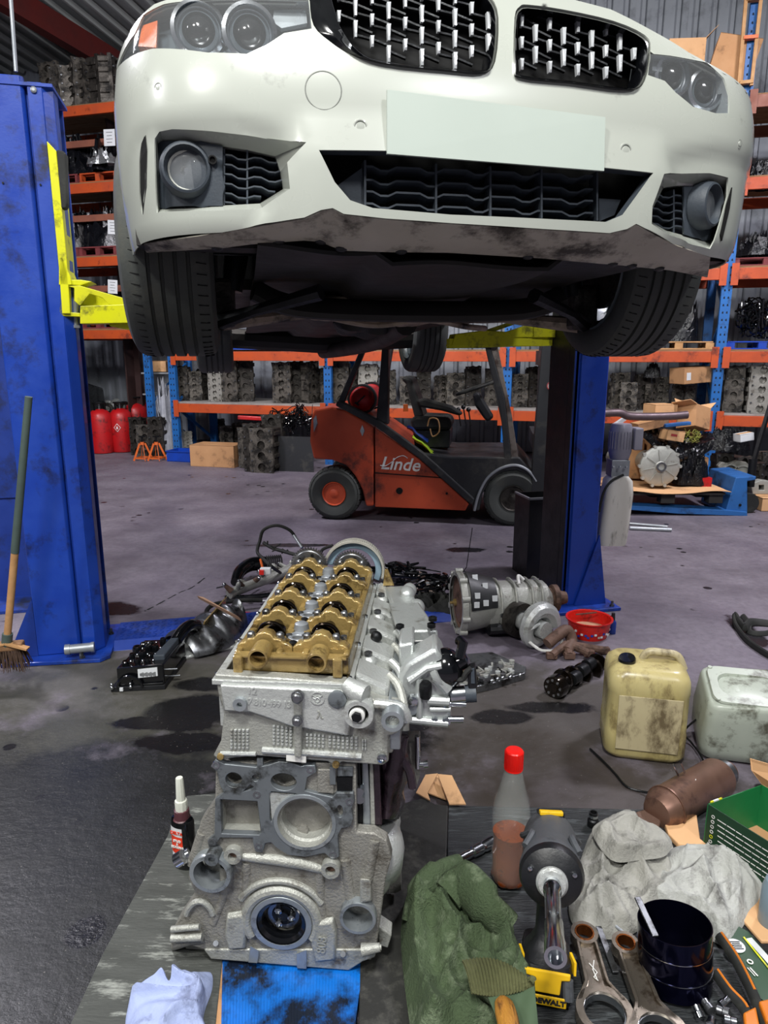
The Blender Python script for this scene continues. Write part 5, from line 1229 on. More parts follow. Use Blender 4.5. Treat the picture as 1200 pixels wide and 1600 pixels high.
# stacked shelf of alloy parts in the dark corner left of the stanchion
q = G(150, 690); t = thing('steel_shelf', 'low dark steel shelf in the corner behind the gas bottles', 'shelf', V((q.x, q.y + .55, 0)))
Mq = Matrix.Translation(V((q.x - .1, q.y + .55, 0)))
zs = Y(150, 650, q.y + .4).z
MB().box((0, 0, zs), (1.7, .5, .03), Mq).build('shelf_board', 'dark_steel', t, 0)
MB().box((0, 0, zs * .45), (1.7, .5, .03), Mq).build('shelf_board', 'dark_steel', t, 0)
for x in (-.8, .0, .8): MB().box((x, -.23, zs / 2), (.04, .04, zs), Mq).build('leg', 'dark_steel', t, 0)
TURB = E0('turbocharger', '', 'turbocharger')
mb = MB(); mb.tube(cat_rom([(.09 * cos(a) * (1 - a * .05), 0, .10 + .09 * sin(a) * (1 - a * .05)) for a in [k * .5 for k in range(13)]], 3), [.045 - .0007 * k for k in range(37)], 10); mb.cyl((0, -.05, .1), (0, .16, .1), .04); mb.build('volute', 'cast_alu_bright', TURB)
mb = MB(); mb.ring((0, .1, .1), (0, 1, 0), .085, .05, .05, 20); mb.cyl((.05, .13, .1), (.15, .13, .16), .02); mb.build('turbine_side', 'dirty_iron', TURB)
for k, px in enumerate((122, 135, 148, 160, 172, 184)): put(TURB, V((Y(px, 640, q.y + .45).x, q.y + .40 + .06 * (k % 2), zs + .02)), k * .9, f'pale alloy turbo housing on the dark corner shelf, {orn(k)} from the left post', 1.0 + .1 * (k % 3), 'turbo housings on the dark corner shelf')
c4 = carton(.26, .2, .15, False, 'cardboard_pale', label='small pale carton above the tray beside the left blue upright'); q = Y(248, 574, G(250, 716).y + .5); c4.location = q + V((0, 0, -.06));
sh = thing('tray_shelf', 'narrow dark shelf with a tray beside the stanchion', 'shelf', q); MB().box((0, 0, 0), (.4, .3, .02), Matrix.Translation(q + V((0, 0, -.075)))).build('shelf_board', 'galv', sh, 0); MB().box((0, 0, 0), (.4, .3, .02), Matrix.Translation(q + V((0, 0, -.36)))).build('shelf_board', 'galv', sh, 0)
for x in (-.19, .19): a = q + V((x, .1, 0)); MB().beam(V((a.x, a.y, 0)), a, .03, .03).build('leg', 'dark_steel', sh, 0)
# dark car at the far left edge with part of its plate
q = G(8, 735); mat('car_dark', '#0b0c0e', .25, .0, coat=.5); mat('plate_white', '#d4d4ce', .6)
t = thing('car', 'black car tail at the left picture edge behind the farther post', 'car', V((q.x - .7, q.y + 1.2, 0)))
X0 = q.x - 1.55; X1 = Y(24, 700, q.y).x
prof = [(0, .28), (-.05, .42), (-.02, .62), (.0, .80), (.10, .98), (.62, 1.38), (1.6, 1.42), (2.8, 1.0), (4.0, .85), (4.1, .3)]
MB().poly([V((X0, q.y + y * .72, z)) for y, z in prof], (X1 - X0, 0, 0)).build('body', 'car_dark', t, 30, bevel=.04)
mb = MB(); mb.box((X0 + .5, q.y - .055, .52), (1.6, .02, .16)); mb.box((X0 + .5, q.y + .02, .30), (1.9, .1, .1)); mb.build('rear_bumper', 'black_plastic', t, 0, bevel=.01)
for x in (X0 + .1, X1 - .12): MB().lathe([(.2, 0), (.31, .0), (.33, .03), (.33, .19), (.2, .2)], (x, q.y + .75, .33), (1, 0, 0), 32).build('wheel', 'tyre_rubber', t)
a = Y(20, 685, q.y - .07); b = Y(-40, 706, q.y - .07); MB().box(((a.x + b.x) / 2, q.y - .07, (a.z + b.z) / 2), (abs(a.x - b.x), .006, abs(a.z - b.z) * 1.05)).build('number_plate', 'plate_white', t, 0)
text('7 L', .15, frame(Y(3, 695, q.y - .075), (1, 0, 0), (0, 0, 1)), 'print_dark', t, 'plate_lettering', .0006, bold=.002)
a = Y(14, 640, q.y - .06); MB().box((a.x - .06, q.y - .03, a.z), (.18, .03, .10)).build('tail_lamp', 'red_paint', t, 0, bevel=.01)
# ================================================================== pile on and around the blue pallet truck, right
QY = G(1170, 806).y                                   # front face of the truck
def Q_(px, py, o=0.0): return Y(px, py, QY + o)
mat('truck_blue', '#2a62a2', .5, 0.0, '#1f5088', .8, 6, dirt='#1b2c44', damt=.3, dscale=6)
t = thing('pallet_truck', 'blue hand pallet truck with its forks under a loaded pallet', 'pallet truck', V((Q_(1150, 806).x, QY, 0)))
def pq(pts, o, d, n, m, bev=0.0, par=t, lb=None): return MB().poly([Q_(x, y, o) for x, y in pts], (0, d, 0)).build(n, m, par, 0, bevel=bev, label=lb)
for o in (0.0, .38): pq([(985, 790), (1135, 797), (1168, 800), (1168, 807), (1060, 803), (985, 797)], o, .16, 'fork', 'truck_blue', .006)
pq([(1134, 798), (1150, 746), (1182, 744), (1181, 750), (1168, 752), (1168, 807), (1134, 803)], .02, .50, 'chassis', 'truck_blue', .008)
for o in (.10, .34): MB().lathe([(.02, 0), (.085, .0), (.09, .01), (.09, .05), (.085, .06), (.02, .06)], (Q_(1176, 795).x + .02, QY + o, .09), (0, 1, 0), 26).build('steer_wheel', 'black_rubber', t)
mb = MB(); c = Q_(1172, 760, .25); mb.cyl(c, U(c, .25), .035); mb.beam(U(c, .2), c + V((.18, .1, .9)), .03, .03); mb.build('pump_and_handle', 'dark_steel', t)
MB().lathe([(.012, 0), (.012, -.008), (0, -.008)], Q_(1156, 789, .02), (0, 1, 0), 10).build('axle_bolt', 'dark_steel', t)
# dark pallet + cardboard sheet
t = thing('pallet', 'dark wooden pallet resting on the blue pallet truck forks', 'pallet', Q_(1060, 790, .3)); zf = Q_(1060, 789, 0).z + .01
xa, xb = Q_(960, 780).x, Q_(1132, 780).x; hp = .10
mat('pallet_dark', '#3d3a38', .8, 0.0, '#2a2826', .9, 8)
for k in range(4): MB().box(((xa + xb) / 2, QY + .06 + k * .18, zf + hp - .01), (xb - xa, .13, .02)).build('top_board', 'pallet_dark', t, 0)
for k in range(3):
 for j in range(3): MB().box((xa + .06 + k * (xb - xa - .12) / 2, QY + .08 + j * .26, zf + hp / 2 - .01), (.12, .1, hp - .02)).build('block', 'pallet_dark', t, 0)
zp = zf + hp
mb = MB(); mb.grid(lambda u, v: V((xa - .05 + (xb - xa + .08) * u, QY - .05 + .75 * v, zp + .012 + .012 * sin(u * 9) * (1 - v) + .008 * noise.noise(V((u * 4, v * 4, 0))))), 24, 8); tag(mb.build('cardboard_sheet', 'cardboard_pale', None, 40, solid=.004), 'flattened cardboard sheet under the gearbox on the dark pallet', 'cardboard')
# gearbox with round ribbed cover facing front
c = Q_(1031, 743, .12); Rg = abs(Q_(1031, 714, .12).z - c.z); zg = zp + .03
put(GBX, V((c.x, c.y, zg)), -RANG, 'round grey gearbox housing standing on the cardboard on the pallet truck', Rg / .175)
put(GBX, V((Q_(1008, 720, .5).x, QY + .62, zg)), -RANG + .6, 'second gearbox half hidden behind the round grey one', Rg / .2)
put(BG[3], V((Q_(1078, 760, .2).x, QY + .26, zg)), 0, 'black bagged part just right of the round grey gearbox', (.34, .3, .55))
tag(MB().box((0, 0, 0), (.085, .07, .085), Matrix.Translation(Q_(1102, 753, .2) )).build('red_carton', 'red_paint', None, 0), 'small red carton right of the bagged part on the pallet', 'box')
a = Q_(1088, 740, .4); c5 = carton(.17, .2, .22, False, 'cardboard', label='brown carton behind the black bagged part on the pallet'); c5.location = V((a.x, QY + .48, zg)); c5.rotation_euler = (0, 0, .1)
a = Q_(1000, 742, .4); c6 = carton(.20, .2, .36, False, 'cardboard', label='brown carton at the left rear of the loaded pallet'); c6.location = V((a.x - .03, QY + .62, zg)); c6.rotation_euler = (0, 0, -.1)
a = Q_(1062, 712, .35); c7 = carton(.48, .34, .20, False, 'cardboard', label='wide low carton below the black bin liner'); c7.location = V((a.x, QY + .60, zg + .22)); c7.rotation_euler = (0, 0, 0)
# the black bin liner over the heap
def liner(u, v):
 x = 1003 + 108 * u; yc = 672 + 22 * math.sin(u * 3.0) + (18 * u); p = Q_(x, yc + 16 * (v - .5) * 2 * (.8 + .5 * sin(u * 3.1)), .22 + .22 * (1 - v))
 n = noise.noise(V((u * 9, v * 4, 2))) + .5 * noise.noise(V((u * 22, v * 9, 5))); return p + V((0, -.05 * sin(pi * v), .02)) + V((0, -1, .5)) * n * .035
tag(MB().grid(liner, 60, 18).build('bin_liner', 'bin_liner', None, 18, solid=.004), 'shiny black bin liner draped across the heap above the round gearbox', 'bin liner')
# upper heap: opened carton, flat cartons, blue tray, moss-like yellow packing, exhaust pipe
a = Q_(1088, 672, .30); c8 = carton(.20, .20, .20, True, 'cardboard', label='open brown carton tilted on top of the heap, flaps spread', flaps=(0, 1, 1, 1)); c8.location = a + V((0, .08, 0)); c8.rotation_euler = (rad(-12), rad(14), rad(28))
a = Q_(1012, 672, .3); c9 = carton(.28, .16, .07, False, 'cardboard', label='flat brown carton lying below the exhaust pipe'); c9.location = a + V((.02, 0, .02)); c9.rotation_euler = (0, rad(-12), .1)
a = Q_(1030, 655, .5); c10 = carton(.22, .2, .14, False, 'cardboard_pale', label='pale carton behind the exhaust pipe on the heap'); c10.location = a + V((0, 0, .0)); c10.rotation_euler = (0, 0, .2)
a = Q_(1048, 688, .22); c11 = carton(.17, .12, .09, False, 'cardboard_pale', label='pale carton with red print resting on the bin liner'); c11.location = a + V((0, 0, 0)); c11.rotation_euler = (0, rad(9), .2)
MB().box((0, 0, 0), (.06, .002, .02), c11.matrix_basis @ Matrix.Translation((-.02, -.062, .05))).build('red_print', 'sign_red', c11, 0)
mb = MB(); a = Q_(1038, 665, .22); b = Q_(1078, 661, .22); mb.beam(a, b, .06, .03); tag(mb.build('blue_tray', 'truck_blue', None, 0, bevel=.006), 'light blue plastic strip lying on the heap', 'strip')
mat('yellow_bits', '#8f8a3a', .8, 0, '#5a6a2c', .9, 20); mb = MB(); random.seed(4)
for k in range(60): c = Q_(1082 + random.uniform(-12, 12), 682 + random.uniform(-8, 8), .2 + random.random() * .1); mb.tube([c, c + V((random.uniform(-.03, .03), random.uniform(-.02, .02), random.uniform(-.02, .03)))], .004, 4)
o = tag(mb.build('yellow_shavings', 'yellow_bits'), 'yellow-green tangle of shavings below the open carton', 'shavings', kind='stuff')
mat('exhaust', '#6a5c60', .5, .6, '#4e4246', .9, 5)
mb = MB(); mb.tube(cat_rom([Q_(940, 646, .1), Q_(968, 645, .1), Q_(982, 650, .1), Q_(1010, 651, .1), Q_(1050, 650, .1), Q_(1074, 648, .1)], 6), .034, 16)
tag(mb.build('exhaust_pipe', 'exhaust'), 'long dull exhaust pipe lying across the heap right of the blue post', 'pipe')
mb = MB(); a = Q_(958, 666, .2); b = Q_(976, 654, .2); mb.beam(a, b, .05, .03); tag(mb.build('white_strip', 'paper', None, 0), 'short white plastic strip above the grey pump motor', 'strip')
# right of the truck: timing cover, dark parts
tc_ = thing('timing_cover', 'bare alloy timing cover with two round housings behind the truck', 'engine part', Q_(1150, 765, .4))
o1 = [Q_(x, y, .62) for x, y in ((1122, 728), (1128, 722), (1140, 724), (1152, 720), (1166, 722), (1176, 732), (1178, 748), (1170, 760), (1150, 768), (1134, 764), (1128, 748))]
MB().sheet(o1, [], (0, .05, 0)).build('plate', 'cast_alu_dirty', tc_, 0, bevel=.006)
mb = MB(); mb.ring(Q_(1139, 736, .61), (0, -1, 0), .075, .06, .03, 24); mb.ring(Q_(1158, 742, .61), (0, -1, 0), .10, .085, .03, 26); mb.lathe([(.08, .0), (.075, .02), (.0, .025)], Q_(1158, 742, .62), (0, -1, 0), 24)
for k in range(7): a = Q_(1128 + k * 7, 752 + 5 * sin(k), .6); mb.cyl(a, a - V((0, .03, 0)), .012, n=6)
mb.build('round_housings', 'cast_alu', tc_)
for px, py, w, pr, s, rz, lb in ((1125, 740, .75, H1d, .9, .1, 'dark casting left of the timing cover'), (1150, 715, .95, H0, .9, .3, 'dark block behind the timing cover'), (1186, 760, .5, H1d, .8, .5, 'black casting at the right edge above the grey caliper'), (1195, 730, .9, H1, .9, .2, 'casting at the right edge under the low shelf')):
 a = Q_(px, py, w); put(pr, V((a.x, QY + w, 0.0)), rz - RANG, lb, s)
put(BG[4], V((Q_(1145, 700, .6).x, QY + .75, .48)), 0, 'black bagged part under the low shelf above the timing cover', (.5, .3, .4))
cal = thing('metal_bracket', 'pale grey cast bracket behind the truck wheel at the right edge', 'bracket', Q_(1188, 775, .35))
MB().sheet([Q_(x, y, .35) for x, y in ((1173, 756), (1190, 750), (1204, 752), (1206, 772), (1176, 772))], [[Q_(x, y, .35) for x, y in ((1186, 758), (1194, 758), (1194, 766), (1186, 766))]], (0, .08, 0)).build('casting', 'cast_alu', cal, 0, bevel=.006)
MB().cyl(Q_(1178, 777, .36), Q_(1200, 779, .36), .02).build('pin', 'steel', cal)
a = G(1200, 800); c12 = carton(.22, .2, .12, False, 'cardboard_pale', label='pale carton corner on the floor at the right edge'); c12.location = V((a.x + .06, a.y + .12, 0))
a = Q_(1160, 705, .5); c13 = carton(.14, .1, .07, False, 'paper', label='pale grey carton among dark parts under the low right shelf'); c13.location = V((a.x, QY + .5, .60)); c13.rotation_euler = (0, rad(-8), .2)
# hanging carton on the low shelf
mb = MB(); a = on(1076, 600, Z1, .05); c14 = carton(.33, .26, .17, False, 'cardboard', label='creased brown carton wedged under the eye-level beam by the upright'); c14.location = PL(1078, 598, R(0, .10, 0), RN); c14.rotation_euler = (0, rad(-4), RANG + .5)
MB().box((0, 0, 0), (.05, .002, .08), c14.matrix_basis @ Matrix.Translation((-.11, -.131, .08))).build('paper_label', 'paper', c14, 0)
put(BG[0], PL(1020, 590, R(0, .2, 0), RN), 0, 'silver grey wrapped lump left of the creased carton', (.22, .2, .30))
# two steel bars on the floor
for k, (p, q, r, lb) in enumerate((((984, 818), (1043, 823), .012, 'thinner steel bar on the floor, farther of the two'), ((984, 825), (1049, 828), .016, 'thicker steel bar on the floor, nearer of the two'))):
 a, b = G(*p, r), G(*q, r); tag(MB().cyl(a, b, r, n=12).build('steel_bar', 'galv'), lb, 'bar')
# flush the prototypes that were placed first
for o, loc, rot, scl, lab, grp in PEND:
 o.location = loc; o.rotation_euler = rot
 if scl is not None: o.scale = scl if hasattr(scl, '__len__') else (scl,) * 3
 o['label'] = lab
 if grp: o['group'] = grp
PEND = []
# ================================================================== engine in the foreground
E0p = G(430, 1508, 0.03); EYW = rad(4.06)
EA = V((sin(EYW), cos(EYW), 0)); EL = V((cos(EYW), -sin(EYW), 0))
def EP(px, py, o=0.0): return PL(px, py, E0p + EA * o, EA)
def EC(l, o, z): p = E0p + EL * l + EA * o; return V((p.x, p.y, z))
def eloc(p): q = V(p) - E0p; return q.dot(EL), q.dot(EA), p[2]
def EPs(pts, o=0.0): return [EP(x, y, o) for x, y in pts]
def ec(px, py, r, o=0.0, n=22, ry=None):            # circle in the front plane, radius in pixels
 c = EP(px, py, o); k = (EP(px + 10, py, o) - c).length / 10; return circ(c, EL, (0, 0, 1), r * k, n, rb=(ry or r) * k)
def er(px, py, r, o=0.0): return (EP(px + r, py, o) - EP(px, py, o)).length
eng = thing('engine', 'bare four-cylinder engine with golden cam carrier standing on the boards', 'engine', E0p, -EYW)
def B(mb, n, m, sm=32, bev=0.0, par=None, lb=None): return mb.build(n, m, par or eng, sm, bevel=bev, label=lb)
# ---------- lower block
blk_out = [(337, 1192), (556, 1192), (557, 1300), (584, 1302), (604, 1314), (612, 1340), (603, 1372), (597, 1417), (591, 1462), (586, 1496), (567, 1503), (545, 1516), (387, 1503), (329, 1498), (318, 1484), (298, 1478), (270, 1487), (267, 1459), (279, 1436), (305, 1398), (294, 1372), (298, 1340), (314, 1282), (336, 1250)]
bh = [ec(439, 1444, 38, 0, 30), ec(328, 1369, 27, 0, 24), ec(559, 1436, 24, 0, 24), ec(476, 1286, 40, 0, 28), ec(443, 1224, 20, 0, 18), ec(365, 1219, 14, 0, 16), EPs([(345, 1250), (401, 1253), (407, 1304), (347, 1302)])]
B(MB().sheet(EPs(blk_out), bh, EA * .03), 'block_front', 'cast_alu_dirty', 32, .003)
body = [(350, 1196), (548, 1196), (552, 1300), (590, 1312), (600, 1345), (592, 1400), (584, 1470), (560, 1494), (340, 1486), (318, 1440), (320, 1300), (345, 1260)]
f0 = EPs(body, .03); c0 = sum(f0, V()) / len(f0)
B(MB().loft([f0, [p + EA * .18 for p in f0], [p.lerp(c0, .04) + EA * .20 for p in f0], [p.lerp(c0, .04) + EA * .48 for p in f0], [p.lerp(c0, .12) + EA * .50 for p in f0]]), 'block_body', 'cast_alu_dirty', 30, .004)
# sump rail foot all round
l0, _, z0 = eloc(EP(318, 1490)); l1 = eloc(EP(588, 1490))[0]
mb = MB(); a = EPs([(318, 1484), (588, 1484), (586, 1496), (567, 1503), (545, 1517), (387, 1504), (329, 1499)], -.004); mb.loft([a, [p + EA * .035 for p in a]]); B(mb, 'sump_rail', 'cast_alu', 30, .003)
mb = MB(); mb.box((0, 0, 0), (.44, .47, .025), Matrix.Translation(EC(.0, .26, .045)) @ Matrix.Rotation(-EYW, 4, 'Z')); B(mb, 'sump_rail', 'cast_alu_dirty', 30, .004)
# crank seal ring with legs, seal, flange with bolts
k = er(439, 1444, 48, -.01); c = EP(439, 1444, -.012)
cs = EP(439, 1444, -.012); r48 = k; mb = MB()
mb.sheet(circ(cs, EL, (0, 0, 1), r48, 40), [circ(cs, EL, (0, 0, 1), r48 * .80, 34)], EA * .014); B(mb, 'seal_housing', 'machined', 32, .0015)
for q in ([(391, 1478), (405, 1486), (402, 1505), (388, 1504)], [(463, 1490), (479, 1484), (479, 1514), (464, 1513)]): B(MB().loft([EPs(q, -.012), EPs(q, .002)]), 'seal_housing_leg', 'machined', 0, .001)
mb = MB(); mb.lathe([(r48 * .80, 0), (r48 * .78, .004), (r48 * .66, .008), (r48 * .64, .03), (r48 * .70, .03)], cs, EA, 36, cap=False); B(mb, 'shaft_seal', 'black_gloss')
mb = MB(); mb.lathe([(0, .028), (r48 * .52, .028), (r48 * .54, .032), (r48 * .56, .05), (r48 * .8, .05)], cs, EA, 30, cap=False); fl = B(mb, 'crank_flange', 'steel')
for i in range(3):
 t_ = rad(90 + i * 120 + 150); q = cs + (EL * cos(t_) + V((0, 0, sin(t_)))) * r48 * .28; B(MB().lathe([(.0085, .028), (.0085, .016), (.005, .014), (.005, .019), (0, .019)], q, EA, 14), 'flange_bolt', 'chrome', par=fl)
B(MB().lathe([(.012, .028), (.012, .02), (.0, .02)], cs + V((0, 0, r48 * .0)), EA, 16), 'centre_boss', 'dark_steel', par=fl)
B(MB().lathe([(r48 * .60, .046), (r48 * .45, .034), (r48 * .36, .026), (0, .026)], cs, EA, 30, cap=False), 'bearing_shell', 'dark_steel', par=fl)
# bosses, pads, bores
def bossring(px, py, ro, ri, o0, o1, m, n=24, nm='bore_rim', dark=True, mm=None):
 c = EP(px, py, o0); k = er(px, py, 10, o0) / 10; w = B(MB().lathe([(ri * k, 0), (ro * k * .97, 0), (ro * k, .003), (ro * k, o1 - o0), (ri * k, o1 - o0), (ri * k, 0)], c, EA, n, cap=False), nm, m)
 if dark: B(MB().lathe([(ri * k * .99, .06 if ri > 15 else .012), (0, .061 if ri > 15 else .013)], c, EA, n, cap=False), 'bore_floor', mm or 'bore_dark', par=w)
 return w
bossring(328, 1367, 33, 26, -.025, .03, 'machined', 30); bossring(559, 1436, 29, 23.5, -.02, .03, 'machined', 30, mm='blue_paint')
bossring(330, 1344, 11, 5, -.032, -.0, 'gasket_face', 18, 'threaded_boss'); bossring(363, 1339, 14, 7, -.016, .0, 'cast_alu', 20, 'plug_boss', mm='rust'); bossring(516, 1361, 15, 8, -.020, .0, 'cast_alu', 20, 'plug_boss', mm='rust')
# left / right side lugs
B(MB().loft([EPs([(266, 1449), (300, 1444), (316, 1452), (318, 1474), (300, 1476), (268, 1486)], -.012), EPs([(266, 1449), (300, 1444), (316, 1452), (318, 1474), (300, 1476), (268, 1486)], .05)]), 'engine_mount_lug', 'cast_alu_dirty', 30, .005)
mb = MB(); mb.cyl(EP(268, 1452, -.016), EP(312, 1448, -.016), .007); mb.cyl(EP(268, 1466, -.018), EP(316, 1464, -.018), .009); B(mb, 'lug_webs', 'cast_alu')
B(MB().loft([EPs([(562, 1372), (580, 1374), (581, 1408), (563, 1411)], -.02), EPs([(562, 1372), (580, 1374), (581, 1408), (563, 1411)], .02)]), 'square_boss', 'cast_alu', 30, .004)
B(MB().cyl(EP(566, 1484, -.02), EP(594, 1480, -.02), .014, .009).cyl(EP(590, 1480, -.02), EP(596, 1480, -.02), .006), 'drain_stub', 'cast_alu')
mb = MB(); mb.sheet(EPs([(590, 1447), (612, 1462), (606, 1482), (592, 1478)], .03), [], EA * .04); B(mb, 'bracket_tab', 'cast_alu', 30, .003)
B(MB().cyl(EP(296, 1333, .02), EP(279, 1343, .01), .013).cyl(EP(287, 1338, .0), EP(276, 1345, -.002), .016), 'hose_nozzle', 'chrome')
# raised webs on the front: cross tube, vertical ribs, arch over the crank, pads
mb = MB(); mb.tube([EP(372, 1337, .002), EP(430, 1342, .0), EP(470, 1348, .0), EP(508, 1359, .002)], [.009, .013, .013, .010], 12); B(mb, 'oil_gallery', 'cast_alu')
for q, r_ in (([(386, 1345), (386, 1400), (381, 1440)], .011), ([(501, 1358), (500, 1400), (508, 1450)], .012), ([(441, 1353), (442, 1373)], .005), ([(352, 1352), (350, 1400), (334, 1440)], .010), ([(316, 1300), (300, 1350)], .010), ([(540, 1340), (548, 1400)], .012), ([(586, 1310), (575, 1372)], .012)):
 B(MB().tube([EP(x, y, .007) for x, y in q], r_ * 1.15, 12), 'casting_rib', 'cast_alu_dirty')
mb = MB(); a = [cs + EA * .010 + (EL * cos(t_) + V((0, 0, sin(t_)))) * r48 * 1.16 for t_ in [rad(-30 + 240 * i / 24) for i in range(25)]]; mb.tube(a, .013, 10); a = [cs + EA * .010 + (EL * cos(t_) + V((0, 0, sin(t_)))) * r48 * 1.5 for t_ in [rad(30 + 120 * i / 16) for i in range(17)]]; mb.tube(a, .008, 10); B(mb, 'crank_arch', 'cast_alu')
for q in ([(355, 1424), (382, 1420), (388, 1440), (386, 1478), (358, 1480), (352, 1455)], [(489, 1434), (522, 1430), (528, 1450), (526, 1496), (492, 1500), (486, 1470)]):
 a = EPs(q, .0); cc = sum(a, V()) / len(a); B(MB().loft([a, [p.lerp(cc, .12) - EA * .014 for p in a]]), 'cast_pad', 'cast_alu', 30, .004)
mb = MB(); a = [EP(312 + 22 * cos(t_), 1440 - 32 * sin(t_), -.004) for t_ in [rad(20 + 140 * i / 10) for i in range(11)]]; mb.tube(a, .007, 8); B(mb, 'casting_rib', 'cast_alu')
B(MB().cyl(EP(337, 1474, -.004), EP(337, 1474, -.014), .006), 'dowel', 'chrome'); B(MB().cyl(EP(536, 1491, -.004), EP(536, 1491, -.014), .006), 'dowel', 'chrome')
text('808', .030, frame(EP(503, 1477, -.0165), V((0, 0, 1)) + EL * .1, -EL), 'cast_alu', eng, 'cast_number', .001)
# ---------- machined gasket frame with its openings
go = [(329, 1198), (337, 1187), (350, 1194), (380, 1197), (399, 1199), (418, 1196), (436, 1190), (456, 1192), (470, 1198), (477, 1196), (492, 1196), (494, 1207), (480, 1215), (476, 1236), (492, 1240), (519, 1246), (526, 1239), (552, 1239), (554, 1252), (549, 1264), (552, 1279), (547, 1292), (534, 1294), (528, 1305), (530, 1339), (519, 1344), (507, 1333), (477, 1339), (450, 1336), (432, 1325), (423, 1316), (414, 1318), (410, 1333), (399, 1331), (395, 1316), (395, 1309), (344, 1309), (337, 1322), (326, 1324), (324, 1314), (335, 1305), (336, 1249), (350, 1239), (343, 1226), (339, 1206)]
gh = [ec(365, 1219, 13, -.010, 18), ec(399, 1216, 5.5, -.01, 12), ec(443, 1222, 20, -.01, 20, 15), ec(476, 1286, 43, -.01, 34, 43), EPs([(344, 1249), (402, 1252), (408, 1301), (405, 1305), (346, 1303)], -.01), EPs([(380, 1237), (391, 1226), (397, 1230), (392, 1234)], -.01),
  ec(531, 1268, 5, -.01, 12, 11), EPs([(421, 1240), (424, 1237), (462, 1240), (468, 1243), (446, 1252), (430, 1268), (424, 1285), (421, 1280)], -.01)]
B(MB().sheet(EPs(go, -.010), gh, EA * .016), 'gasket_frame', 'gasket_face', 30, .0012)
# recess walls and floors
for (q, o, m) in (([(344, 1249), (402, 1252), (408, 1304), (346, 1303)], .05, 'cast_alu'), ([(421, 1238), (465, 1241), (440, 1256), (426, 1290)], .004, 'cast_alu_bright')):
 a = EPs(q, -.006); B(MB().loft([a, [p + EA * o for p in a]]) if o < .02 else MB().loft([a, [p + EA * o for p in a]], cap=False).add([p + EA * o for p in a], [(0, 1, 2, 3)]), 'recess', m, 0, .0)
rb = er(476, 1286, 43, -.01); cbw = EP(476, 1286, -.012)
B(MB().lathe([(rb * 1.0, .0), (rb * 1.13, .0), (rb * 1.15, .004), (rb * 1.14, .012)], cbw, EA, 40, cap=False), 'pump_bore_rim', 'machined')
w = B(MB().lathe([(rb, .0), (rb * .97, .015), (rb * .90, .02), (rb * .88, .045), (rb * .80, .05), (0, .05)], cbw, EA, 40, cap=False), 'pump_bore', 'cast_alu')
for t_ in (20, 140, 255): q = cbw + (EL * cos(rad(t_)) + V((0, 0, sin(rad(t_))))) * rb * .78 + EA * .035; B(MB().cyl(q, q + EA * .015, .012, n=10), 'bore_lug', 'cast_alu_dirty', par=w)
for (x, y, r) in ((443, 1223, 20), (365, 1219, 14)):
 c = EP(x, y, -.008); k = er(x, y, r, -.008); B(MB().lathe([(k, 0), (k * .98, .03), (k * .7, .04), (0, .042)], c, EA, 24, cap=False), 'coolant_passage', 'cast_alu_dirty')
a = EPs([(526, 1213), (551, 1213), (551, 1237), (527, 1237)], .0); B(MB().loft([a, [p - EA * .004 for p in a]]), 'window_recess', 'dark_steel', 0)
for x, y in ((337, 1196), (485, 1203), (401, 1242), (546, 1253), (331, 1316), (404, 1323), (520, 1336)):
 c = EP(x, y, -.011); B(MB().ring(c, EA, .0085, .0045, .004, 16), 'bolt_hole', 'chrome')
B(MB().box((0, 0, 0), (.012, .012, .028), Matrix.Translation(EP(407, 1193, -.004))), 'seal_strip', 'gasket_face', 0); B(MB().box((0, 0, 0), (.012, .012, .04), Matrix.Translation(EP(520, 1210, -.002))), 'seal_strip', 'gasket_face', 0)
for q in ([(497, 1200), (522, 1200), (522, 1238), (497, 1236)], [(528, 1196), (552, 1196), (552, 1211), (528, 1211)]): a = EPs(q, .0); B(MB().loft([a, [p - EA * .006 for p in a]]), 'cast_panel', 'cast_alu_dirty' if q[0][0] < 500 else 'gasket_face', 0, .002)
# ---------- right flank of block
R_ = Matrix.Rotation(-EYW, 4, 'Z')
for x, y, o, r, sc_ in ((597, 1283, .16, .045, (1, 1.4, 1)), (592, 1325, .10, .060, (1, 1.5, 1.1)), (603, 1345, .12, .045, (.9, 1, 1.3)), (584, 1370, .05, .04, (1, 1, 1.2)), (590, 1300, .26, .06, (1, 1.4, 1))):
 B(MB().ball(EP(x, y, o), r, sc_, 18, 12), 'cast_bulge', 'cast_alu_bright' if y < 1330 else 'cast_alu')
B(MB().sheet(EPs([(604, 1352), (626, 1350), (627, 1392), (618, 1396), (606, 1394)], .22), [], EA * .03), 'bracket', 'cast_alu_dirty', 30, .003)
for x, w_, m in ((559, 4, 'dark_steel'), (570, 5, 'machined'), (580, 3, 'cast_alu'), (588, 5, 'oily_purple')):
 a = EPs([(x - w_, 1192), (x + w_, 1192), (x + w_ + 4, 1290), (x - w_ + 2, 1290)], .03); B(MB().loft([a, [p + EA * (.06 + (x - 550) * .002) for p in a]]), 'flank_rib', m, 0, .003)
for x, y in ((561, 1238), (562, 1250)): c = EP(x, y, .012); B(MB().cyl(c, c + EA * .03, .010), 'oil_stub', 'chrome')
mb = MB()
def lumpf(u, v):
 th = 2 * pi * u; yy = 1150 + 130 * v; cx = 622 - 18 * v; rr = (26 - 12 * abs(v - .35)) * (1 + .35 * noise.noise(V((cos(th) * 1.5, sin(th) * 1.5, v * 5)))); p = EP(cx + rr * cos(th), yy, .12 + .08 * sin(th)); return p
mb.grid(lumpf, 26, 26); B(mb, 'exhaust_flank', 'oily_purple', 60)
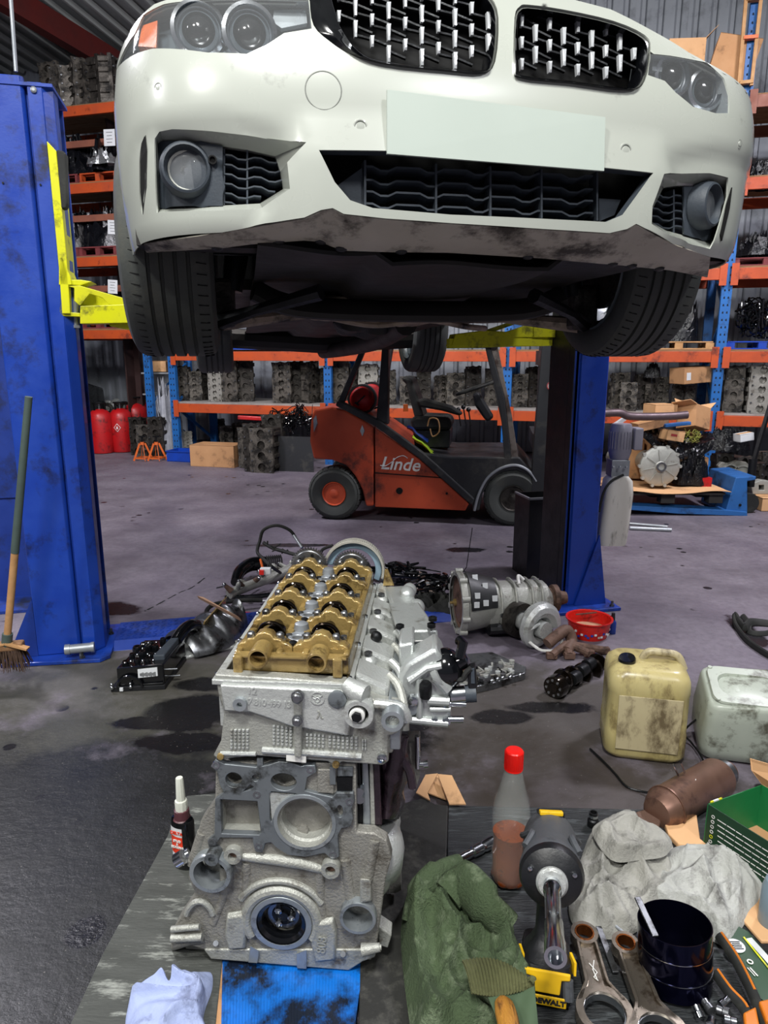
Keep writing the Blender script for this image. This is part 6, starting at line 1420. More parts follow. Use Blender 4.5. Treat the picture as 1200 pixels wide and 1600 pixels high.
for q in ([(606, 1165), (618, 1190), (620, 1220), (606, 1256)], [(632, 1150), (628, 1180), (640, 1205), (645, 1230)], [(598, 1180), (606, 1215), (600, 1262)]): B(MB().tube(cat_rom([EP(x, y, .06) for x, y in q], 6), .010, 8), 'oily_pipe', 'oily_purple')
a = EPs([(636, 1160), (656, 1158), (656, 1215), (648, 1238), (640, 1225)], .13); B(MB().loft([a, [p + EA * .05 for p in a]]), 'heat_plate', 'cast_alu_dirty', 0, .004)
B(MB().cyl(EP(652, 1150, .12), EP(653, 1200, .12), .006).cyl(EP(652, 1194, .12), EP(668, 1193, .12), .006).cyl(EP(662, 1194, .12), EP(669, 1193, .12), .009), 'stud', 'chrome')
# ---------- cylinder head front
ZT_ = EP(480, 1064, 0)[2]
ho = [(335, 1054), (440, 1060), (548, 1068), (562, 1082), (580, 1092), (598, 1097), (620, 1100), (634, 1112), (633, 1132), (620, 1146), (607, 1150), (607, 1190), (598, 1196), (534, 1191), (524, 1198), (512, 1190), (400, 1181), (341, 1187), (333, 1181), (345, 1158), (350, 1112), (342, 1090)]
B(MB().sheet(EPs(ho, -.012), [ec(560, 1117, 18, -.012, 20), ec(613, 1128, 9, -.012, 16)], EA * .03), 'head_front', 'cast_alu', 30, .003)
f0 = EPs([(345, 1060), (550, 1070), (585, 1096), (604, 1150), (604, 1188), (345, 1180)], .018)
zb_ = f0[-1].z; lf, rf_ = eloc(f0[0])[0], eloc(f0[-2])[0]
mb = MB(); mb.hexa([EC(lf, .018, zb_), EC(rf_, .018, zb_), EC(rf_, .018, ZT_ - .10), EC(lf, .018, ZT_ - .10)], [EC(lf, .60, zb_), EC(rf_, .60, zb_), EC(rf_, .60, ZT_ - .10), EC(lf, .60, ZT_ - .10)]); B(mb, 'head_body', 'cast_alu', 0, .004)
LL, LR = eloc(EP(340, 1056))[0], eloc(EP(550, 1068))[0]
# tray walls of the head top
wl = .008
mb = MB(); rim = [EC(LL, .0, 0), EC(LR, .0, 0), EC(LR, .62, 0), EC(LL, .62, 0)]
rin = [EC(LL + wl, wl + .01, 0), EC(LR - wl, wl + .01, 0), EC(LR - wl, .61, 0), EC(LL + wl, .61, 0)]
up = lambda L_, z: [V((p.x, p.y, z)) for p in L_]
mb.sheet(up(rim, ZT_ - .11), [up(rin, ZT_ - .11)], (0, 0, .11)); B(mb, 'head_tray', 'cast_alu_bright', 0, .002)
mb = MB(); rim2 = [EC(LL - .008, -.016, 0), EC(LR + .003, -.016, 0), EC(LR + .003, .625, 0), EC(LL - .008, .625, 0)]; mb.sheet(up(rim2, ZT_ - .008), [up(rin, ZT_ - .008)], (0, 0, .012)); B(mb, 'rim_flange', 'cast_alu_bright', 0, .002)
mb = MB(); mb.add(up(rin, ZT_ - .075), [(0, 1, 2, 3)]); B(mb, 'tray_floor', 'oily_dark', 0)
for f in (.02, .3, .58, .98):
 for s in (0, 1): B(MB().lathe([(.006, 0), (.006, .006), (.003, .008), (0, .008)], EC((LL - .001, LR - .006)[s], -.008 + .62 * f, ZT_ + .004), n=10), 'rim_screw', 'chrome')
# raised shield on the head front with ledge below, ribs, waffle fields
up_pts = [(346, 1066), (450, 1071), (546, 1076), (556, 1095), (546, 1146), (500, 1138), (456, 1131), (420, 1118), (393, 1109), (352, 1107)]
a = EPs(up_pts, -.012); cc = sum(a, V()) / len(a); B(MB().loft([a, [p - EA * .012 for p in a]]), 'raised_panel', 'cast_alu_bright', 30, .004)
a = EPs([(461, 1078), (474, 1078), (473, 1178), (462, 1176)], -.012); B(MB().loft([a, [p - EA * .020 for p in a]]), 'centre_rib', 'cast_alu', 0, .005)
for x, y, r in ((465, 1088, .0135), (465, 1125, .0115)):
 c = EP(x, y, -.034); w = B(MB().lathe([(r, .004), (r * .97, -.003), (r * .80, -.0035), (r * .76, -.012), (r * .55, -.014), (0, -.0135)], c, EA, 24), 'head_bolt', 'steel')
bossring(374, 1102, 11, 4.5, -.034, -.012, 'machined', 20, 'threaded_boss')
c = EP(527, 1093, -.026); B(MB().lathe([(.019, .004), (.019, -.002), (.015, -.004), (0, -.003)], c, EA, 24), 'core_plug', 'gasket_face')
bossring(560, 1117, 24, 16, -.045, -.005, 'cast_alu_bright', 32, 'sensor_boss', mm='machined')
c = EP(558, 1117, -.04); w = B(MB().lathe([(.0155, .02), (.016, -.004), (.0135, -.006), (0, -.006)], c, EA, 26), 'sensor_collar', 'white_print')
B(MB().lathe([(.011, 0), (.011, -.013), (.0, -.013)], c, EA, 6), 'sensor_nut', 'dark_steel', 30, .001, w)
B(MB().tube([EP(540, 1068, -.01), EP(556, 1080, -.02), EP(572, 1086, -.03)], [.016, .022, .020], 14), 'cast_shoulder', 'cast_alu_bright')
bossring(613, 1128, 18, 11, -.05, -.0, 'machined', 28, 'coolant_outlet', mm='cast_alu')
B(MB().tube(cat_rom([EP(585, 1100, -.01), EP(605, 1102, -.012), EP(628, 1108, -.012), EP(636, 1124, -.006)], 4), .012, 10), 'outlet_rib', 'cast_alu_bright')
def waffle(x0, x1, y0, y1, nx, ny, skew=0.0):
 mb = MB()
 for i in range(nx):
  for j in range(ny):
   x = x0 + (x1 - x0) * (i + .5) / nx; y = y0 + (y1 - y0) * (j + .5) / ny + skew * (i + .5) / nx
   hx, hy = (x1 - x0) / nx * .36, (y1 - y0) / ny * .36
   a = EPs([(x - hx, y - hy), (x + hx, y - hy), (x + hx, y + hy), (x - hx, y + hy)], -.0125); c_ = sum(a, V()) / 4
   mb.loft([a, [p.lerp(c_, .35) - EA * .0045 for p in a]])
 o = B(mb, 'waffle_grid', 'cast_alu_bright', 0); o['kind'] = 'stuff'; return o
waffle(359, 390, 1138, 1170, 5, 6); waffle(425, 458, 1131, 1163, 5, 6, 3); waffle(477, 508, 1144, 1166, 5, 4, 2); waffle(512, 560, 1147, 1168, 7, 4, 3); waffle(565, 573, 1154, 1172, 2, 3)
mb = MB(); mb.tube([EP(410, 1172, -.014), EP(480, 1176, -.016), EP(565, 1182, -.014)], .007, 8); mb.tube([EP(345, 1177, -.012), EP(400, 1178, -.014)], .005, 8); B(mb, 'lower_ledge', 'cast_alu_bright')
a = EPs([(448, 1176), (479, 1179), (479, 1190), (448, 1187)], -.014); B(MB().loft([a, [p - EA * .006 for p in a]]), 'foundry_tab', 'white_print', 0, .001)
for x, y in ((345, 1181), (525, 1194)): c = EP(x, y, -.014); B(MB().lathe([(.008, 0), (.007, -.005), (0, -.006)], c, EA, 14), 'yellow_mark', 'oily_gold')
c = EP(597, 1183, -.014); B(MB().lathe([(.010, 0), (.010, -.006), (.006, -.008), (.005, -.003), (0, -.003)], c, EA, 18), 'corner_bolt', 'chrome')
Mf = lambda x, y, o=-.0242: frame(EP(x, y, o), EL - V((0, 0, .05)), V((0, 0, 1)))
text('12', .021, Mf(394, 1080), 'cast_alu_bright', eng, 'cast_number', .0012, bold=.0004)
text('7 810 499 13', .020, Mf(421, 1099), 'cast_alu_bright', eng, 'cast_number', .0012, bold=.0004, space=.86)
text('λ', .022, Mf(500, 1118), 'cast_alu', eng, 'foundry_mark', .0012, bold=.0004)
c = EP(496, 1091, -.0245); mb = MB(); mb.ring(c, EA, .0145, .0125, -.0015, 26); mb.tube(circ(c - EA * .001 - V((0, 0, .003)), EL, (0, 0, 1), .0048, 14), .0011, 5, closed=True); mb.tube([c + EL * x - EA * .001 + V((0, 0, z)) for x, z in ((-.010, .007), (-.004, .003), (.0, .006), (.005, .003), (.010, .007))], .0010, 5); mb.tube([c + EL * x - EA * .001 + V((0, 0, z)) for x, z in ((-.009, .001), (-.003, -.001), (-.0045, -.005))], .0010, 5); B(mb, 'foundry_roundel', 'cast_alu_bright')
# ---------- golden cam carrier
CZ = ZT_ + .012
def rowL(r): return (eloc(EP(404, 1026, -.0))[0], eloc(EP(495, 1033, -.0))[0])[r]
L0, L1 = eloc(EP(365, 1030, .02))[0], eloc(EP(545, 1040, .02))[0]
z_hi = EP(405, 1014, .02)[2]; z_lo = EP(450, 1052, .02)[2]
car_ = B(MB().poly([EC(L0, .02, z_lo), EC(L1, .02, z_lo), EC(L1, .02, z_hi - .012), EC(L0, .02, z_hi - .012)], EA * .018), 'carrier_front_wall', 'oily_gold', 0, .004)
mb = MB(); mb.beam(EC(L0 + .004, .018, z_hi - .014), EC(L1 - .004, .018, z_hi - .014), .014, .005); B(mb, 'carrier_lip', 'oily_gold', 0, .001)
for l in (L0 + .012, L1 - .022): B(MB().beam(EC(l, .012, z_lo), EC(l, .012, z_hi - .01), .018, .02, EL), 'carrier_corner', 'oily_gold', 0, .004)
for r in (0, 1):
 l = rowL(r); zc = EP((404, 495)[r], (1027, 1034)[r], 0)[2]
 w = B(MB().lathe([(.0165, .0), (.0205, .0), (.0215, .003), (.0215, .05), (.0165, .05), (.0165, 0)], EC(l, -.008, zc), EA, 30, cap=False), 'camshaft_bore', 'oily_gold')
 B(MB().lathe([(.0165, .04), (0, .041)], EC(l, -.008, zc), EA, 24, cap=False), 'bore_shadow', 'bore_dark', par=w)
for l in (L0 + .006, L1 - .006, (rowL(0) + rowL(1)) / 2 - .026, (rowL(0) + rowL(1)) / 2 + .030):
 B(MB().beam(EC(l, .03, CZ + .012), EC(l, .60, CZ + .012), .014, .05), 'carrier_rail', 'oily_gold', 0, .004)
CO = [.05, .185, .32, .455, .585]
zc = EP(450, 1030, 0)[2]
for r in (0, 1):
 l = rowL(r)
 for i, o in enumerate(CO):
  w2 = .052; pr = []
  for x, z in ((-1.15, -.03), (-1.15, .004), (-.95, .012), (-.80, .012), (-.70, .020), (-.42, .022), (-.28, .032), (0, .037), (.28, .032), (.42, .022), (.70, .020), (.80, .012), (.95, .012), (1.15, .004), (1.15, -.03)): pr.append(EC(l + x * w2, o, zc + z))
  cap = B(MB().poly(pr, EA * .030), 'bearing_cap', 'oily_gold', 40, .003)
  for x in (-.60, .60): c = EC(l + x * w2, o + .015, zc + .018); B(MB().lathe([(.0085, 0), (.0085, .010), (.006, .013), (.0045, .009), (0, .009)], c, n=12), 'cap_bolt', 'steel', par=cap)
  if i < 4:
   sh = B(MB().cyl(EC(l, o + .03, zc), EC(l, CO[i + 1], zc), .013, n=16), 'camshaft', 'oily_dark')
   for j, oo in enumerate((.050, .085)):
    c = EC(l, o + oo - .006, zc); ph = (i * 1.9 + j * .25 + r * 2.2); a = []
    for q in range(20):
     t_ = 2 * pi * q / 20; rr = .019 + .012 * max(0, cos(t_ - ph)) ** 3; a.append(c + EL * cos(t_) * rr + V((0, 0, sin(t_) * rr)))
    B(MB().poly(a, EA * .014), 'cam_lobe', 'oily_dark', 60, .001, sh)
   mb = MB(); a = [EC(l, o + .068, zc) + EL * cos(t_) * .029 + V((0, 0, sin(t_) * .029 + .002)) for t_ in [pi * q / 14 for q in range(15)]]; mb.tube(a, .0045, 8); B(mb, 'oil_clip', 'oily_dark', par=sh)
   for s in (-1, 1):
    c = EC(l + s * .042, o + .075, zc - .010); B(MB().cyl(c, c + V((0, 0, .022)), .011, .008, 12), 'carrier_post', 'oily_gold')
    c = EC(l + s * .043, o + .052, zc + .004); B(MB().lathe([(.007, 0), (.007, .008), (.004, .009), (0, .009)], c, n=8), 'post_bolt', 'steel')
# centre injector seats
lc = (rowL(0) + rowL(1)) / 2 + .002
for i, o in enumerate((.10, .235, .37, .505)):
 z = zc - .002
 a = circ(EC(lc, o, z), EL, EA, .021, 22, rb=.026); w = B(MB().sheet(a, [circ(EC(lc, o - .006, z), EL, EA, .011, 18)], (0, 0, .012)), 'injector_seat', 'galv', 40, .002)
 B(MB().lathe([(.017, 0), (.018, .010), (.015, .026), (.008, .030), (0, .030)], EC(lc + .002, o + .036, z), n=22), 'injector_dome', 'galv', par=w)
 B(MB().lathe([(.009, 0), (.009, .012), (.005, .014), (0, .014)], EC(lc - .004, o - .034, z), n=10), 'seat_bolt', 'dark_steel', par=w)
B(MB().box((0, 0, 0), (.05, .56, .01), Matrix.Translation(EC(lc, .32, zc - .012)) @ R_), 'centre_deck', 'oily_gold', 0)
# ---------- timing gears, guard, chain at the far end
def gear(px, py, o, r_px, n, nm, m):
 c = EP(px, py, o); r = er(px, py, r_px, o); out = []
 for k in range(n):
  for f, rr in ((0, .90), (.25, 1.0), (.5, 1.0), (.75, .90)):
   t_ = 2 * pi * (k + f) / n; out.append(c + EL * cos(t_) * r * rr + V((0, 0, sin(t_) * r * rr)))
 g = B(MB().sheet(out, [circ(c, EL, (0, 0, 1), r * .16, 16)], EA * .010), nm, m, 0, .0)
 B(MB().lathe([(r * .84, 0), (r * .80, -.002), (r * .45, -.002), (r * .42, -.010), (r * .2, -.012), (r * .16, -.0)], c, EA, 32, cap=False), 'gear_web', m, par=g)
 for k in range(5): t_ = 2 * pi * k / 5; q = c + EL * cos(t_) * r * .62 + V((0, 0, sin(t_) * r * .62)); B(MB().lathe([(.005, -.001), (.005, -.0045), (0, -.0045)], q, EA, 8), 'gear_rivet', 'dark_steel', par=g)
 return c, r
gear(483, 884, .63, 29, 40, 'camshaft_gear', 'steel'); gear(549, 889, .63, 29, 40, 'camshaft_gear', 'steel')
c = EP(553, 890, .665); r = er(553, 890, 43, .665)
a = [c + EL * cos(t_) * r + V((0, 0, sin(t_) * r)) for t_ in [rad(-25 + 195 * i / 30) for i in range(31)]]; b = [c + EL * cos(t_) * r * .78 + V((0, 0, sin(t_) * r * .78)) for t_ in [rad(-25 + 195 * i / 30) for i in range(31)]]
mat('guide_blue', '#8298a6', .5, 0, '#6f8492', .7, 10)
B(MB().poly(a + b[::-1], EA * .016), 'chain_guide', 'guide_blue', 40, .002)
ch = [c + EA * .006 + EL * cos(t_) * r * 1.07 + V((0, 0, sin(t_) * r * 1.07)) for t_ in [rad(-14 + 178 * i / 44) for i in range(45)]]
mat('chain_steel', '#c4c2b9', .35, .4, '#a3a198', .9, 30)
links = MB()
for i in range(44):
 for s in (-.012, .012):
  p, q = ch[i] + EA * s, ch[i + 1] + EA * s; links.beam(p, q, .005, .018, (0, 1, 0))
 links.cyl(ch[i] - EA * .014, ch[i] + EA * .014, .0045, n=6)
o = B(links, 'timing_chain', 'chain_steel', 0); o['kind'] = 'stuff'
ch2 = [ch[0] + V((0.004, 0, -.02 * k)) for k in range(6)]; links = MB()
for i in range(5):
 for s in (-.012, .012): links.beam(ch2[i] + EA * s, ch2[i + 1] + EA * s, .0045, .013, (0, 1, 0))
o = B(links, 'chain_tail', 'chain_steel', 0); o['kind'] = 'stuff'
B(MB().poly([EP(x, y, .60) for x, y in ((598, 916), (601, 890), (606, 890), (616, 916))], EA * .012), 'tensioner_blade', 'oily_gold', 0, .003)
# ---------- inlet side: ports, flange, curved fins
zt = ZT_
for i, o in enumerate((.02, .15, .28, .41, .53)):
 mb = MB(); w = .048; mb.hexa([EC(LR + .004, o, zt - .03), EC(LR + .075, o, zt - .055), EC(LR + .075, o, zt - .02), EC(LR + .004, o, zt + .012)], [EC(LR + .004, o + .085, zt - .03), EC(LR + .075, o + .085, zt - .055), EC(LR + .075, o + .085, zt - .02), EC(LR + .004, o + .085, zt + .012)])
 B(mb, 'inlet_port', 'cast_alu_bright', 0, .008)
 mb = MB(); mb.ball(EC(LR + .022, o + .105, zt - .012), .019, (1, 1, .9), 14, 10); B(mb, 'port_boss', 'cast_alu_bright')
 B(MB().lathe([(.009, 0), (.009, .008), (.005, .01), (0, .01)], EC(LR + .022, o + .105, zt + .004), n=8), 'flange_bolt', 'steel')
mb = MB(); mb.hexa([EC(LR, .0, zt - .16), EC(LR + .085, .0, zt - .16), EC(LR + .085, .0, zt - .05), EC(LR, .0, zt - .01)], [EC(LR, .61, zt - .16), EC(LR + .085, .61, zt - .16), EC(LR + .085, .61, zt - .05), EC(LR, .61, zt - .01)]); B(mb, 'inlet_flank', 'cast_alu', 0, .006)
for i, o in enumerate((.03, .10, .19, .27, .36, .44, .53)):
 pts = [EC(LR + .070, o + .05, zt - .02), EC(LR + .092, o + .03, zt - .035), EC(LR + .105, o + .0, zt - .065), EC(LR + .108, o - .02, zt - .11)]
 B(MB().tube(cat_rom(pts, 5), .010, 10, flat=1.0), 'flange_web', 'cast_alu_bright' if i % 2 else 'cast_alu')
B(MB().hexa([EC(LR + .075, .0, zt - .15), EC(LR + .10, .0, zt - .15), EC(LR + .10, .0, zt - .06), EC(LR + .075, .0, zt - .03)], [EC(LR + .075, .60, zt - .15), EC(LR + .10, .60, zt - .15), EC(LR + .10, .60, zt - .06), EC(LR + .075, .60, zt - .03)]), 'manifold_flange', 'machined', 0, .003)
# valve housing box to the right, rear
mat('alu_satin', '#b9bdbb', .36, .55, '#a4a8a6', .8, 10, dirt='#77756c', damt=.15, dscale=12, bump=.15, bscale=160)
f = EPs([(619, 986), (684, 984), (686, 1004), (679, 1010), (634, 1011)], .22); bk = EPs([(606, 942), (655, 940), (657, 956), (650, 962), (616, 962)], .42)
B(MB().loft([f, bk]), 'valve_housing', 'alu_satin', 30, .006)
f = EPs([(612, 945), (652, 943), (654, 962), (614, 962)], .42); bk = EPs([(600, 916), (642, 914), (643, 930), (602, 930)], .60)
B(MB().loft([f, bk]), 'valve_housing', 'alu_satin', 30, .008)
for x, y, o, r in ((651, 949, .44, .022), (640, 922, .56, .020), (636, 928, .50, .022)): B(MB().ball(EP(x, y, o), r, (1, 1.3, 1), 14, 10), 'housing_boss', 'alu_satin')
for x, y in ((625, 984), (674, 982), (676, 972)): c = EP(x, y, .215); B(MB().lathe([(.010, 0), (.010, .008), (.006, .010), (.005, .004), (0, .004)], U(c, .004), n=14), 'housing_bolt', 'dark_steel')
a = EPs([(630, 1001), (662, 1000), (662, 1010), (632, 1011)], .212); lb = B(MB().loft([a, [p - EA * .003 for p in a]]), 'housing_label', 'white_print', 0)
a = EPs([(642, 1003), (659, 1002), (659, 1009), (643, 1009)], .208); B(MB().loft([a, [p - EA * .002 for p in a]]), 'label_window', 'gasket_face', 0, 0, lb)
# pump / throttle assembly in front of it
o = .06
B(MB().sheet(EPs([(624, 1056), (634, 1040), (650, 1030), (668, 1020), (680, 1012), (690, 1026), (702, 1056), (706, 1080), (705, 1128), (690, 1132), (640, 1126), (628, 1112), (622, 1090)], o), [], EA * .09), 'pump_body', 'alu_satin', 30, .008)
B(MB().sheet(EPs([(622, 1008), (646, 1004), (646, 1040), (634, 1050), (624, 1044)], .10), [], EA * .10), 'pump_bracket', 'alu_satin', 30, .006)
for q, r_ in (([(640, 1064), (668, 1044), (690, 1040)], .009), ([(668, 1094), (702, 1096)], .011), ([(672, 1108), (704, 1108)], .007), ([(636, 1124), (700, 1130)], .009), ([(655, 1060), (655, 1120)], .008), ([(682, 1058), (700, 1078)], .013)):
 B(MB().tube([EP(x, y, o - .004) for x, y in q], r_, 10), 'casting_web', 'alu_satin')
c = EP(643, 1103, o - .002); w = B(MB().lathe([(.019, .0), (.019, -.006), (.016, -.008), (0, -.008)], c, EA, 26), 'pump_cap', 'machined')
B(MB().lathe([(.0, .0), (.012, .0), (.011, .012), (.006, .014), (0, .014)], EP(645, 1092, o - .005), -EA, 14), 'cap_screw', 'chrome')
for x, y, r in ((679, 1127, .0095), (697, 1127, .0095), (698, 1100, .008)): c = EP(x, y, o - .004); B(MB().lathe([(r, .004), (r, -.005), (r * .5, -.007), (r * .45, -.002), (0, -.002)], c, EA, 16), 'pump_bolt', 'chrome')
c = EP(665, 1076, o - .01); B(MB().lathe([(.013, -.02), (.014, .0), (.013, .012), (.010, .016), (.0, .014)], c, (0, -.25, 1), 20), 'oil_cap', 'dark_steel')
c = EP(690, 1046, o + .03); ax = (EL * .80 - EA * .12 + V((0, 0, .45))).normalized(); kr = er(690, 1046, 36, o)
w = B(MB().lathe([(kr * .95, -.012), (kr * 1.0, -.006), (kr * 1.0, .002), (kr * .92, .004)], c, ax, 34), 'actuator_flange', 'alu_satin')
B(MB().lathe([(kr * .90, .003), (kr * .92, .012), (kr * .80, .030), (kr * .60, .040), (kr * .40, .044), (kr * .34, .062), (0, .064)], c, ax, 34), 'actuator_dome', 'black_gloss', par=w)
B(MB().tube([c + ax * .04 + V((0, -.02, .02)), c + ax * .05 + V((.0, -.01, .045)), c + ax * .03 + V((.01, 0, .055))], .011, 10), 'vacuum_nozzle', 'black_gloss', par=w)
B(MB().tube([c - ax * .03, c - ax * .005], [.03, .038], 20), 'actuator_neck', 'alu_satin')
a, b = EP(704, 1086, o + .01), EP(727, 1084, o + .01)
B(MB().cyl(a, b, .018, n=22), 'solenoid', 'chrome'); B(MB().cyl(b, EP(744, 1083, o + .01), .019, n=22), 'solenoid_coil', 'fog_plastic')
a = EPs([(731, 1046), (744, 1043), (746, 1070), (745, 1094), (732, 1094)], o); B(MB().loft([a, [p + EA * .03 for p in a]]), 'connector', 'black_plastic', 0, .004)
a = EPs([(736, 1046), (741, 1045), (742, 1068), (736, 1068)], o - .003); B(MB().loft([a, [p + EA * .004 for p in a]]), 'connector_clip', 'fog_plastic', 0)
B(MB().cyl(EP(702, 1099, o), EP(728, 1101, o), .006, n=12), 'pipe_stub', 'chrome'); B(MB().cyl(EP(700, 1124, o), EP(724, 1124, o), .0075, n=14), 'pipe_stub', 'chrome')
B(MB().tube(cat_rom([EP(706, 1060, o), EP(722, 1062, o), EP(728, 1052, o), EP(736, 1044, o)], 5), .006, 8), 'loom', 'black_rubber')
a = EPs([(560, 1012), (584, 1004), (590, 1030), (566, 1040)], .2);
B(MB().ball(EP(588, 995, .22), .014, (1, 1, 1), 12, 8), 'temperature_sensor', 'dark_steel')
# ================================================================== things on the floor round the engine
def g(px, py, z=0.0): return G(px, py, z)
# ---- broom leaning on the left post
a = g(8, 1010); hd = Y(45, 620, 2.75); ft = Y(11, 1000, 2.78)
t = thing('broom', 'worn broom with a wooden handle leaning on the left blue post', 'broom', V((a.x, a.y, 0)))
m1 = ft.lerp(hd, .38)
MB().tube([ft, m1], .015, 12).build('handle', 'wood_pale', t); mat('tape_green', '#4b5a55', .6, 0, '#3c4844', .9, 12); MB().tube([m1, hd], [.0165, .014], 12).build('handle_sleeve', 'tape_green', t)
MB().cyl(ft - (hd - ft).normalized() * .03, ft + (hd - ft).normalized() * .03, .021).build('ferrule', 'blue_plastic' if 0 else 'tape_green', t)
mat('bristle', '#4a3528', .9, 0, '#2c211a', .9, 30)
hb = ft - V((.03, 0, .03)); mb = MB(); M_ = Matrix.Translation(hb) @ Matrix.Rotation(rad(12), 4, 'Z'); mb.box((0, 0, 0), (.18, .05, .035), M_); mb.build('head', 'wood', t, 0, bevel=.008)
mb = MB(); random.seed(2)
for k in range(240):
 x, y = random.uniform(-.085, .085), random.uniform(-.026, .026); p = M_ @ V((x, y, -.012)); q = M_ @ V((x * 1.25 + random.uniform(-.01, .01), y * 2.2 + random.uniform(-.01, .01), -.10)); q.z = max(q.z, .004); mb.tube([p, p.lerp(q, .5) + V((random.uniform(-.004, .004), 0, 0)), q], [.0022, .0018, .001], 3, cap=False)
o = mb.build('bristles', 'bristle', t, 0); o['kind'] = 'stuff'
mb = MB(); mb.beam(ft + V((.0, -.01, -.01)), ft + V((-.09, -.01, -.035)), .03, .008); mb.beam(ft + V((.0, -.01, -.01)), ft + V((.09, -.01, -.035)), .03, .008); mb.build('brace', 'wood_pale', t, 0)
# engine part at far left edge
p = g(8, 925); put(H1d, V((p.x - .02, p.y, 0)), -RANG, 'dark casting on the floor at the left edge before the farther post', .45)
# ---- black mechatronic unit
UA = g(178, 1080); UX = (g(258, 1076) - UA); UX.z = 0; UL = UX.length; UX.normalize(); UY = V((-UX.y, UX.x, 0))
UY = (UY + UX * .15).normalized()
t = thing('control_unit', 'black gearbox control unit with a white label lying by the left post', 'car part', UA, atan2(UX.y, UX.x))
def UP(x, y, z): return UA + UX * (x * UL) + UY * y + V((0, 0, z))
hz = PL(190, 1045, UA, UY).z
mb = MB(); mb.hexa([UP(.08, 0, .02), UP(1, 0, .02), UP(1, 0, hz + .01), UP(.08, 0, hz)], [UP(.12, .30, .02), UP(.98, .30, .02), UP(.98, .30, hz), UP(.12, .30, hz)]); mb.build('housing', 'black_gloss', t, 0, bevel=.006)
mb = MB(); mb.hexa([UP(-.04, -.01, 0), UP(1.02, -.01, 0), UP(1.02, -.01, .022), UP(-.04, -.01, .022)], [UP(-.04, .28, 0), UP(1.02, .28, 0), UP(1.02, .28, .022), UP(-.04, .28, .022)]); mb.build('base_flange', 'black_plastic', t, 0, bevel=.003)
mb = MB(); a = UP(.34, -.012, .02); mb.tube(circ(a, UX, (0, 0, 1), .05, 16, 0, pi), .006, 8); mb.tube([UP(.55, -.008, .028), UP(.98, -.008, .030)], .004, 6); mb.build('front_rib', 'black_gloss', t)
mb = MB(); a = [UP(.5, -.004, hz * .55), UP(.88, -.004, hz * .60), UP(.88, -.004, hz * .97), UP(.5, -.004, hz * .92)]; mb.loft([a, [p + UY * .005 for p in a]]); lb = mb.build('paper_label', 'paper', t, 0)
mb = MB();
for k in range(12): a = UP(.55 + k * .026, -.006, hz * .70); mb.box(a, (.003, .001, .012 + .004 * (k % 3)))
mb.build('barcode', 'print_dark', lb, 0)
random.seed(9)
for i in range(4):
 for j in range(3):
  c = UP(.2 + j * .2 + random.uniform(-.04, .04), .04 + i * .065, hz); r = random.uniform(.012, .022); h = random.uniform(.012, .035)
  MB().lathe([(r, 0), (r, h * .7), (r * .8, h), (r * .5, h), (r * .45, h * .6), (0, h * .6)], c, n=14).build('solenoid', 'black_gloss', t)
  MB().ball(c + UX * .022 + V((0, 0, .012)), .006).build('steel_ball', 'chrome', t)
mb = MB(); mb.hexa([UP(.72, .05, hz), UP(.95, .05, hz), UP(.95, .05, hz + .03), UP(.72, .05, hz + .03)], [UP(.78, .24, hz), UP(.95, .24, hz), UP(.95, .24, hz + .03), UP(.78, .24, hz + .03)]); mb.build('connector_block', 'fog_plastic', t, 0, bevel=.005)
MB().tube(cat_rom([UP(.85, .26, hz), UP(.9, .32, hz + .02), UP(1.0, .38, hz + .03), UP(1.1, .42, hz + .01)], 5), [.03] * 15 + [.025], 12).build('elbow', 'black_gloss', t)
for z, y in ((.03, .06), (.075, .03)): a = UP(.98, y, z); MB().cyl(a, a + UX * .05, .004).build('pin', 'chrome', t)
for x in (0, .36): a = UP(x, -.015, .012); MB().ball(a + V((0, 0, .012)), .009).build('screw', 'chrome', t); MB().ball(a + V((0, 0, .026)), .006).build('screw', 'chrome', t)
MB().box(UP(.18, -.015, .014), (.014, .008, .014)).build('white_tab', 'paper', t, 0)
# ---- silver casing (half oil pan) left of engine, with cardboard and red card
OA = g(300, 1030); t = thing('alloy_casing', 'ribbed alloy casing half lying left of the engine', 'car part', OA, rad(20))
OX = (g(372, 1000) - OA).normalized(); OX.z = 0; OX.normalize(); OY = V((-OX.y, OX.x, 0))
def OP(x, y, z): return OA + OX * x + OY * y + V((0, 0, z))
def casing(u, v):
 x = .38 * u; w = .06 + .10 * sin(pi * min(1, u * .8 + .2)) ; th = pi * v; r = 1 + .22 * max(-.4, sin(u * 26)) * sin(th); return OP(x, .10 - cos(th) * w, .015 + sin(th) * (.07 + .06 * u) * r)
MB().grid(casing, 60, 18).build('shell', 'steel', t, 60, solid=.005)
mb = MB(); a = [OP(-.03, .02, .0), OP(.20, -.07, .0), OP(.42, -.02, .0), OP(.44, .2, .0), OP(.10, .22, .0), OP(-.05, .12, .0)]; mb.loft([a, [p + V((0, 0, .018)) for p in a]]); mb.build('flange', 'cast_alu_bright', t, 0, bevel=.006)
for k in range(6): c = OP(.02 + k * .07, -.02 - .03 * sin(k * .7), .018); MB().lathe([(.012, 0), (.010, .012), (.006, .013), (.005, .006), (0, .006)], c, n=12).build('bolt_boss', 'cast_alu', t)
mat('tan_card', '#c09a80', .8, 0, '#b08b72', .8, 6)
mb = MB(); a = [OP(.12, .04, .14), OP(.36, .16, .17), OP(.36, .20, .05), OP(.12, .10, .03)]; mb.loft([a, [p + OY * .01 for p in a]]); mb.build('end_wall', 'oily_gold', t, 0, bevel=.002)
mb = MB(); a = [Y(308, 931, 2.95), Y(318, 933, 2.95), Y(372, 963, 2.78), Y(376, 967, 2.78)]; mb.loft([a, [p + V((0, .02, -.02)) for p in a]]); mb.build('card_strip', 'tan_card', t, 0, label='narrow tan card strip')
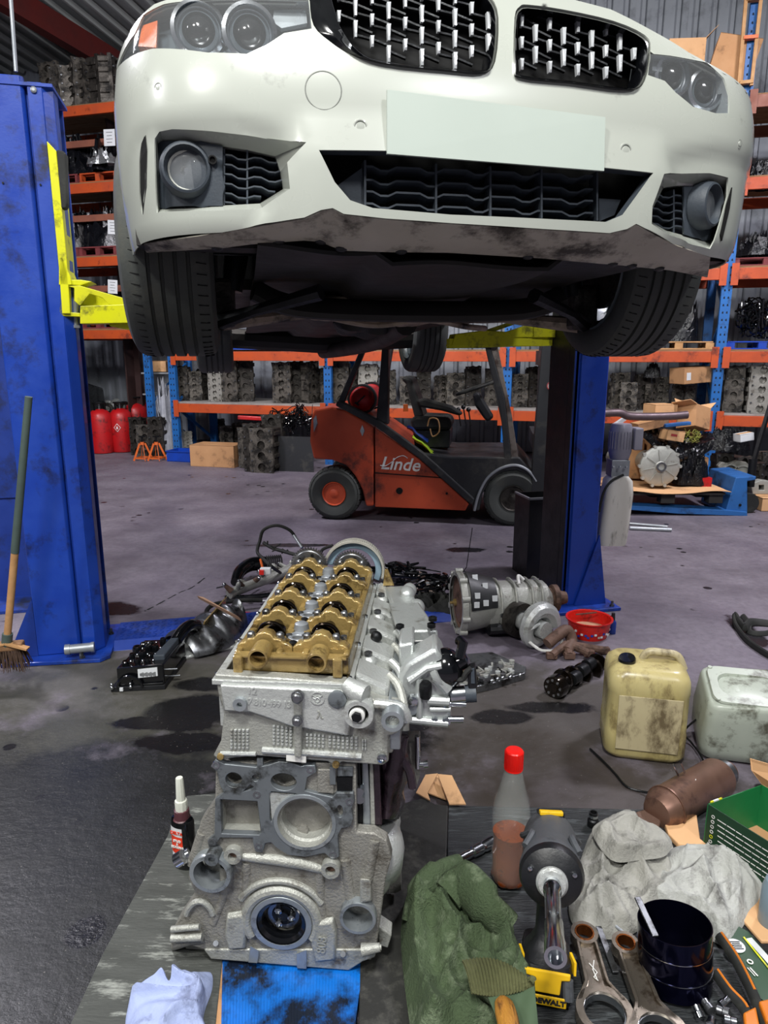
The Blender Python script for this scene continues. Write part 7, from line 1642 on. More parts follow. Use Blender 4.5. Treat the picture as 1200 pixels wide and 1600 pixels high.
mb = MB(); c = g(385, 975, .03);
a = [g(352, 966, .01), g(366, 958, .01), g(400, 960, .01), g(402, 975, .01), g(360, 978, .01)]; mb.poly(a, (0, 0, .012)); tag(mb.build('red_packet', 'red_plastic', None, 0), 'flattened red packet under the card strip left of the engine', 'packet')
# black bent hose
mb = MB(); mb.tube(cat_rom([g(322, 970, .02), g(322, 958, .04), g(328, 948, .05), g(345, 942, .05), g(380, 938, .05), g(410, 938, .04)], 6), .012, 10); mb.cyl(g(318, 974, .02), g(326, 968, .03), .020)
tag(mb.build('bent_hose', 'black_rubber'), 'bent black hose on the floor left of the engine', 'hose')
# ---- pile left behind the engine: alloy rail, black ducts, loom
random.seed(14)
LP = g(400, 925); t = thing('fuel_rail', 'alloy manifold with pipes and steel studs lying behind the engine, left', 'car part', LP)
MB().tube(cat_rom([g(358, 928, .05), g(390, 915, .06), g(430, 900, .07), g(462, 884, .08)], 6), .030, 12).build('casting', 'cast_alu', t)
for k in range(12):
 f = k / 11; p = g(362 + 95 * f, 924 - 40 * f, .07); q = p + V((random.uniform(-.05, .05), random.uniform(-.05, .02), random.uniform(.02, .05)))
 MB().cyl(p, q, random.uniform(.010, .020), random.uniform(.008, .016), 10).build('stub', random.choice(['cast_alu_bright', 'cast_alu', 'rust', 'cast_alu_dirty']), t)
 MB().ball(q, random.uniform(.010, .018)).build('union', random.choice(['chrome', 'cast_alu', 'steel']), t)
MB().cyl(g(338, 919, .05), g(356, 915, .05), .005).build('long_stud', 'chrome', t); MB().cyl(g(372, 912, .08), g(392, 900, .08), .005).build('long_stud', 'chrome', t)
MB().tube(cat_rom([g(352, 934, .02), g(400, 932, .03), g(432, 928, .03)], 5), .014, 8).build('black_rail', 'black_gloss', t)
MB().box(g(412, 939, .02), (.06, .02, .006)).build('white_tag', 'paper', t, 0)
t = thing('intake_duct', 'black corrugated air duct behind the left alloy manifold', 'duct', g(385, 900));
MB().tube(cat_rom([g(368, 910, .05), g(375, 893, .08), g(392, 882, .09), g(415, 880, .09)], 7), [.03 + .001 * k for k in range(15)] + [.045] * 7, 16).build('elbow', 'black_gloss', t)
mb = MB(); a = g(416, 880, .09)
for k in range(8): mb.lathe([(.040, 0), (.050, .005), (.040, .010)], a + V((.012 * k, .004 * k, 0)), (1, .35, 0), 20, cap=False)
mb.build('bellows', 'black_rubber', t)
t = thing('wiring_loom', 'black looped wiring loom rising behind the left cam gear', 'wiring', g(440, 880))
def YY(px, py, y): return Y(px, py, y)
mb = MB(); mb.tube(cat_rom([g(440, 896, .01), YY(428, 888, 3.2), YY(410, 872, 3.25), YY(402, 862, 3.3), YY(406, 845, 3.35), YY(412, 828, 3.35), YY(432, 821, 3.35), YY(452, 828, 3.35), YY(462, 840, 3.35)], 8), .008, 8); mb.build('sleeve', 'black_rubber', t)
MB().cyl(YY(459, 836, 3.35), YY(472, 856, 3.3), .008).build('grey_sleeve', 'galv', t)
mb = MB(); mb.tube(cat_rom([YY(412, 848, 3.34), YY(425, 856, 3.3), YY(445, 862, 3.25), YY(466, 868, 3.2)], 6), .009, 8)
for k in range(9): f = k / 8; p = YY(418 + 45 * f, 851 + 16 * f, 3.28); mb.tube([p, p + V((random.uniform(-.03, .03), 0, random.uniform(-.03, .03)))], .004, 5)
mb.tube(cat_rom([YY(520, 852, 3.3), YY(505, 858, 3.3), YY(500, 866, 3.3)], 5), .008, 8); mb.build('branches', 'black_rubber', t)
MB().tube([YY(407, 874, 3.25), YY(411, 890, 3.2)], .006, 6).build('orange_wire', 'orange_paint', t); MB().box(YY(415, 892, 3.1), (.05, .03, .03)).build('white_connector', 'paper', t, 0, bevel=.004); MB().box(YY(409, 894, 3.08), (.02, .02, .02)).build('red_connector', 'red_plastic', t, 0)
# ---- pile right behind the engine
t = thing('wiring_loom', 'black wiring loom and hoses heaped behind the alloy housing, right', 'wiring', g(640, 905)); random.seed(23)
mb = MB()
for k in range(34):
 f = random.random(); p = g(598 + 95 * f, 885 + 36 * f + random.uniform(-8, 10), .03 + .05 * random.random()); pts = [p + V((random.uniform(-.16, .16), random.uniform(-.08, .08), random.uniform(-.02, .05))) for _ in range(5)]
 for q in pts: q.z = max(.012, q.z)
 mb.tube(cat_rom(pts, 5), random.uniform(.004, .011), 6)
o = mb.build('cables', 'black_gloss', t)
for k in range(14):
 f = random.random(); p = g(604 + 90 * f, 884 + 36 * f, .06 + .04 * random.random()); MB().cyl(p, p + V((random.uniform(-.06, .06), random.uniform(-.03, .03), random.uniform(-.02, .03))), random.uniform(.005, .010), n=8).build('metal_end', random.choice(['chrome', 'steel', 'cast_alu_dirty', 'rust']), t)
MB().tube(cat_rom([g(600, 890, .03), g(612, 882, .06), g(628, 884, .07), g(640, 896, .04)], 6), .020, 10).build('duct', 'black_plastic', t)
MB().tube([g(652, 905, .08), g(672, 911, .08), g(694, 918, .07)], .006, 8).build('long_pipe', 'dark_steel', t); MB().box(g(672, 911, .087), (.05, .012, .01)).build('white_marker', 'paper', t, 0)
mat('pale_pad', '#b9a79b', .85, 0, '#a59489', .8, 8)
t = thing('folded_cardboard', 'pale folded cardboard under the loom between engine and gearbox', 'cardboard', g(665, 930))
for q, z in (([(650, 912), (678, 916), (684, 932), (652, 928)], .05), ([(652, 930), (683, 934), (690, 942), (668, 948), (654, 944)], .03), ([(655, 894), (676, 906), (664, 906), (650, 902)], .07)):
 a = [g(x, y, z) for x, y in q]; MB().poly(a, (0, 0, .008)).build('flap', 'pale_pad', t, 0)
mb = MB(); crumple(mb, g(678, 958, 0), .20, .10, .12, 31, 30, 20, .6, 1.0, 0, .3, 9); tag(mb.build('black_cover', 'black_rubber', None, 60), 'black rubber cover heaped against the gearbox on the blue plate', 'cover')
# ---- gearbox on the floor
GA = g(735, 1003); GX = (g(870, 1008) - GA); GX.z = 0; GX = (GX.normalized() + V((0, .22, 0))).normalized(); GN = V((-GX.y, GX.x, 0))
zc_ = PL(735, 950, GA + GN * .12, GN).z; rG = abs(PL(735, 903, GA + GN * .12, GN).z - zc_)
t = thing('gearbox', 'automatic gearbox with open bell housing lying right of the engine', 'gearbox', GA, atan2(GX.y, GX.x))
O_ = GA + GN * .12; O_.z = rG + .005
o_ = O_ - GX * .05
MB().lathe([(rG * .86, .0), (rG * .98, .0), (rG, .008), (rG, .03), (rG * .97, .034), (rG * .93, .035), (rG * .86, .012)], o_, GX, 40, cap=False).build('bell_flange', 'cast_alu', t)
for k in range(10): a_ = 2 * pi * k / 10 + .2; q = o_ + (GN * cos(a_) + V((0, 0, sin(a_)))) * rG; q.z = max(q.z, .02); MB().cyl(q - GX * .003, q + GX * .035, .015, n=12).build('bolt_lug', 'cast_alu', t)
MB().lathe([(rG * .93, .034), (rG * .90, .07), (rG * .80, .16), (rG * .70, .19)], o_, GX, 40, cap=False).build('bell_housing', 'cast_alu', t)
mat('black_shell', '#1c1d1f', .5, 0, '#2a2b2d', .8, 8)
for (z0, z1, s0, s1) in ((.045, .185, -.2, .75),):
 def wrap(u, v):
  th = pi * (.02 + .60 * u) ; x = z0 + (z1 - z0) * v; r = rG * (.935 - .22 * v); return o_ + GX * x + (-GN * cos(th) * 1.0 + V((0, 0, sin(th)))) * r * 1.07
 MB().grid(wrap, 24, 8).build('acoustic_cover', 'black_shell', t, 60, solid=.006)
for u, v in ((.25, .2), (.45, .55), (.12, .5), (.2, .85), (.62, .25), (.1, .15)): p = wrap(u, v); q = (p - o_).normalized(); MB().box((0, 0, 0), (.026, .006, .028), Matrix.Translation(p + q * .004) @ Matrix.Rotation(atan2(GX.y, GX.x), 4, 'Z') @ Matrix.Rotation(rad(-40 * u), 4, 'X')).build('cover_clip', 'paper', t, 0)
w = MB().lathe([(rG * .86, .018), (rG * .84, .03), (rG * .70, .026), (rG * .62, .012), (rG * .30, .004), (rG * .10, .0), (0, .0)], o_, GX, 40, cap=False).build('torque_converter', 'rust', t)
MB().lathe([(.020, .004), (.018, -.012), (.008, -.014), (.007, -.03), (0, -.03)], o_, GX, 20).build('pilot_stub', 'oily_gold', w)
MB().lathe([(rG * .86, .034), (rG * .80, .034), (rG * .82, .05)], o_, GX, 40, cap=False).build('housing_inner', 'dark_steel', t)
def gsec(x, hw, zt_, zb): c = O_ + GX * x; return [V((c.x, c.y, 0)) + GN * (hw * cos(a_)) + V((0, 0, (zt_ + zb) / 2 + (zt_ - zb) / 2 * max(-1, min(1, 1.15 * sin(a_))))) for a_ in [2 * pi * k / 20 for k in range(20)]]
MB().loft([gsec(.10, rG * .78, rG * 1.72, .03), gsec(.16, rG * .70, rG * 1.62, .02), gsec(.30, rG * .66, rG * 1.60, .02), gsec(.36, rG * .64, rG * 1.62, .02), gsec(.41, rG * .60, rG * 1.58, .03), gsec(.44, rG * .45, rG * 1.3, .06)]).build('main_case', 'cast_alu', t, 45, bevel=.004)
MB().loft([gsec(.10, rG * .80, rG * .62, .012), gsec(.36, rG * .76, rG * .60, .012)]).build('oil_pan', 'black_plastic', t, 30)
for x in (.16, .235, .32, .37): MB().tube([p for p in gsec(x, rG * .72, rG * 1.68, .02)][0:20], .006, 6, closed=True).build('case_rib', 'cast_alu', t)
p = O_ + GX * .22 - GN * (rG * .70); p.z = rG * .55; MB().box((0, 0, 0), (.055, .006, .022), Matrix.Translation(p) @ Matrix.Rotation(atan2(GX.y, GX.x), 4, 'Z')).build('case_label', 'paper', t, 0)
random.seed(6)
for k in range(12): p = O_ + GX * random.uniform(.14, .38) - GN * (rG * .68); p.z = random.uniform(.05, rG * 1.2); MB().cyl(p + GN * .02, p - GN * .012, random.uniform(.008, .016), n=10).build('case_boss', random.choice(['cast_alu', 'cast_alu_bright', 'steel']), t)
MB().tube(cat_rom([O_ + GX * .26 - GN * .05 + V((0, 0, rG * .62)), O_ + GX * .27 - GN * .0 + V((0, 0, rG * .80)), O_ + GX * .30 + V((0, 0, rG * .66))], 5), .008, 8).build('breather', 'white_print', t)
MB().lathe([(.05, 0), (.055, .02), (.07, .025), (.07, .05), (.04, .06), (.03, .1), (0, .1)], O_ + GX * .43, GX, 24).build('output_flange', 'rust', t)
p = V((O_.x, O_.y, rG * 2)) - GX * .02; MB().tube([p, p + V((.02, 0, .03)), p + V((.05, .05, .22))], .0022, 5).build('cable_tail', 'dark_steel', t)
# turbo, rusty manifold, red bowl, small bottle
p = g(850, 1015); put(TURB, V((p.x - .03, p.y + .02, 0)), .6 - RANG, 'alloy turbocharger on the floor at the end of the gearbox', 1.05)
t = thing('exhaust_manifold', 'rusty exhaust manifold between the turbocharger and the crankshaft', 'car part', g(890, 1018))
MB().tube(cat_rom([g(855, 1006, .06), g(872, 992, .09), g(886, 985, .10), g(893, 1002, .05), g(885, 1018, .03)], 6), .028, 12).build('collector', 'rust', t)
for k, (x, y) in enumerate(((862, 1024), (890, 1024), (920, 1020), (944, 1016))): MB().tube([g(885, 1006, .05), g(x, y, .025)], .018, 10).build('runner', 'rust', t); MB().box(g(x, y, .02), (.05, .03, .03)).build('port_flange', 'rust', t, 0, bevel=.004)
MB().tube(cat_rom([g(818, 990, .10), g(842, 975, .14), g(856, 960, .10), g(862, 990, .06)], 6), .008, 8).build('oil_line', 'cast_alu_bright', t); MB().tube(cat_rom([g(826, 1002, .06), g(846, 1016, .03), g(872, 1014, .03), g(878, 1000, .06)], 6), .007, 8).build('vacuum_hose', 'white_print', t)
mat('bowl_red', '#d3251c', .3, 0, '#bf1f18', .8, 9, dirt='#5e1d14', damt=.2, dscale=12); mat('old_oil', '#c9a98a', .3, 0, '#b88f70', .8, 20)
p = g(928, 1004); RB_ = .112; t = thing('plastic_bowl', 'red plastic bowl with pale residue beside the right blue post', 'bowl', V((p.x, p.y + .10, 0)))
c = V((p.x, p.y + .10, 0)); MB().lathe([(0, .0), (RB_ * .80, .0), (RB_ * .84, .01), (RB_ * .97, .085), (RB_ * 1.04, .088), (RB_ * 1.04, .094), (RB_ * .95, .092), (RB_ * .81, .012), (0, .008)], c, n=44, cap=False).build('body', 'bowl_red', t)
MB().lathe([(0, .034), (RB_ * .84, .034)], c, n=36, cap=False).build('residue', 'old_oil', t)
random.seed(8)
for k in range(16): a_ = rad(200 + k * 9 + random.uniform(-2, 2)); r = RB_ * .92; q = c + V((cos(a_) * r, sin(a_) * r, .035 + random.uniform(-.012, .012))); MB().box((0, 0, 0), (.012, .002, .010), Matrix.Translation(q) @ Matrix.Rotation(a_ + pi / 2, 4, 'Z')).build('print_patch', random.choice(['paper', 'blue_plastic', 'pale_pad']), t, 0)
MB().beam(U(c, .097) - V((.06, -.03, 0)), U(c, .10) + V((.05, .05, 0)), .008, .004).build('rust_flake', 'rust', t, 0)
p = g(958, 992); t = thing('small_bottle', 'small dark bottle with blue label standing behind the red bowl', 'bottle', V((p.x, p.y + .02, 0))); c = V((p.x, p.y + .02, 0))
MB().lathe([(.018, 0), (.018, .06), (.010, .075)], c, n=18).build('body', 'blue_paint_dull', t); MB().lathe([(.011, .075), (.009, .11), (0, .11)], c, n=14).build('cap', 'black_plastic', t)
# ---- valve plate / tray right of engine
t = thing('valve_plate', 'oily alloy valve plate full of channels lying right of the engine', 'car part', g(750, 1065))
q = [(700, 1052), (722, 1032), (768, 1028), (822, 1052), (820, 1062), (770, 1078), (716, 1090), (700, 1084)]; a = [g(x, y, .0) for x, y in q]; MB().loft([a, [U(p, .032) for p in a]]).build('plate', 'steel', t, 0, bevel=.004)
random.seed(5)
for k in range(60):
 u, v = random.random(), random.random(); x = 712 + 90 * u; y = 1042 + 34 * v - 6 * u; p = g(x, y, .032)
 if v * 1 > 1.05 - .25 * u: continue
 if k % 2: MB().cyl(p, U(p, random.uniform(.006, .018)), random.uniform(.006, .013), n=10).build('valve', random.choice(['steel', 'cast_alu', 'dirty_iron', 'cast_alu_bright']), t)
 else: e = V((random.uniform(-1, 1), random.uniform(-1, 1), 0)).normalized() * random.uniform(.015, .035); MB().beam(p - e, p + e, .008, .016).build('channel_wall', random.choice(['cast_alu', 'cast_alu_dirty', 'dark_steel']), t, 0)
for k, (x, y) in enumerate(((768, 1066), (777, 1063), (785, 1061), (797, 1060), (812, 1057))): p = g(x, y, .034); MB().ball(U(p, .006), .009).build('steel_ball', 'chrome', t)
# ---- crankshaft
CA_ = g(866, 1074, .045); CB_ = g(932, 1036, .045); CX = (CB_ - CA_).normalized(); Lc = (CB_ - CA_).length
t = thing('crankshaft', 'oily dark crankshaft lying on the floor before the rusty manifold', 'crankshaft', V((CA_.x, CA_.y, 0)))
MB().lathe([(.0, -.012), (.02, -.012), (.022, -.008), (.046, -.008), (.048, .0), (.048, .035), (.040, .045), (.036, .07), (.030, .08)], CA_, CX, 30).build('flange_end', 'oily_dark', t)
for k in range(8): a_ = 2 * pi * k / 8; n1 = CX.orthogonal().normalized(); n2 = CX.cross(n1); q = CA_ + (n1 * cos(a_) + n2 * sin(a_)) * .033; MB().cyl(q - CX * .010, q - CX * .006, .006, n=10).build('bolt_hole', 'chrome', t)
for k in range(7):
 f = .08 + k * (Lc - .09) / 7; a_ = k * pi * .9; n1 = V((-CX.y, CX.x, 0)); of = (n1 * cos(a_) + V((0, 0, sin(a_)))) * .016
 if k % 2 == 0:
  MB().lathe([(.020, 0), (.045, .004), (.046, .018), (.020, .022)], CA_ + CX * f + of, CX, 26, sx=1.0).build('web', 'oily_dark', t)
 else: MB().lathe([(.026, -.01), (.027, .0), (.027, .03), (.026, .04)], CA_ + CX * f + of, CX, 22).build('journal', 'dark_steel', t)
MB().cyl(CA_, CB_, .018, n=16).build('shaft', 'oily_dark', t); MB().lathe([(.03, 0), (.043, .003), (.043, .012), (.02, .014), (.018, .04), (0, .04)], CB_, CX, 26).build('nose', 'oily_dark', t)
# ---- jerrycans
def can(t, M_, w, d, h, m, cap=True):
 rings = []
 for f, s in ((0, .86), (.03, .95), (.07, 1.0), (.30, 1.0), (.32, .985), (.74, .985), (.76, 1.0), (.88, .985), (.94, .93), (.985, .80), (1.0, .72)):
  rings.append([M_ @ V((x * s, y * s, h * f)) for x, y in rrect(w, d, .05, 6)])
 MB().loft(rings).build('body', m, t, 50)
 a = M_ @ V((0, -d / 2 - .0005, h * .5))
mat('can_amber', '#b8ac7c', .32, 0, '#a0925c', .9, 4, dirt='#6b5c3c', damt=.42, dscale=9, stretch=(1, 1, .55), sss=.25, trans=.0)
mat('can_panel', '#b3a885', .4, 0, '#9d9172', .9, 5, dirt='#5e523c', damt=.42, dscale=10, stretch=(1, 1, .55))
mat('can_grey', '#a5aca0', .38, 0, '#8f968a', .9, 5, dirt='#4e4d41', damt=.36, dscale=9)
p0 = g(958, 1188); p1 = g(1062, 1200); JX = (p1 - p0); JX.z = 0; JW = JX.length + .055; JX.normalize(); JN = V((-JX.y, JX.x, 0)); jc = (p0 + p1) / 2 + JN * .125 - JX * .005
jh = .335
M_ = Matrix.Translation(V((jc.x, jc.y, .002))) @ Matrix.Rotation(atan2(JX.y, JX.x), 4, 'Z')
t = thing('jerrycan', 'grimy yellow plastic jerrycan with a black cap standing on the floor', 'jerrycan', V((jc.x, jc.y, 0)), atan2(JX.y, JX.x)); can(t, M_, JW, .24, jh, 'can_amber')
a = [M_ @ V((x, -.1215, z)) for x, z in ((-JW * .37, .045), (JW * .38, .045), (JW * .39, jh * .74), (-JW * .37, jh * .74))]; MB().loft([a, [p - JN * .004 for p in a]]).build('side_panel', 'can_panel', t, 0, bevel=.004)
MB().lathe([(.029, 0), (.030, .02), (.027, .026), (0, .027)], M_ @ V((-JW * .26, -.03, jh - .008)), M_.to_3x3() @ V((-.12, -.25, 1)), 26).build('cap', 'black_gloss', t)
MB().lathe([(.034, -.01), (.034, .0), (.028, .004)], M_ @ V((-JW * .26, -.03, jh - .012)), n=24).build('neck', 'can_amber', t)
MB().tube(cat_rom([M_ @ V((x, y, z)) for x, y, z in ((-.02, .01, jh - .02), (.0, .01, jh + .022), (.05, .01, jh + .026), (.10, .01, jh + .018), (.125, .01, jh - .03))], 6), .014, 12).build('handle', 'can_panel', t)
p0 = g(1104, 1200); t = thing('jerrycan', 'grey-white plastic canister lying on its side behind the green box', 'jerrycan', V((p0.x + .14, p0.y + .14, 0)))
M_ = Matrix.Translation(V((p0.x + .165, p0.y + .13, .028))) @ Matrix.Rotation(rad(-14), 4, 'Z') @ Matrix.Rotation(rad(13), 4, 'X'); cw2, cd2, ch2 = .29, .24, .235
rings = []
for f, s in ((0, .90), (.05, .99), (.2, 1.0), (.45, 1.02), (.7, .99), (.93, .97), (.985, .93), (1.0, .88)): rings.append([M_ @ V((x * s, y * s, ch2 * f + .012 * (f > .5) * (x > 0))) for x, y in rrect(cw2, cd2, .04, 6)])
MB().loft(rings).build('body', 'can_grey', t, 50)
o_ = rrect(cw2 * .86, cd2 * .84, .04, 6); i_ = rrect(cw2 * .66, cd2 * .52, .045, 6)
MB().loft([[M_ @ V((x, y, ch2 + .004)) for x, y in o_], [M_ @ V((x, y, ch2 + .012)) for x, y in [(a * .98, b * .98) for a, b in o_]], [M_ @ V((x, y, ch2 + .012)) for x, y in i_], [M_ @ V((x * .9, y * .85, ch2 - .01)) for x, y in i_]], cap=False).build('base_frame', 'can_grey', t, 30)
MB().loft([[M_ @ V((x * .92, y * .86, ch2 - .004)) for x, y in i_], [M_ @ V((x * .5, y * .4, ch2 + .004)) for x, y in i_]]).build('base_recess', 'can_grey', t, 50)
for x, y in ((-1, -1), (1, -1), (1, 1), (-1, 1)): MB().lathe([(.008, 0), (.007, .004), (0, .004)], M_ @ V((x * cw2 * .38, y * cd2 * .36, ch2 + .012)), M_.to_3x3() @ V((0, 0, 1)), 12).build('foot_stud', 'can_grey', t)
# ---- black rubber belt at right
mb = MB(); mb.tube(cat_rom([g(1205, 975, .012), g(1175, 972, .02), g(1162, 980, .03), g(1148, 962, .03), g(1150, 978, .012), g(1166, 1000, .012), g(1190, 1018, .012), g(1215, 1032, .012)], 7), .022, 10, flat=.5); mb.tube(cat_rom([g(1160, 962, .01), g(1170, 975, .01), g(1172, 988, .01), g(1196, 990, .01), g(1215, 984, .01)], 6), .015, 8, flat=.5)
tag(mb.build('rubber_seal', 'black_rubber'), 'curled black rubber strip on the floor at the right edge', 'rubber strip')
# ---- catalytic converter and cable, wires
ca, cb = g(1040, 1262, .062), g(1122, 1214, .062); cx_ = (cb - ca).normalized(); Lk = (cb - ca).length
t = thing('catalytic_converter', 'brown steel catalytic converter lying beside the green box', 'exhaust part', V((ca.x, ca.y, 0)))
MB().lathe([(.03, -.05), (.045, -.045), (.058, -.02), (.062, .0), (.064, .004), (.062, .008), (.062, Lk * .98), (.056, Lk * 1.03), (.035, Lk * 1.06), (.033, Lk * 1.22)], ca, cx_, 36).build('body', 'cat_shell', t)
MB().ring(ca + cx_ * .0, cx_, .066, .060, .006, 36).build('seam_band', 'cat_shell', t); MB().ring(cb + cx_ * .025, cx_, .041, .033, .022, 28).build('outlet_clamp', 'steel', t)
text('KBAT', .020, frame(ca.lerp(cb, .5) + V((-.012, -.045, .047)), cx_ * .3 + V((0.25, .7, .5)), V((-.8, .3, .4))), 'white_print', t, 'chalk_marks', .0006)
MB().tube(cat_rom([g(1062, 1216, .10), g(1056, 1204, .14), g(1052, 1194, .16)], 4), .003, 6).build('sensor_wire', 'chrome', t); MB().tube(cat_rom([g(1070, 1208, .12), g(1064, 1192, .16)], 4), .003, 6).build('sensor_wire', 'chrome', t)
mb = MB(); mb.tube(cat_rom([g(922, 1170, .008), g(945, 1192, .008), g(962, 1210, .006), g(978, 1228, .006), g(1000, 1236, .006), g(1028, 1240, .02)], 7), .004, 6); tag(mb.build('probe_cable', 'dark_steel'), 'thin metal-tipped cable curving before the yellow jerrycan', 'cable')
mb = MB(); mb.tube(cat_rom([g(1088, 1124, .1), g(1068, 1144, .05), g(1080, 1160, .02), g(1092, 1176, .02), g(1102, 1194, .02)], 7), .0035, 6); tag(mb.build('sensor_lead', 'dark_steel'), 'thin dark lead between the two jerrycans', 'cable')
for o_x, loc, rot, scl, lab, grp in PEND:
 o_x.location = loc; o_x.rotation_euler = rot; o_x['label'] = lab
 if scl is not None: o_x.scale = scl if hasattr(scl, '__len__') else (scl,) * 3
# ================================================================== boards and tools in the foreground
mat('board_grey', '#4d4f4b', .7, 0, '#3a3c39', .9, 5, dirt='#8f928b', damt=.26, dscale=9, stretch=(1, 4, 1), bump=.35, bscale=24)
mat('board_black', '#25282a', .55, 0, '#1a1c1e', .9, 6, dirt='#4b5052', damt=.30, dscale=10, stretch=(1, 6, 1), bump=.5, bscale=30)
mat('board_dark', '#262623', .65, 0, '#1c1c1a', .9, 5, dirt='#45443f', damt=.3, dscale=8, bump=.3, bscale=20)
mat('blue_sheet', '#0f6cc4', .4, 0, '#0a58ad', .9, 4, dirt='#0a1424', damt=.55, dscale=7)
ZB = .03
def board(q, z0, z1, n, m, lab, cat_='board', par=None, bev=.003):
 a = [G(x, y, z1) for x, y in q]; o = MB().loft([[V((p.x, p.y, z0)) for p in a], a]).build(n, m, par, 0, bevel=bev)
 if par is None: tag(o, lab, cat_)
 return o
board([(92, 1640), (113, 1592), (160, 1490), (205, 1408), (240, 1345), (262, 1305), (276, 1262), (292, 1243), (350, 1238), (348, 1500), (333, 1640)], .002, .026, 'wooden_board', 'board_grey', 'scuffed grey board under the left side of the engine')
board([(330, 1490), (356, 1490), (350, 1640), (326, 1640)], .002, .024, 'cardboard_strip', 'cardboard', 'narrow cardboard edge between the grey board and the blue sheet', 'cardboard')
bs = thing('corrugated_sheet', 'oil-stained blue corrugated plastic sheet sticking out under the engine', 'plastic sheet', G(455, 1560, .02))
board([(350, 1380), (566, 1380), (566, 1520), (549, 1640), (345, 1640)], .012, .027, 'sheet', 'blue_sheet', '', par=bs, bev=0)
mb = MB()
for k in range(44): x = 352 + k * 4.8; a, b = G(x, 1440, .0275), G(x - 4 - k * .02, 1640, .0275); mb.beam(a, b, .0018, .0015)
o = mb.build('flutes', 'blue_sheet', bs, 0); o['kind'] = 'stuff'
board([(566, 1300), (600, 1262), (640, 1252), (662, 1246), (680, 1256), (700, 1258), (696, 1400), (716, 1640), (560, 1640)], .002, .028, 'rubber_mat', 'board_dark', 'dark dusty board on the floor between engine and green cloth', 'board')
board([(701, 1258), (900, 1262), (1250, 1270), (1400, 1640), (700, 1640), (697, 1400)], .002, .027, 'wooden_board', 'board_black', 'black stained wooden board under the tools on the right')
t = thing('open_carton_piece', 'small bent cardboard piece behind the dark board, right of the engine', 'cardboard', G(690, 1240))
for q, z in (([(650, 1240), (665, 1212), (684, 1210), (668, 1240), (672, 1252)], (.03, .02, .03, .03, .03)), ([(668, 1240), (684, 1211), (698, 1240), (700, 1252)], (.006,) * 4), ([(684, 1211), (706, 1213), (728, 1258), (702, 1258)], (.03, .045, .045, .03))): a = [G(x, y, z_) for (x, y), z_ in zip(q, z)]; MB().loft([a, [U(p, .004) for p in a]]).build('panel', 'cardboard_pale', t, 0)
# cloths: folded surfaces following ridge curves
def cloth(name, m, ctrl, lab, h=.05, seed=1, n=46, fold=.5, fs=5.0, z0=.03, edge=.012, cat_='cloth', solid=.004, folds=()):
 """ctrl: outline on the ground in pixels; a heap with sharp folds inside it"""
 FL = [(cat_rom([G(x, y, z0 + h * .7) for x, y in pl], 4), fh, fw) for pl, fh, fw in folds]
 P_ = cat_rom([G(x, y, z0) for x, y in ctrl], 6, True); c = sum(P_, V()) / len(P_)
 def f(u, v):
  k = u * len(P_); i = int(k) % len(P_); e = P_[i].lerp(P_[(i + 1) % len(P_)], k - int(k)); p = c.lerp(e, v)
  q = V((p.x * fs, p.y * fs, seed)); d = V((noise.noise(q * .7), noise.noise(q * .7 + V((9, 3, 1))), 0)) * .55
  r1 = max(0, 1 - abs(noise.noise((q + d) * .8)) * 4.5) ** 1.5; r2 = max(0, 1 - abs(noise.noise((q + d * 2) * 1.7 + V((5, 5, 5)))) * 5) ** 1.5; r3 = noise.noise(q * 1.2)
  dome = min(1, (1 - v) * 3.2) ** .6
  z = h * dome * (.55 + fold * (.55 * r1 + .32 * r2 + .5 * r3)); p = p + V((noise.noise(q * 1.3), noise.noise(q * 1.3 + V((3, 3, 3))), 0)) * .02 * min(1, (1 - v) * 5)
  for P2, fh, fw in FL:
   d_ = min(segd(p, P2[i_], P2[i_ + 1]) for i_ in range(len(P2) - 1))
   if d_ < fw: z += fh * (1 - d_ / fw) ** 1.3 * min(1, (1 - v) * 6)
  return V((p.x, p.y, z0 + max(.002, z) + edge * (v > .97) * 0))
 o = MB().grid(f, n * 3, n).build(name, m, None, 60, solid=solid); return tag(o, lab, cat_)
mat('glove_blue', '#a9b4d6', .8, 0, '#8f9cc4', .9, 6, dirt='#6d7591', damt=.25, dscale=10, bump=.3, bscale=60)
mat('rag_grey', '#a3a29b', .9, 0, '#86857e', .9, 6, dirt='#4a4946', damt=.22, dscale=7, bump=.5, bscale=110)
mat('rag_grey2', '#b0b1ac', .9, 0, '#93948f', .9, 6, dirt='#5a5856', damt=.2, dscale=7, bump=.5, bscale=110)
mat('rag_mauve', '#b8a9ae', .9, 0, '#8e7b86', .9, 6)
mat('fleece_green', '#4a5a3c', .95, 0, '#3a4832', .9, 7, dirt='#67745a', damt=.3, dscale=14, bump=.8, bscale=160)
mat('cuff_green', '#5b5d3a', .95, 0, '#4a4c30', .9, 7, bump=.6, bscale=100)
mat('fleece_smooth', '#45583f', .85, 0, '#3b4c37', .9, 7)
cloth('paper_towel', 'glove_blue', [(196, 1600), (205, 1565), (228, 1545), (250, 1538), (268, 1550), (282, 1532), (300, 1535), (328, 1520), (332, 1545), (318, 1590), (322, 1625), (250, 1640), (205, 1630)], 'crumpled blue-white paper towel on the grey board, bottom left', .065, 3, 34, .8, 9, .026, cat_='paper towel')
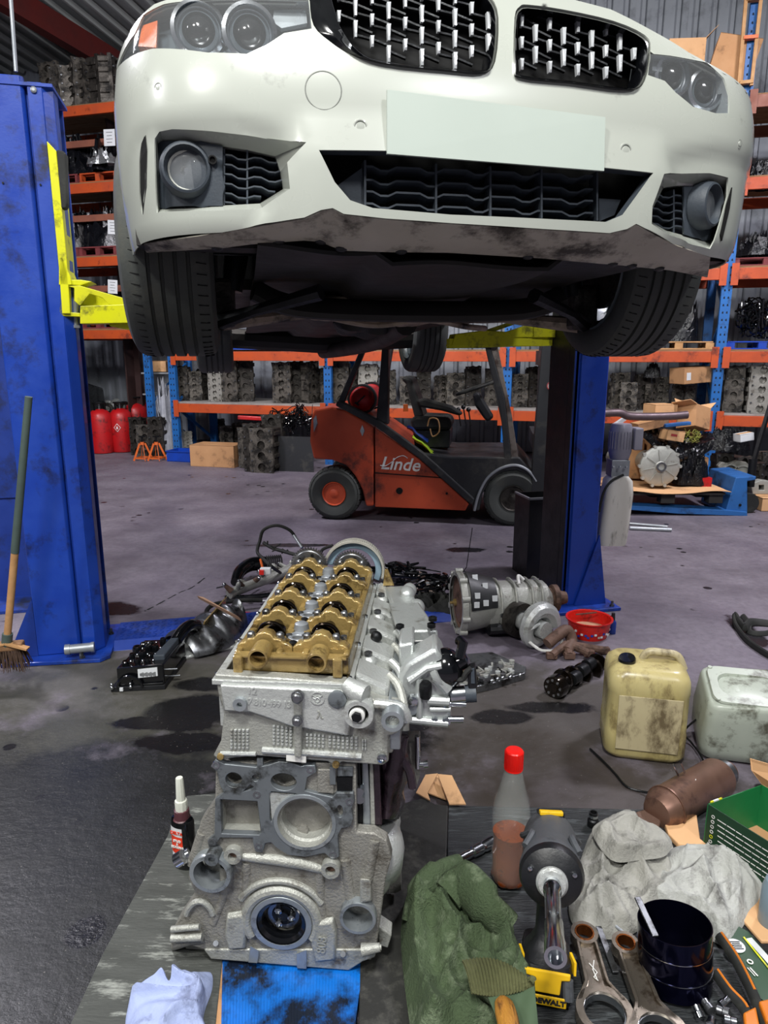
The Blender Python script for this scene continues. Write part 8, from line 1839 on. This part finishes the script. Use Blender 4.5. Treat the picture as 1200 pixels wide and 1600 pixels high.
cloth('rag', 'rag_grey', [(890, 1400), (905, 1350), (925, 1300), (950, 1282), (985, 1272), (1010, 1300), (1050, 1320), (1055, 1375), (1070, 1400), (1020, 1440), (970, 1468), (920, 1462), (892, 1440)], 'pale grey rag heaped behind the black cylinder, next to the impact wrench', .05, 7, 54, .7, 6, folds=[([(930, 1310), (965, 1322), (1010, 1330), (1048, 1345)], .03, .04), ([(950, 1318), (938, 1360), (945, 1400), (985, 1442)], .025, .03), ([(975, 1335), (1010, 1360), (1040, 1400)], .02, .03), ([(900, 1420), (940, 1405), (1000, 1408), (1040, 1385)], .03, .035), ([(905, 1370), (930, 1400), (950, 1450)], .018, .025), ([(1000, 1350), (1015, 1380), (1020, 1420)], .018, .025)])
cloth('rag', 'rag_grey2', [(1000, 1400), (1045, 1330), (1100, 1322), (1150, 1335), (1185, 1365), (1192, 1400), (1160, 1450), (1140, 1480), (1110, 1470), (1060, 1440)], 'dirty white rag heaped below the green box, right side', .045, 12, 54, .7, 6.5, folds=[([(1020, 1400), (1060, 1375), (1100, 1362), (1125, 1350)], .035, .04), ([(1095, 1362), (1120, 1400), (1140, 1450)], .028, .03), ([(1060, 1340), (1110, 1342), (1160, 1368), (1185, 1395)], .03, .035), ([(1040, 1400), (1080, 1402), (1110, 1425), (1125, 1460)], .025, .03), ([(1140, 1360), (1150, 1400), (1155, 1440)], .02, .025)])
cloth('rag', 'rag_grey', [(925, 1300), (948, 1280), (984, 1270), (1010, 1296), (1048, 1312), (1040, 1338), (1000, 1345), (955, 1345)], 'upper fold of grey cloth below the brown converter', .035, 17, 40, .7, 8, .085, folds=[([(930, 1300), (960, 1290), (985, 1285), (1005, 1300)], .025, .03), ([(955, 1300), (965, 1330), (1000, 1325), (1040, 1318)], .02, .025)])
cloth('fleece_jacket', 'fleece_green', [(640, 1600), (628, 1500), (628, 1440), (650, 1380), (700, 1345), (730, 1350), (775, 1400), (800, 1440), (808, 1490), (838, 1545), (836, 1600), (835, 1660), (720, 1660), (650, 1650)], 'dark green fleece cloth with ribbed cuff lying left of the impact wrench', .07, 23, 60, .8, 5.5, .028, cat_='cloth', folds=[([(650, 1420), (665, 1380), (700, 1362), (730, 1380)], .045, .05), ([(648, 1430), (650, 1500), (668, 1560), (690, 1640)], .05, .045), ([(715, 1385), (690, 1430), (710, 1460), (770, 1450), (795, 1470)], .04, .045), ([(690, 1470), (700, 1520), (735, 1580)], .03, .035), ([(745, 1420), (780, 1440), (800, 1490), (830, 1545)], .04, .04), ([(700, 1500), (740, 1490), (790, 1500)], .03, .03)])
fz = [o for o in COL.objects if o.name.startswith('fleece_jacket')][0]
mb = MB(); tb_ = [G(x, y, z) for x, y, z in ((645, 1440, .06), (655, 1400, .10), (685, 1368, .11), (715, 1356, .09))]; mb.tube(cat_rom(tb_, 6), [.035] * 6 + [.045] * 6 + [.035] * 7, 14, flat=.7); mb.build('sleeve_roll', 'fleece_green', fz, 60)
mb = MB(); mb.tube(cat_rom([G(x, y, z) for x, y, z in ((700, 1400, .11), (725, 1380, .13), (765, 1420, .13), (790, 1445, .10))], 6), [.04] * 6 + [.055] * 6 + [.04] * 7, 14, flat=.6); mb.build('hood_roll', 'fleece_green', fz, 60)
def cuff(u, v):
 a = G(722 + 112 * u, 1500 + 35 * u - 18 * sin(u * 3.1), .165 - .01 * u); b = G(738 + 98 * u, 1552 - 4 * u + 6 * sin(u * 4), .145 - .01 * u); p = a.lerp(b, v); return p + V((0, 0, .0018 * sin(u * 130) + .012 * sin(v * 3.1)))
MB().grid(cuff, 180, 6).build('ribbed_cuff', 'cuff_green', fz, 60, solid=.006)
def hemf(u, v): a = G(760 + 76 * u, 1550 - 4 * u, .135); b = G(790 + 50 * u, 1645, .09); p = a.lerp(b, v); return p + V((0, 0, .008 * sin(u * 7 + v * 3)))
MB().grid(hemf, 20, 12).build('smooth_lining', 'fleece_smooth', fz, 60, solid=.005)
# wooden tool handle
a, b = G(788, 1570, .13), G(812, 1680, .13); t = thing('hammer_handle', 'worn orange-brown wooden handle end poking from the green cloth', 'tool handle', a)
mat('old_wood', '#b98434', .6, 0, '#8a5320', .9, 9, dirt='#2e1c10', damt=.34, dscale=16, stretch=(4, 1, 4), bump=.5, bscale=50)
MB().lathe([(.0, -.012), (.014, -.010), (.022, .0), (.025, .02), (.024, .16)], a, b - a, 22, sx=.8).build('grip', 'old_wood', t); MB().tube([G(735, 1580, .04), G(765, 1606, .045)], .0016, 5).build('wire', 'steel', t)
# threadlocker bottle
p = G(288, 1356, .026); t = thing('threadlocker_bottle', 'small black bottle with red and white label and white nozzle, left of the engine', 'bottle', p); c = V((p.x, p.y + .012, .026))
hz_ = lambda py: Y(288, py, c.y).z - c.z
h1, h2, h3, h4 = hz_(1278), hz_(1266), hz_(1250), hz_(1215)
RX, RY = .034, .023; A0 = (1, -.35, 0)
def ov(f, s=1.0): a_ = V(A0).normalized(); b_ = V((-a_.y, a_.x, 0)); return [c + V((0, 0, f)) + (a_ * cos(2 * pi * k / 28) * RX + b_ * sin(2 * pi * k / 28) * RY) * s for k in range(28)]
MB().loft([ov(0, .9), ov(.004, 1), ov(h1 - .006, 1), ov(h1, .9), ov(h1 + .004, .6)]).build('body', 'black_gloss', t)
mat('label_red', '#d93a1c', .5); mat('collar_plum', '#4a2a30', .35, 0, '#5c363c', .8, 20)
def lab(z0, z1, m, n, s=1.012):
 a_ = V(A0).normalized(); b_ = V((-a_.y, a_.x, 0)); R2 = [[c + V((0, 0, z)) + (a_ * cos(t_) * RX + b_ * sin(t_) * RY) * s for t_ in [rad(185 + 105 * k / 12) for k in range(13)]] for z in (z0, z1)]; return MB().loft(R2, closed=False).build(n, m, t, 60)
lab(h1 * .12, h1 * .34, 'paper', 'label_base'); lab(h1 * .34, h1 * .70, 'label_red', 'label_band'); lab(h1 * .70, h1 * .88, 'paper', 'label_top')
fa = V(A0).normalized(); fb_ = V((-fa.y, fa.x, 0)); lp = c - fb_ * (RY * 1.04) - fa * .004; lf_ = lambda z: frame(lp + V((0, 0, z)), fa, (0, 0, 1))
text('DELTA', .0125, lf_(h1 * .78), 'label_red', t, 'label_text', .0008, bold=.0003); text('STUD\n&\nBEARING', .0095, lf_(h1 * .55), 'white_print', t, 'label_text', .0008, bold=.0003)
MB().lathe([(.024, h1), (.021, h1 + .003), (.0195, h2 + .003), (.016, h2 + .004)], c, n=24).build('collar', 'collar_plum', t)
mat('nozzle_white', '#d9dcd0', .45, 0, '#c9ccc0', .6, 10); MB().lathe([(.0165, h2 - .004), (.017, h3 - .006), (.016, h3), (.0125, h3 + .002), (.0100, h4 - .003), (.009, h4), (0, h4)], c, n=10).build('nozzle', 'nozzle_white', t)
# drinks bottle reused for oil
mat('pet', '#b9c0bc', .06, 0, alpha=.17, coat=1.0, spec=.7, rvar=.02); mat('waste_oil', '#6e2a0a', .12, 0, '#8d4410', .9, 12, dirt='#3d1206', damt=.3, dscale=14, coat=.6, alpha=.9); mat('cap_red', '#e01a14', .35, 0, '#d01610', .6, 20)
p = G(797, 1386, .028); t = thing('plastic_bottle', 'clear plastic bottle with red cap, half full of amber oil', 'bottle', p); c = V((p.x, p.y + .025, .028)); bz = lambda py: Y(800, py, c.y).z - c.z
hb_, hs, hn, hc = bz(1265), bz(1230), bz(1200), bz(1172); rb_ = .049; sc_h = hb_
prf = [(.016, .008), (.034, .0), (rb_ * .9, .010), (rb_, .03), (rb_ * .94, .05), (rb_, sc_h * .45), (rb_ * .93, sc_h * .55), (rb_, sc_h * .75), (rb_ * 1.02, sc_h * .92), (rb_ * .92, hb_ + .4 * (hs - hb_)), (rb_ * .68, hs), (.022, hn - .004), (.0195, hn), (.0195, hn + .006)]
MB().lathe(prf, c, n=36, cap=False).build('shell', 'pet', t, 60)
MB().lathe([(.0, .006), (rb_ * .84, .008), (rb_ * .94, .03), (rb_ * .89, .05), (rb_ * .94, sc_h * .45), (rb_ * .88, sc_h * .55), (rb_ * .94, sc_h * .70), (0, sc_h * .70)], c, n=34).build('oil', 'waste_oil', t, 60)
for k in range(5): a_ = 2 * pi * k / 5 + .3; MB().ball(c + V((cos(a_) * .030, sin(a_) * .030, .016)), .018, (1, 1, .9), 12, 8).build('foot_lobe', 'waste_oil', t)
MB().lathe([(.0225, hn), (.0235, hn + .002), (.0235, hc - .003), (.021, hc), (0, hc)], c, n=40).build('cap', 'cap_red', t)
mb = MB()
for k in range(40): a_ = 2 * pi * k / 40; q = c + V((cos(a_) * .0237, sin(a_) * .0237, 0)); mb.beam(U(q, hn + .002), U(q, hc - .004), .0011, .0012, (cos(a_), sin(a_), 0))
o = mb.build('cap_ridges', 'cap_red', t, 0); o['kind'] = 'stuff'
MB().ring(c + V((0, 0, hn - .002)), (0, 0, 1), .024, .020, .0025, 26).build('neck_ring', 'cap_red', t)
# ratchet extension on the board
a, b = G(700, 1352, .045), G(772, 1314, .045); t = thing('socket_extension', 'chrome socket extension lying between green cloth and bottle', 'tool', a); d = b - a; L_ = d.length
MB().lathe([(.010, -.02), (.012, 0), (.012, L_ * .35), (.011, L_ * .5)], a, d, 22).build('bar', 'chrome', t); MB().lathe([(.010, L_ * .5), (.015, L_ * .53), (.016, L_ * .7), (.013, L_ * .73), (.016, L_ * .78), (.017, L_ * .98), (.012, L_), (.010, L_ * .95)], a, d, 26).build('socket', 'chrome', t)
# ---- impact wrench standing on its battery
mat('tool_grey', '#4b4e52', .55, 0, '#3f4246', .9, 9, dirt='#2b2c2e', damt=.3, dscale=12, bump=.12, bscale=120); mat('tool_yellow', '#e0b416', .42, 0, '#cfa311', .8, 12, dirt='#6d5a1c', damt=.22, dscale=14)
bf = G(852, 1592, .028); t = None
zax = .240
fr_ = G(873, 1384, zax); rr_ = G(871, 1296, zax + .01); WA = (rr_ - fr_); WA.z = 0; Lw = max(.14, WA.length); WA.normalize(); WN = V((WA.y, -WA.x, 0)); fr_ = V((fr_.x, fr_.y, zax))
hb0 = fr_ + WA * .075 - WA * .063; t = thing('impact_wrench', 'grey and black cordless impact wrench with yellow trim standing on its battery', 'power tool', V((hb0.x, hb0.y, .028)))
MB().lathe([(.020, -.004), (.030, -.002), (.050, .010), (.054, .022), (.053, .028)], fr_, WA, 40).build('nose_ring', 'black_plastic', t)
MB().lathe([(.0535, .024), (.055, .035), (.053, .05), (.050, .07), (.050, Lw - .02), (.047, Lw), (.036, Lw + .018), (0, Lw + .022)], fr_, WA, 40, sx=.96).build('motor_housing', 'tool_grey', t)
MB().lathe([(.0, -.014), (.022, -.013), (.026, -.008), (.026, .002)], fr_, WA, 32).build('anvil_collar', 'cast_alu_bright', t)
for s in (-1, 1): q = fr_ + WN * s * .036 + V((0, 0, .016)) + WA * .0; MB().lathe([(.004, .006), (.004, -.002), (0, -.003)], q, WA, 10).build('nose_screw', 'chrome', t)
for s in (-1, 1): MB().tube(cat_rom([fr_ + WA * x + WN * (s * y) + V((0, 0, z)) for x, y, z in ((.05, .046, .03), (.08, .034, .042), (.11, .046, .024), (.14, .050, .01))], 5), .006, 8).build('grip_ridge', 'tool_grey', t)
MB().box((0, 0, 0), (.05, .02, .012), Matrix.Translation(fr_ + WA * (Lw - .005) + V((0, 0, .043)))).build('rear_clip', 'black_plastic', t, 0, bevel=.003); MB().box((0, 0, 0), (.044, .012, .008), Matrix.Translation(fr_ + WA * (Lw - .02) + V((0, 0, .050)))).build('yellow_bar', 'tool_yellow', t, 0, bevel=.002)
# drive and long socket towards the viewer
ss = MB().lathe([(.011, .0), (.0145, -.004), (.0145, -.028), (.0115, -.034), (.0115, -.115), (.0135, -.120), (.0140, -.165), (.0150, -.170), (.0155, -.205), (.0105, -.205), (.0095, -.185), (0, -.185)], fr_ - WA * .008, WA, 26).build('long_socket', 'chrome', t)
for k in range(6): a_ = 2 * pi * k / 6; q = fr_ - WA * .045 + (WN * cos(a_) + V((0, 0, sin(a_)))) * .0115; MB().beam(q, q - WA * .07, .003, .002, (q - fr_)).build('flute', 'steel', ss, 0)
hc_ = fr_ + WA * .075;
def hsec(z, w, d, dy): return [V((hc_.x, hc_.y, z)) + WN * x + WA * (y + dy) for x, y in rrect(w, d, min(w, d) * .4, 5)]
MB().loft([hsec(zax - .03, .046, .07, 0), hsec(zax - .07, .040, .052, .0), hsec(.115, .042, .052, .0), hsec(.098, .062, .075, -.004), hsec(.088, .078, .10, -.006)]).build('handle', 'black_plastic', t, 50)
MB().box((0, 0, 0), (.012, .018, .034), Matrix.Translation(hc_ + V((0, -.03, -.055)))).build('trigger', 'tool_yellow', t, 0, bevel=.004)
def bx(u, z, o): return V((hc_.x, hc_.y, 0)) + WN * u - WA * o + V((0, 0, z))
MB().loft([[bx(x, .028, .0) - WA * y for x, y in rrect(.082, .125, .016)], [bx(x, .07, .0) - WA * y for x, y in rrect(.084, .125, .016)], [bx(x, .088, .0) - WA * y for x, y in rrect(.080, .112, .02)]]).build('battery', 'black_plastic', t, 40)
q = [(-.038, .088), (.038, .088), (.038, .078), (.024, .076), (.022, .052), (-.022, .052), (-.024, .076), (-.038, .078)]
MB().loft([[bx(x, z, .063) for x, z in q], [bx(x * .98, z, .069) for x, z in q]]).build('release_button', 'tool_yellow', t, 0, bevel=.002)
for s in (-1, 1): MB().tube([bx(s * .034, .075, .06), bx(s * .036, .045, .064)], .009, 10).build('corner_bumper', 'tool_grey', t); MB().box((0, 0, 0), (.004, .03, .022), Matrix.Translation(bx(s * .043, .085, .03))).build('side_stripe', 'tool_yellow', t, 0)
lbm = frame(bx(.004, .039, .0665), -WN if WN.x < 0 else WN, (0, -.25, 1));
mb = MB(); mb.box((0, 0, 0), (.058, .019, .003), lbm); mb.build('battery_label', 'tool_yellow', t, 0, bevel=.003); text('DEWALT', .0135, lbm @ Matrix.Translation((0, 0, .002)), 'print_dark', t, 'battery_lettering', .0004, bold=.0007)
t.scale = (1.28,) * 3; t.rotation_euler = Matrix.Rotation(rad(-14), 3, WN if WN.x > 0 else -WN).to_euler(); t.location = bf + WA * .02 + V((.0, 0, .012))
# ---- connecting rods
def conrod(A_, B_, lab, r1=.031, r2=.050, m='machined'):
 A_, B_ = V(A_), V(B_); t = thing('connecting_rod', lab, 'connecting rod', A_); d = (B_ - A_).normalized(); n = V((-d.y, d.x, 0)).normalized(); up_ = d.cross(n) * -1 if d.cross(n).z < 0 else d.cross(n); L_ = (B_ - A_).length; hh = .026; W_ = 1.4
 MB().ring(A_, up_, r1, r1 * .72, hh, 28).build('small_end', m, t); MB().ring(A_ - up_ * .001, up_, r1 * .72, r1 * .60, hh + .002, 26).build('bush', 'copper', t)
 MB().ring(B_, up_, r2 * 1.18, r2 * .86, hh, 34).build('big_end', m, t); MB().ring(B_ + up_ * .004, up_, r2 * .86, r2 * .80, hh - .008, 34).build('bearing_shell', 'chrome', t)
 for s in (-1, 1): MB().loft([[A_ + d * r1 * .7 + n * s * .012 * W_, A_ + d * r1 * .7 + n * s * .017 * W_, A_ + d * r1 * .7 + n * s * .017 * W_ + up_ * hh, A_ + d * r1 * .7 + n * s * .012 * W_ + up_ * hh], [B_ - d * r2 * 1.4 + n * s * .013 * W_, B_ - d * r2 * 1.4 + n * s * .019 * W_, B_ - d * r2 * 1.4 + n * s * .019 * W_ + up_ * hh, B_ - d * r2 * 1.4 + n * s * .013 * W_ + up_ * hh], [B_ - d * r2 * .5 + n * s * r2 * .8, B_ - d * r2 * .4 + n * s * r2 * 1.1, B_ - d * r2 * .4 + n * s * r2 * 1.1 + up_ * hh, B_ - d * r2 * .5 + n * s * r2 * .8 + up_ * hh]]).build('flange', m, t, 30, bevel=.0015)
 a, b = A_ + d * r1 * .6, B_ - d * r2 * .9; MB().hexa([a - n * .013, b - n * .017, b + n * .017, a + n * .013], [p + up_ * hh * .72 for p in (a - n * .018, b - n * .024, b + n * .024, a + n * .018)]).build('web', m, t, 0)
 return t, a.lerp(b, .55) + up_ * hh * .78, d, n, up_
mat('copper', '#b06a38', .25, .9, '#8a4d28', .8, 20); mat('rod_steel', '#9a9184', .3, .85, '#7a7064', .9, 12, dirt='#4a3b2c', damt=.3, dscale=14)
t, c_, d, n, u_ = conrod(G(912, 1470, .05), G(944, 1594, .04), 'connecting rod with a white chalk mark beside the impact wrench battery', m='rod_steel')
mb = MB(); mb.tube([c_ - d * .02 + n * .006, c_ + d * .004 - n * .002, c_ + d * .026 + n * .002], .0013, 5); mb.tube([c_ - d * .012 - n * .006, c_ + d * .01 + n * .006, c_ + d * .022 - n * .004, c_ + d * .030 + n * .004], .0013, 5); mb.build('chalk_mark', 'white_print', t)
conrod(G(976, 1486, .05), G(1030, 1628, .04), 'connecting rod with copper bush leaning against the black cylinder', m='rod_steel')
a, b = G(935, 1448, .05), G(962, 1520, .035); mb = MB().beam(a, b, .014, .006); tag(mb.build('flat_file', 'steel', None, 0, bevel=.001), 'flat steel bar between the two connecting rods', 'tool')
a, b = G(962, 1447, .05), G(1004, 1482, .045); tag(MB().cyl(a, b, .004, n=10).build('steel_rod', 'galv'), 'thin steel rod poking from under the grey rag', 'rod')
# ---- ring compressor: open black sleeve with bands
c = G(1072, 1566, .03); c = V((c.x, c.y + .06, .03)); ax = V((-.05, .12, 1)).normalized(); rC = .078
mat('blued_steel', '#0d1226', .12, .85, '#161430', .9, 5, rvar=.06)
t = thing('ring_compressor', 'blue-black steel piston ring compressor sleeve standing open on the board', 'tool', c)
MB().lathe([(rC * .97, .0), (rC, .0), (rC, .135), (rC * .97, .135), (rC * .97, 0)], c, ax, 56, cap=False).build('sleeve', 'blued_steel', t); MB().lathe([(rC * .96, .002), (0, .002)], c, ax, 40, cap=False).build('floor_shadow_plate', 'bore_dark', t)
for z in (.04, .09): MB().ring(c + ax * z, ax, rC * 1.012, rC, .0016, 48).build('band_edge', 'chrome', t)
q = c + ax * .135 + V((-rC * .78, -.02, 0)); MB().beam(q + V((-.006, .07, .02)), q + V((.004, -.02, .0)), .014, .005, (0, 0, 1)).build('tension_strip', 'steel', t, 0, bevel=.001)
# ---- pliers, pack, socket cluster
mat('grip_orange', '#cc7418', .5, 0, '#b86410', .8, 9); mat('pack_green', '#1d3a22', .5, 0, '#23452a', .8, 6); mat('box_green', '#14703c', .55, 0, '#126434', .8, 5); mat('box_dark', '#0f3a22', .55, 0, '#0c301c', .8, 5)
t = thing('bolt_cutter', 'black and orange long-handled pliers beside the black sleeve, bottom right', 'tool', G(1160, 1560, .04))
for q, r_ in (([(1124, 1462), (1150, 1500), (1176, 1552), (1200, 1610)], .012), ([(1118, 1520), (1138, 1548), (1165, 1580), (1180, 1640)], .012)):
 P_ = cat_rom([G(x, y, .055) for x, y in q], 6); MB().tube(P_, r_, 12, flat=.7).build('grip', 'black_rubber', t); MB().tube([U(p, .009) + V((.004, 0, 0)) for p in P_[:13]], .0028, 6).build('orange_inlay', 'grip_orange', t)
for q in ([(1184, 1572), (1210, 1566), (1222, 1600), (1196, 1604)], [(1160, 1590), (1180, 1580), (1192, 1640), (1166, 1640)]): a = [G(x, y, .06) for x, y in q]; MB().loft([a, [U(p, .014) for p in a]]).build('handle_end', 'grip_orange', t, 0, bevel=.004)
t = thing('tool_package', 'dark green printed tool package with yellow line at the lower right edge', 'package', G(1180, 1500, .04))
a = [G(x, y, .032) for x, y in ((1128, 1462), (1150, 1452), (1168, 1462), (1225, 1530), (1225, 1600), (1180, 1560))]; MB().loft([a, [U(p, .012) for p in a]]).build('card', 'pack_green', t, 0)
a, b = G(1162, 1464, .046), G(1215, 1530, .046); MB().beam(a, b, .004, .001).build('yellow_line', 'yellow_paint', t, 0); a, b = G(1170, 1466, .046), G(1222, 1524, .046); MB().beam(a, b, .016, .001).build('white_band', 'paper', t, 0)
c = G(1150, 1478, .046); mb = MB().lathe([(.020, 0), (.020, .0012), (0, .0012)], c, n=30); w = mb.build('round_seal', 'paper', t); mb = MB()
for k in range(5): mb.box(c + V((.002, .010 - k * .005, .002)), (.022 - .004 * (k % 2), .0022, .0006))
mb.build('seal_print', 'print_dark', w, 0); MB().ring(G(1172, 1503, .046), (0, 0, 1), .007, .004, .001, 18).build('logo_ring', 'white_print', t)
mb = MB(); a, b = G(1172, 1512, .046), G(1184, 1525, .046); mb.beam(a, b, .003, .001); mb.beam(a + V((-.006, 0, 0)), b + V((-.006, 0, 0)), .002, .001); mb.build('print_lines', 'white_print', t, 0)
random.seed(12); t = thing('socket_cluster', 'small steel sockets lying at the bottom edge by the black sleeve', 'sockets', G(1120, 1585, .03))
for k, (x, y) in enumerate(((1096, 1592), (1112, 1580), (1126, 1572), (1130, 1592), (1140, 1584), (1110, 1604))): p = G(x, y, .042); d = V((random.uniform(-1, 1), random.uniform(-1, 1), random.uniform(-.2, .3))); MB().lathe([(.007, 0), (.010, .001), (.010, .012), (.008, .014), (.009, .024), (.006, .024), (.005, .01), (0, .01)], p, d, 14).build('socket', random.choice(['chrome', 'steel']), t)
# ---- green box with open flaps, cardboard scraps, grey bottle at the edge
bz0 = .03; P1 = G(1098, 1322, bz0); P1t = Y(1101, 1256, P1.y); hB = P1t.z - bz0
e1 = G(1200, 1392, bz0 + .0) - P1; e1.z = 0; e1 = e1.normalized(); e2 = (G(1186, 1226, bz0 + hB) - P1t); e2.z = 0; LB2 = e2.length; e2.normalize(); LB1 = .26
t = thing('green_box', 'green open product box with white printed lines at the right edge', 'box', P1)
base = [P1, P1 + e1 * LB1, P1 + e1 * LB1 + e2 * LB2, P1 + e2 * LB2]
def wallp(a, b, nm, m, m2=None):
 nn = (b - a).cross(V((0, 0, 1))).normalized() * .0025; MB().hexa([a, b, U(b, hB), U(a, hB)], [p - nn for p in (a, b, U(b, hB), U(a, hB))]).build(nm, m, t, 0)
wallp(base[0], base[1], 'front_wall', 'box_dark'); wallp(base[3], base[0], 'left_wall', 'box_green'); wallp(base[2], base[3], 'rear_wall', 'box_green'); MB().loft([base, [U(p, .003) for p in base]]).build('floor_panel', 'cardboard', t, 0)
nn = e1.cross(V((0, 0, 1))).normalized(); nn = nn if nn.y < 0 else -nn; mb = MB()
for k in range(6):
 z = hB * (.80 - k * .115); s0 = .035 + .002 * k
 while s0 < .24: l_ = random.uniform(.012, .03); a = P1 + e1 * s0 + nn * .0012 + V((0, 0, z)); mb.beam(a, a + e1 * l_, .001, .0022, (0, 0, 1)); s0 += l_ + .003
o = mb.build('printed_lines', 'white_print', t, 0); o['kind'] = 'stuff'
for k in range(6): MB().ring(P1 + e1 * .022 + nn * .0012 + V((0, 0, hB * (.80 - k * .115))), nn, .0052, .0035, .0008, 14).build('print_icon', 'white_print' if k != 4 else 'yellow_paint', t)
a = U(P1, hB + .0008); MB().beam(a + e2 * .012, a + e2 * .055, .004, .006).build('yellow_sticker', 'yellow_paint', t, 0); MB().beam(a + e2 * .022, a + e2 * .042, .0045, .0065).build('white_sticker', 'paper', t, 0)
q = [U(base[3], hB), U(base[2], hB), U(base[2], hB) + V((.02, .02, .12)), U(base[3], hB) + V((-.035, .015, .075)), U(base[3], hB) + V((-.03, .01, .04))]; MB().loft([q, [p + V((0, .003, 0)) for p in q]]).build('open_flap', 'cardboard_pale', t, 0)
c = P1 + e1 * .17 + e2 * LB2 * .6 + V((0, 0, .02)); tag(MB().lathe([(.006, 0), (.010, .004), (.010, .02), (.007, .024), (.009, .03), (.009, .05), (0, .052)], c, (1, -.5, .1), 14).build('spark_plug', 'chrome'), 'small steel part lying inside the green box', 'car part')
board([(1034, 1272), (1088, 1268), (1094, 1310), (1112, 1324), (1060, 1318), (1044, 1302)], .028, .045, 'cardboard_scrap', 'cardboard_pale', 'torn pale cardboard scrap left of the green box', 'cardboard')
board([(1150, 1392), (1235, 1380), (1250, 1470), (1190, 1470), (1160, 1436)], .028, .038, 'cardboard_scrap', 'cardboard_pale', 'pale cardboard lying below the green box at the right edge', 'cardboard')
board([(992, 1268), (1012, 1262), (1036, 1270), (1030, 1290), (1004, 1288)], .028, .05, 'metal_box', 'rust', 'small brown metal piece behind the grey rag', 'metal part', bev=.006)
c = G(1207, 1445, .03); t = thing('grey_bottle', 'grey-blue plastic bottle cut off by the right picture edge', 'bottle', c); mat('bottle_grey', '#7f93a0', .35, 0, '#73868f', .7, 6)
MB().lathe([(.032, 0), (.034, .004), (.034, .10), (.028, .125), (.012, .14), (.012, .155), (0, .155)], c, n=30).build('body', 'bottle_grey', t); MB().lathe([(.014, .15), (.014, .172), (0, .172)], c, n=20).build('cap', 'black_plastic', t)
c = G(926, 1290, .028); t = thing('socket', 'dark socket with steel ring standing between impact wrench and rag', 'tool', c); MB().lathe([(.016, 0), (.016, .02), (.012, .024), (.012, .045), (.009, .045), (.008, .03), (0, .03)], c, n=22).build('body', 'dark_steel', t); MB().ring(c + V((0, 0, .03)), (0, 0, 1), .0135, .012, .008, 22).build('ring', 'chrome', t)
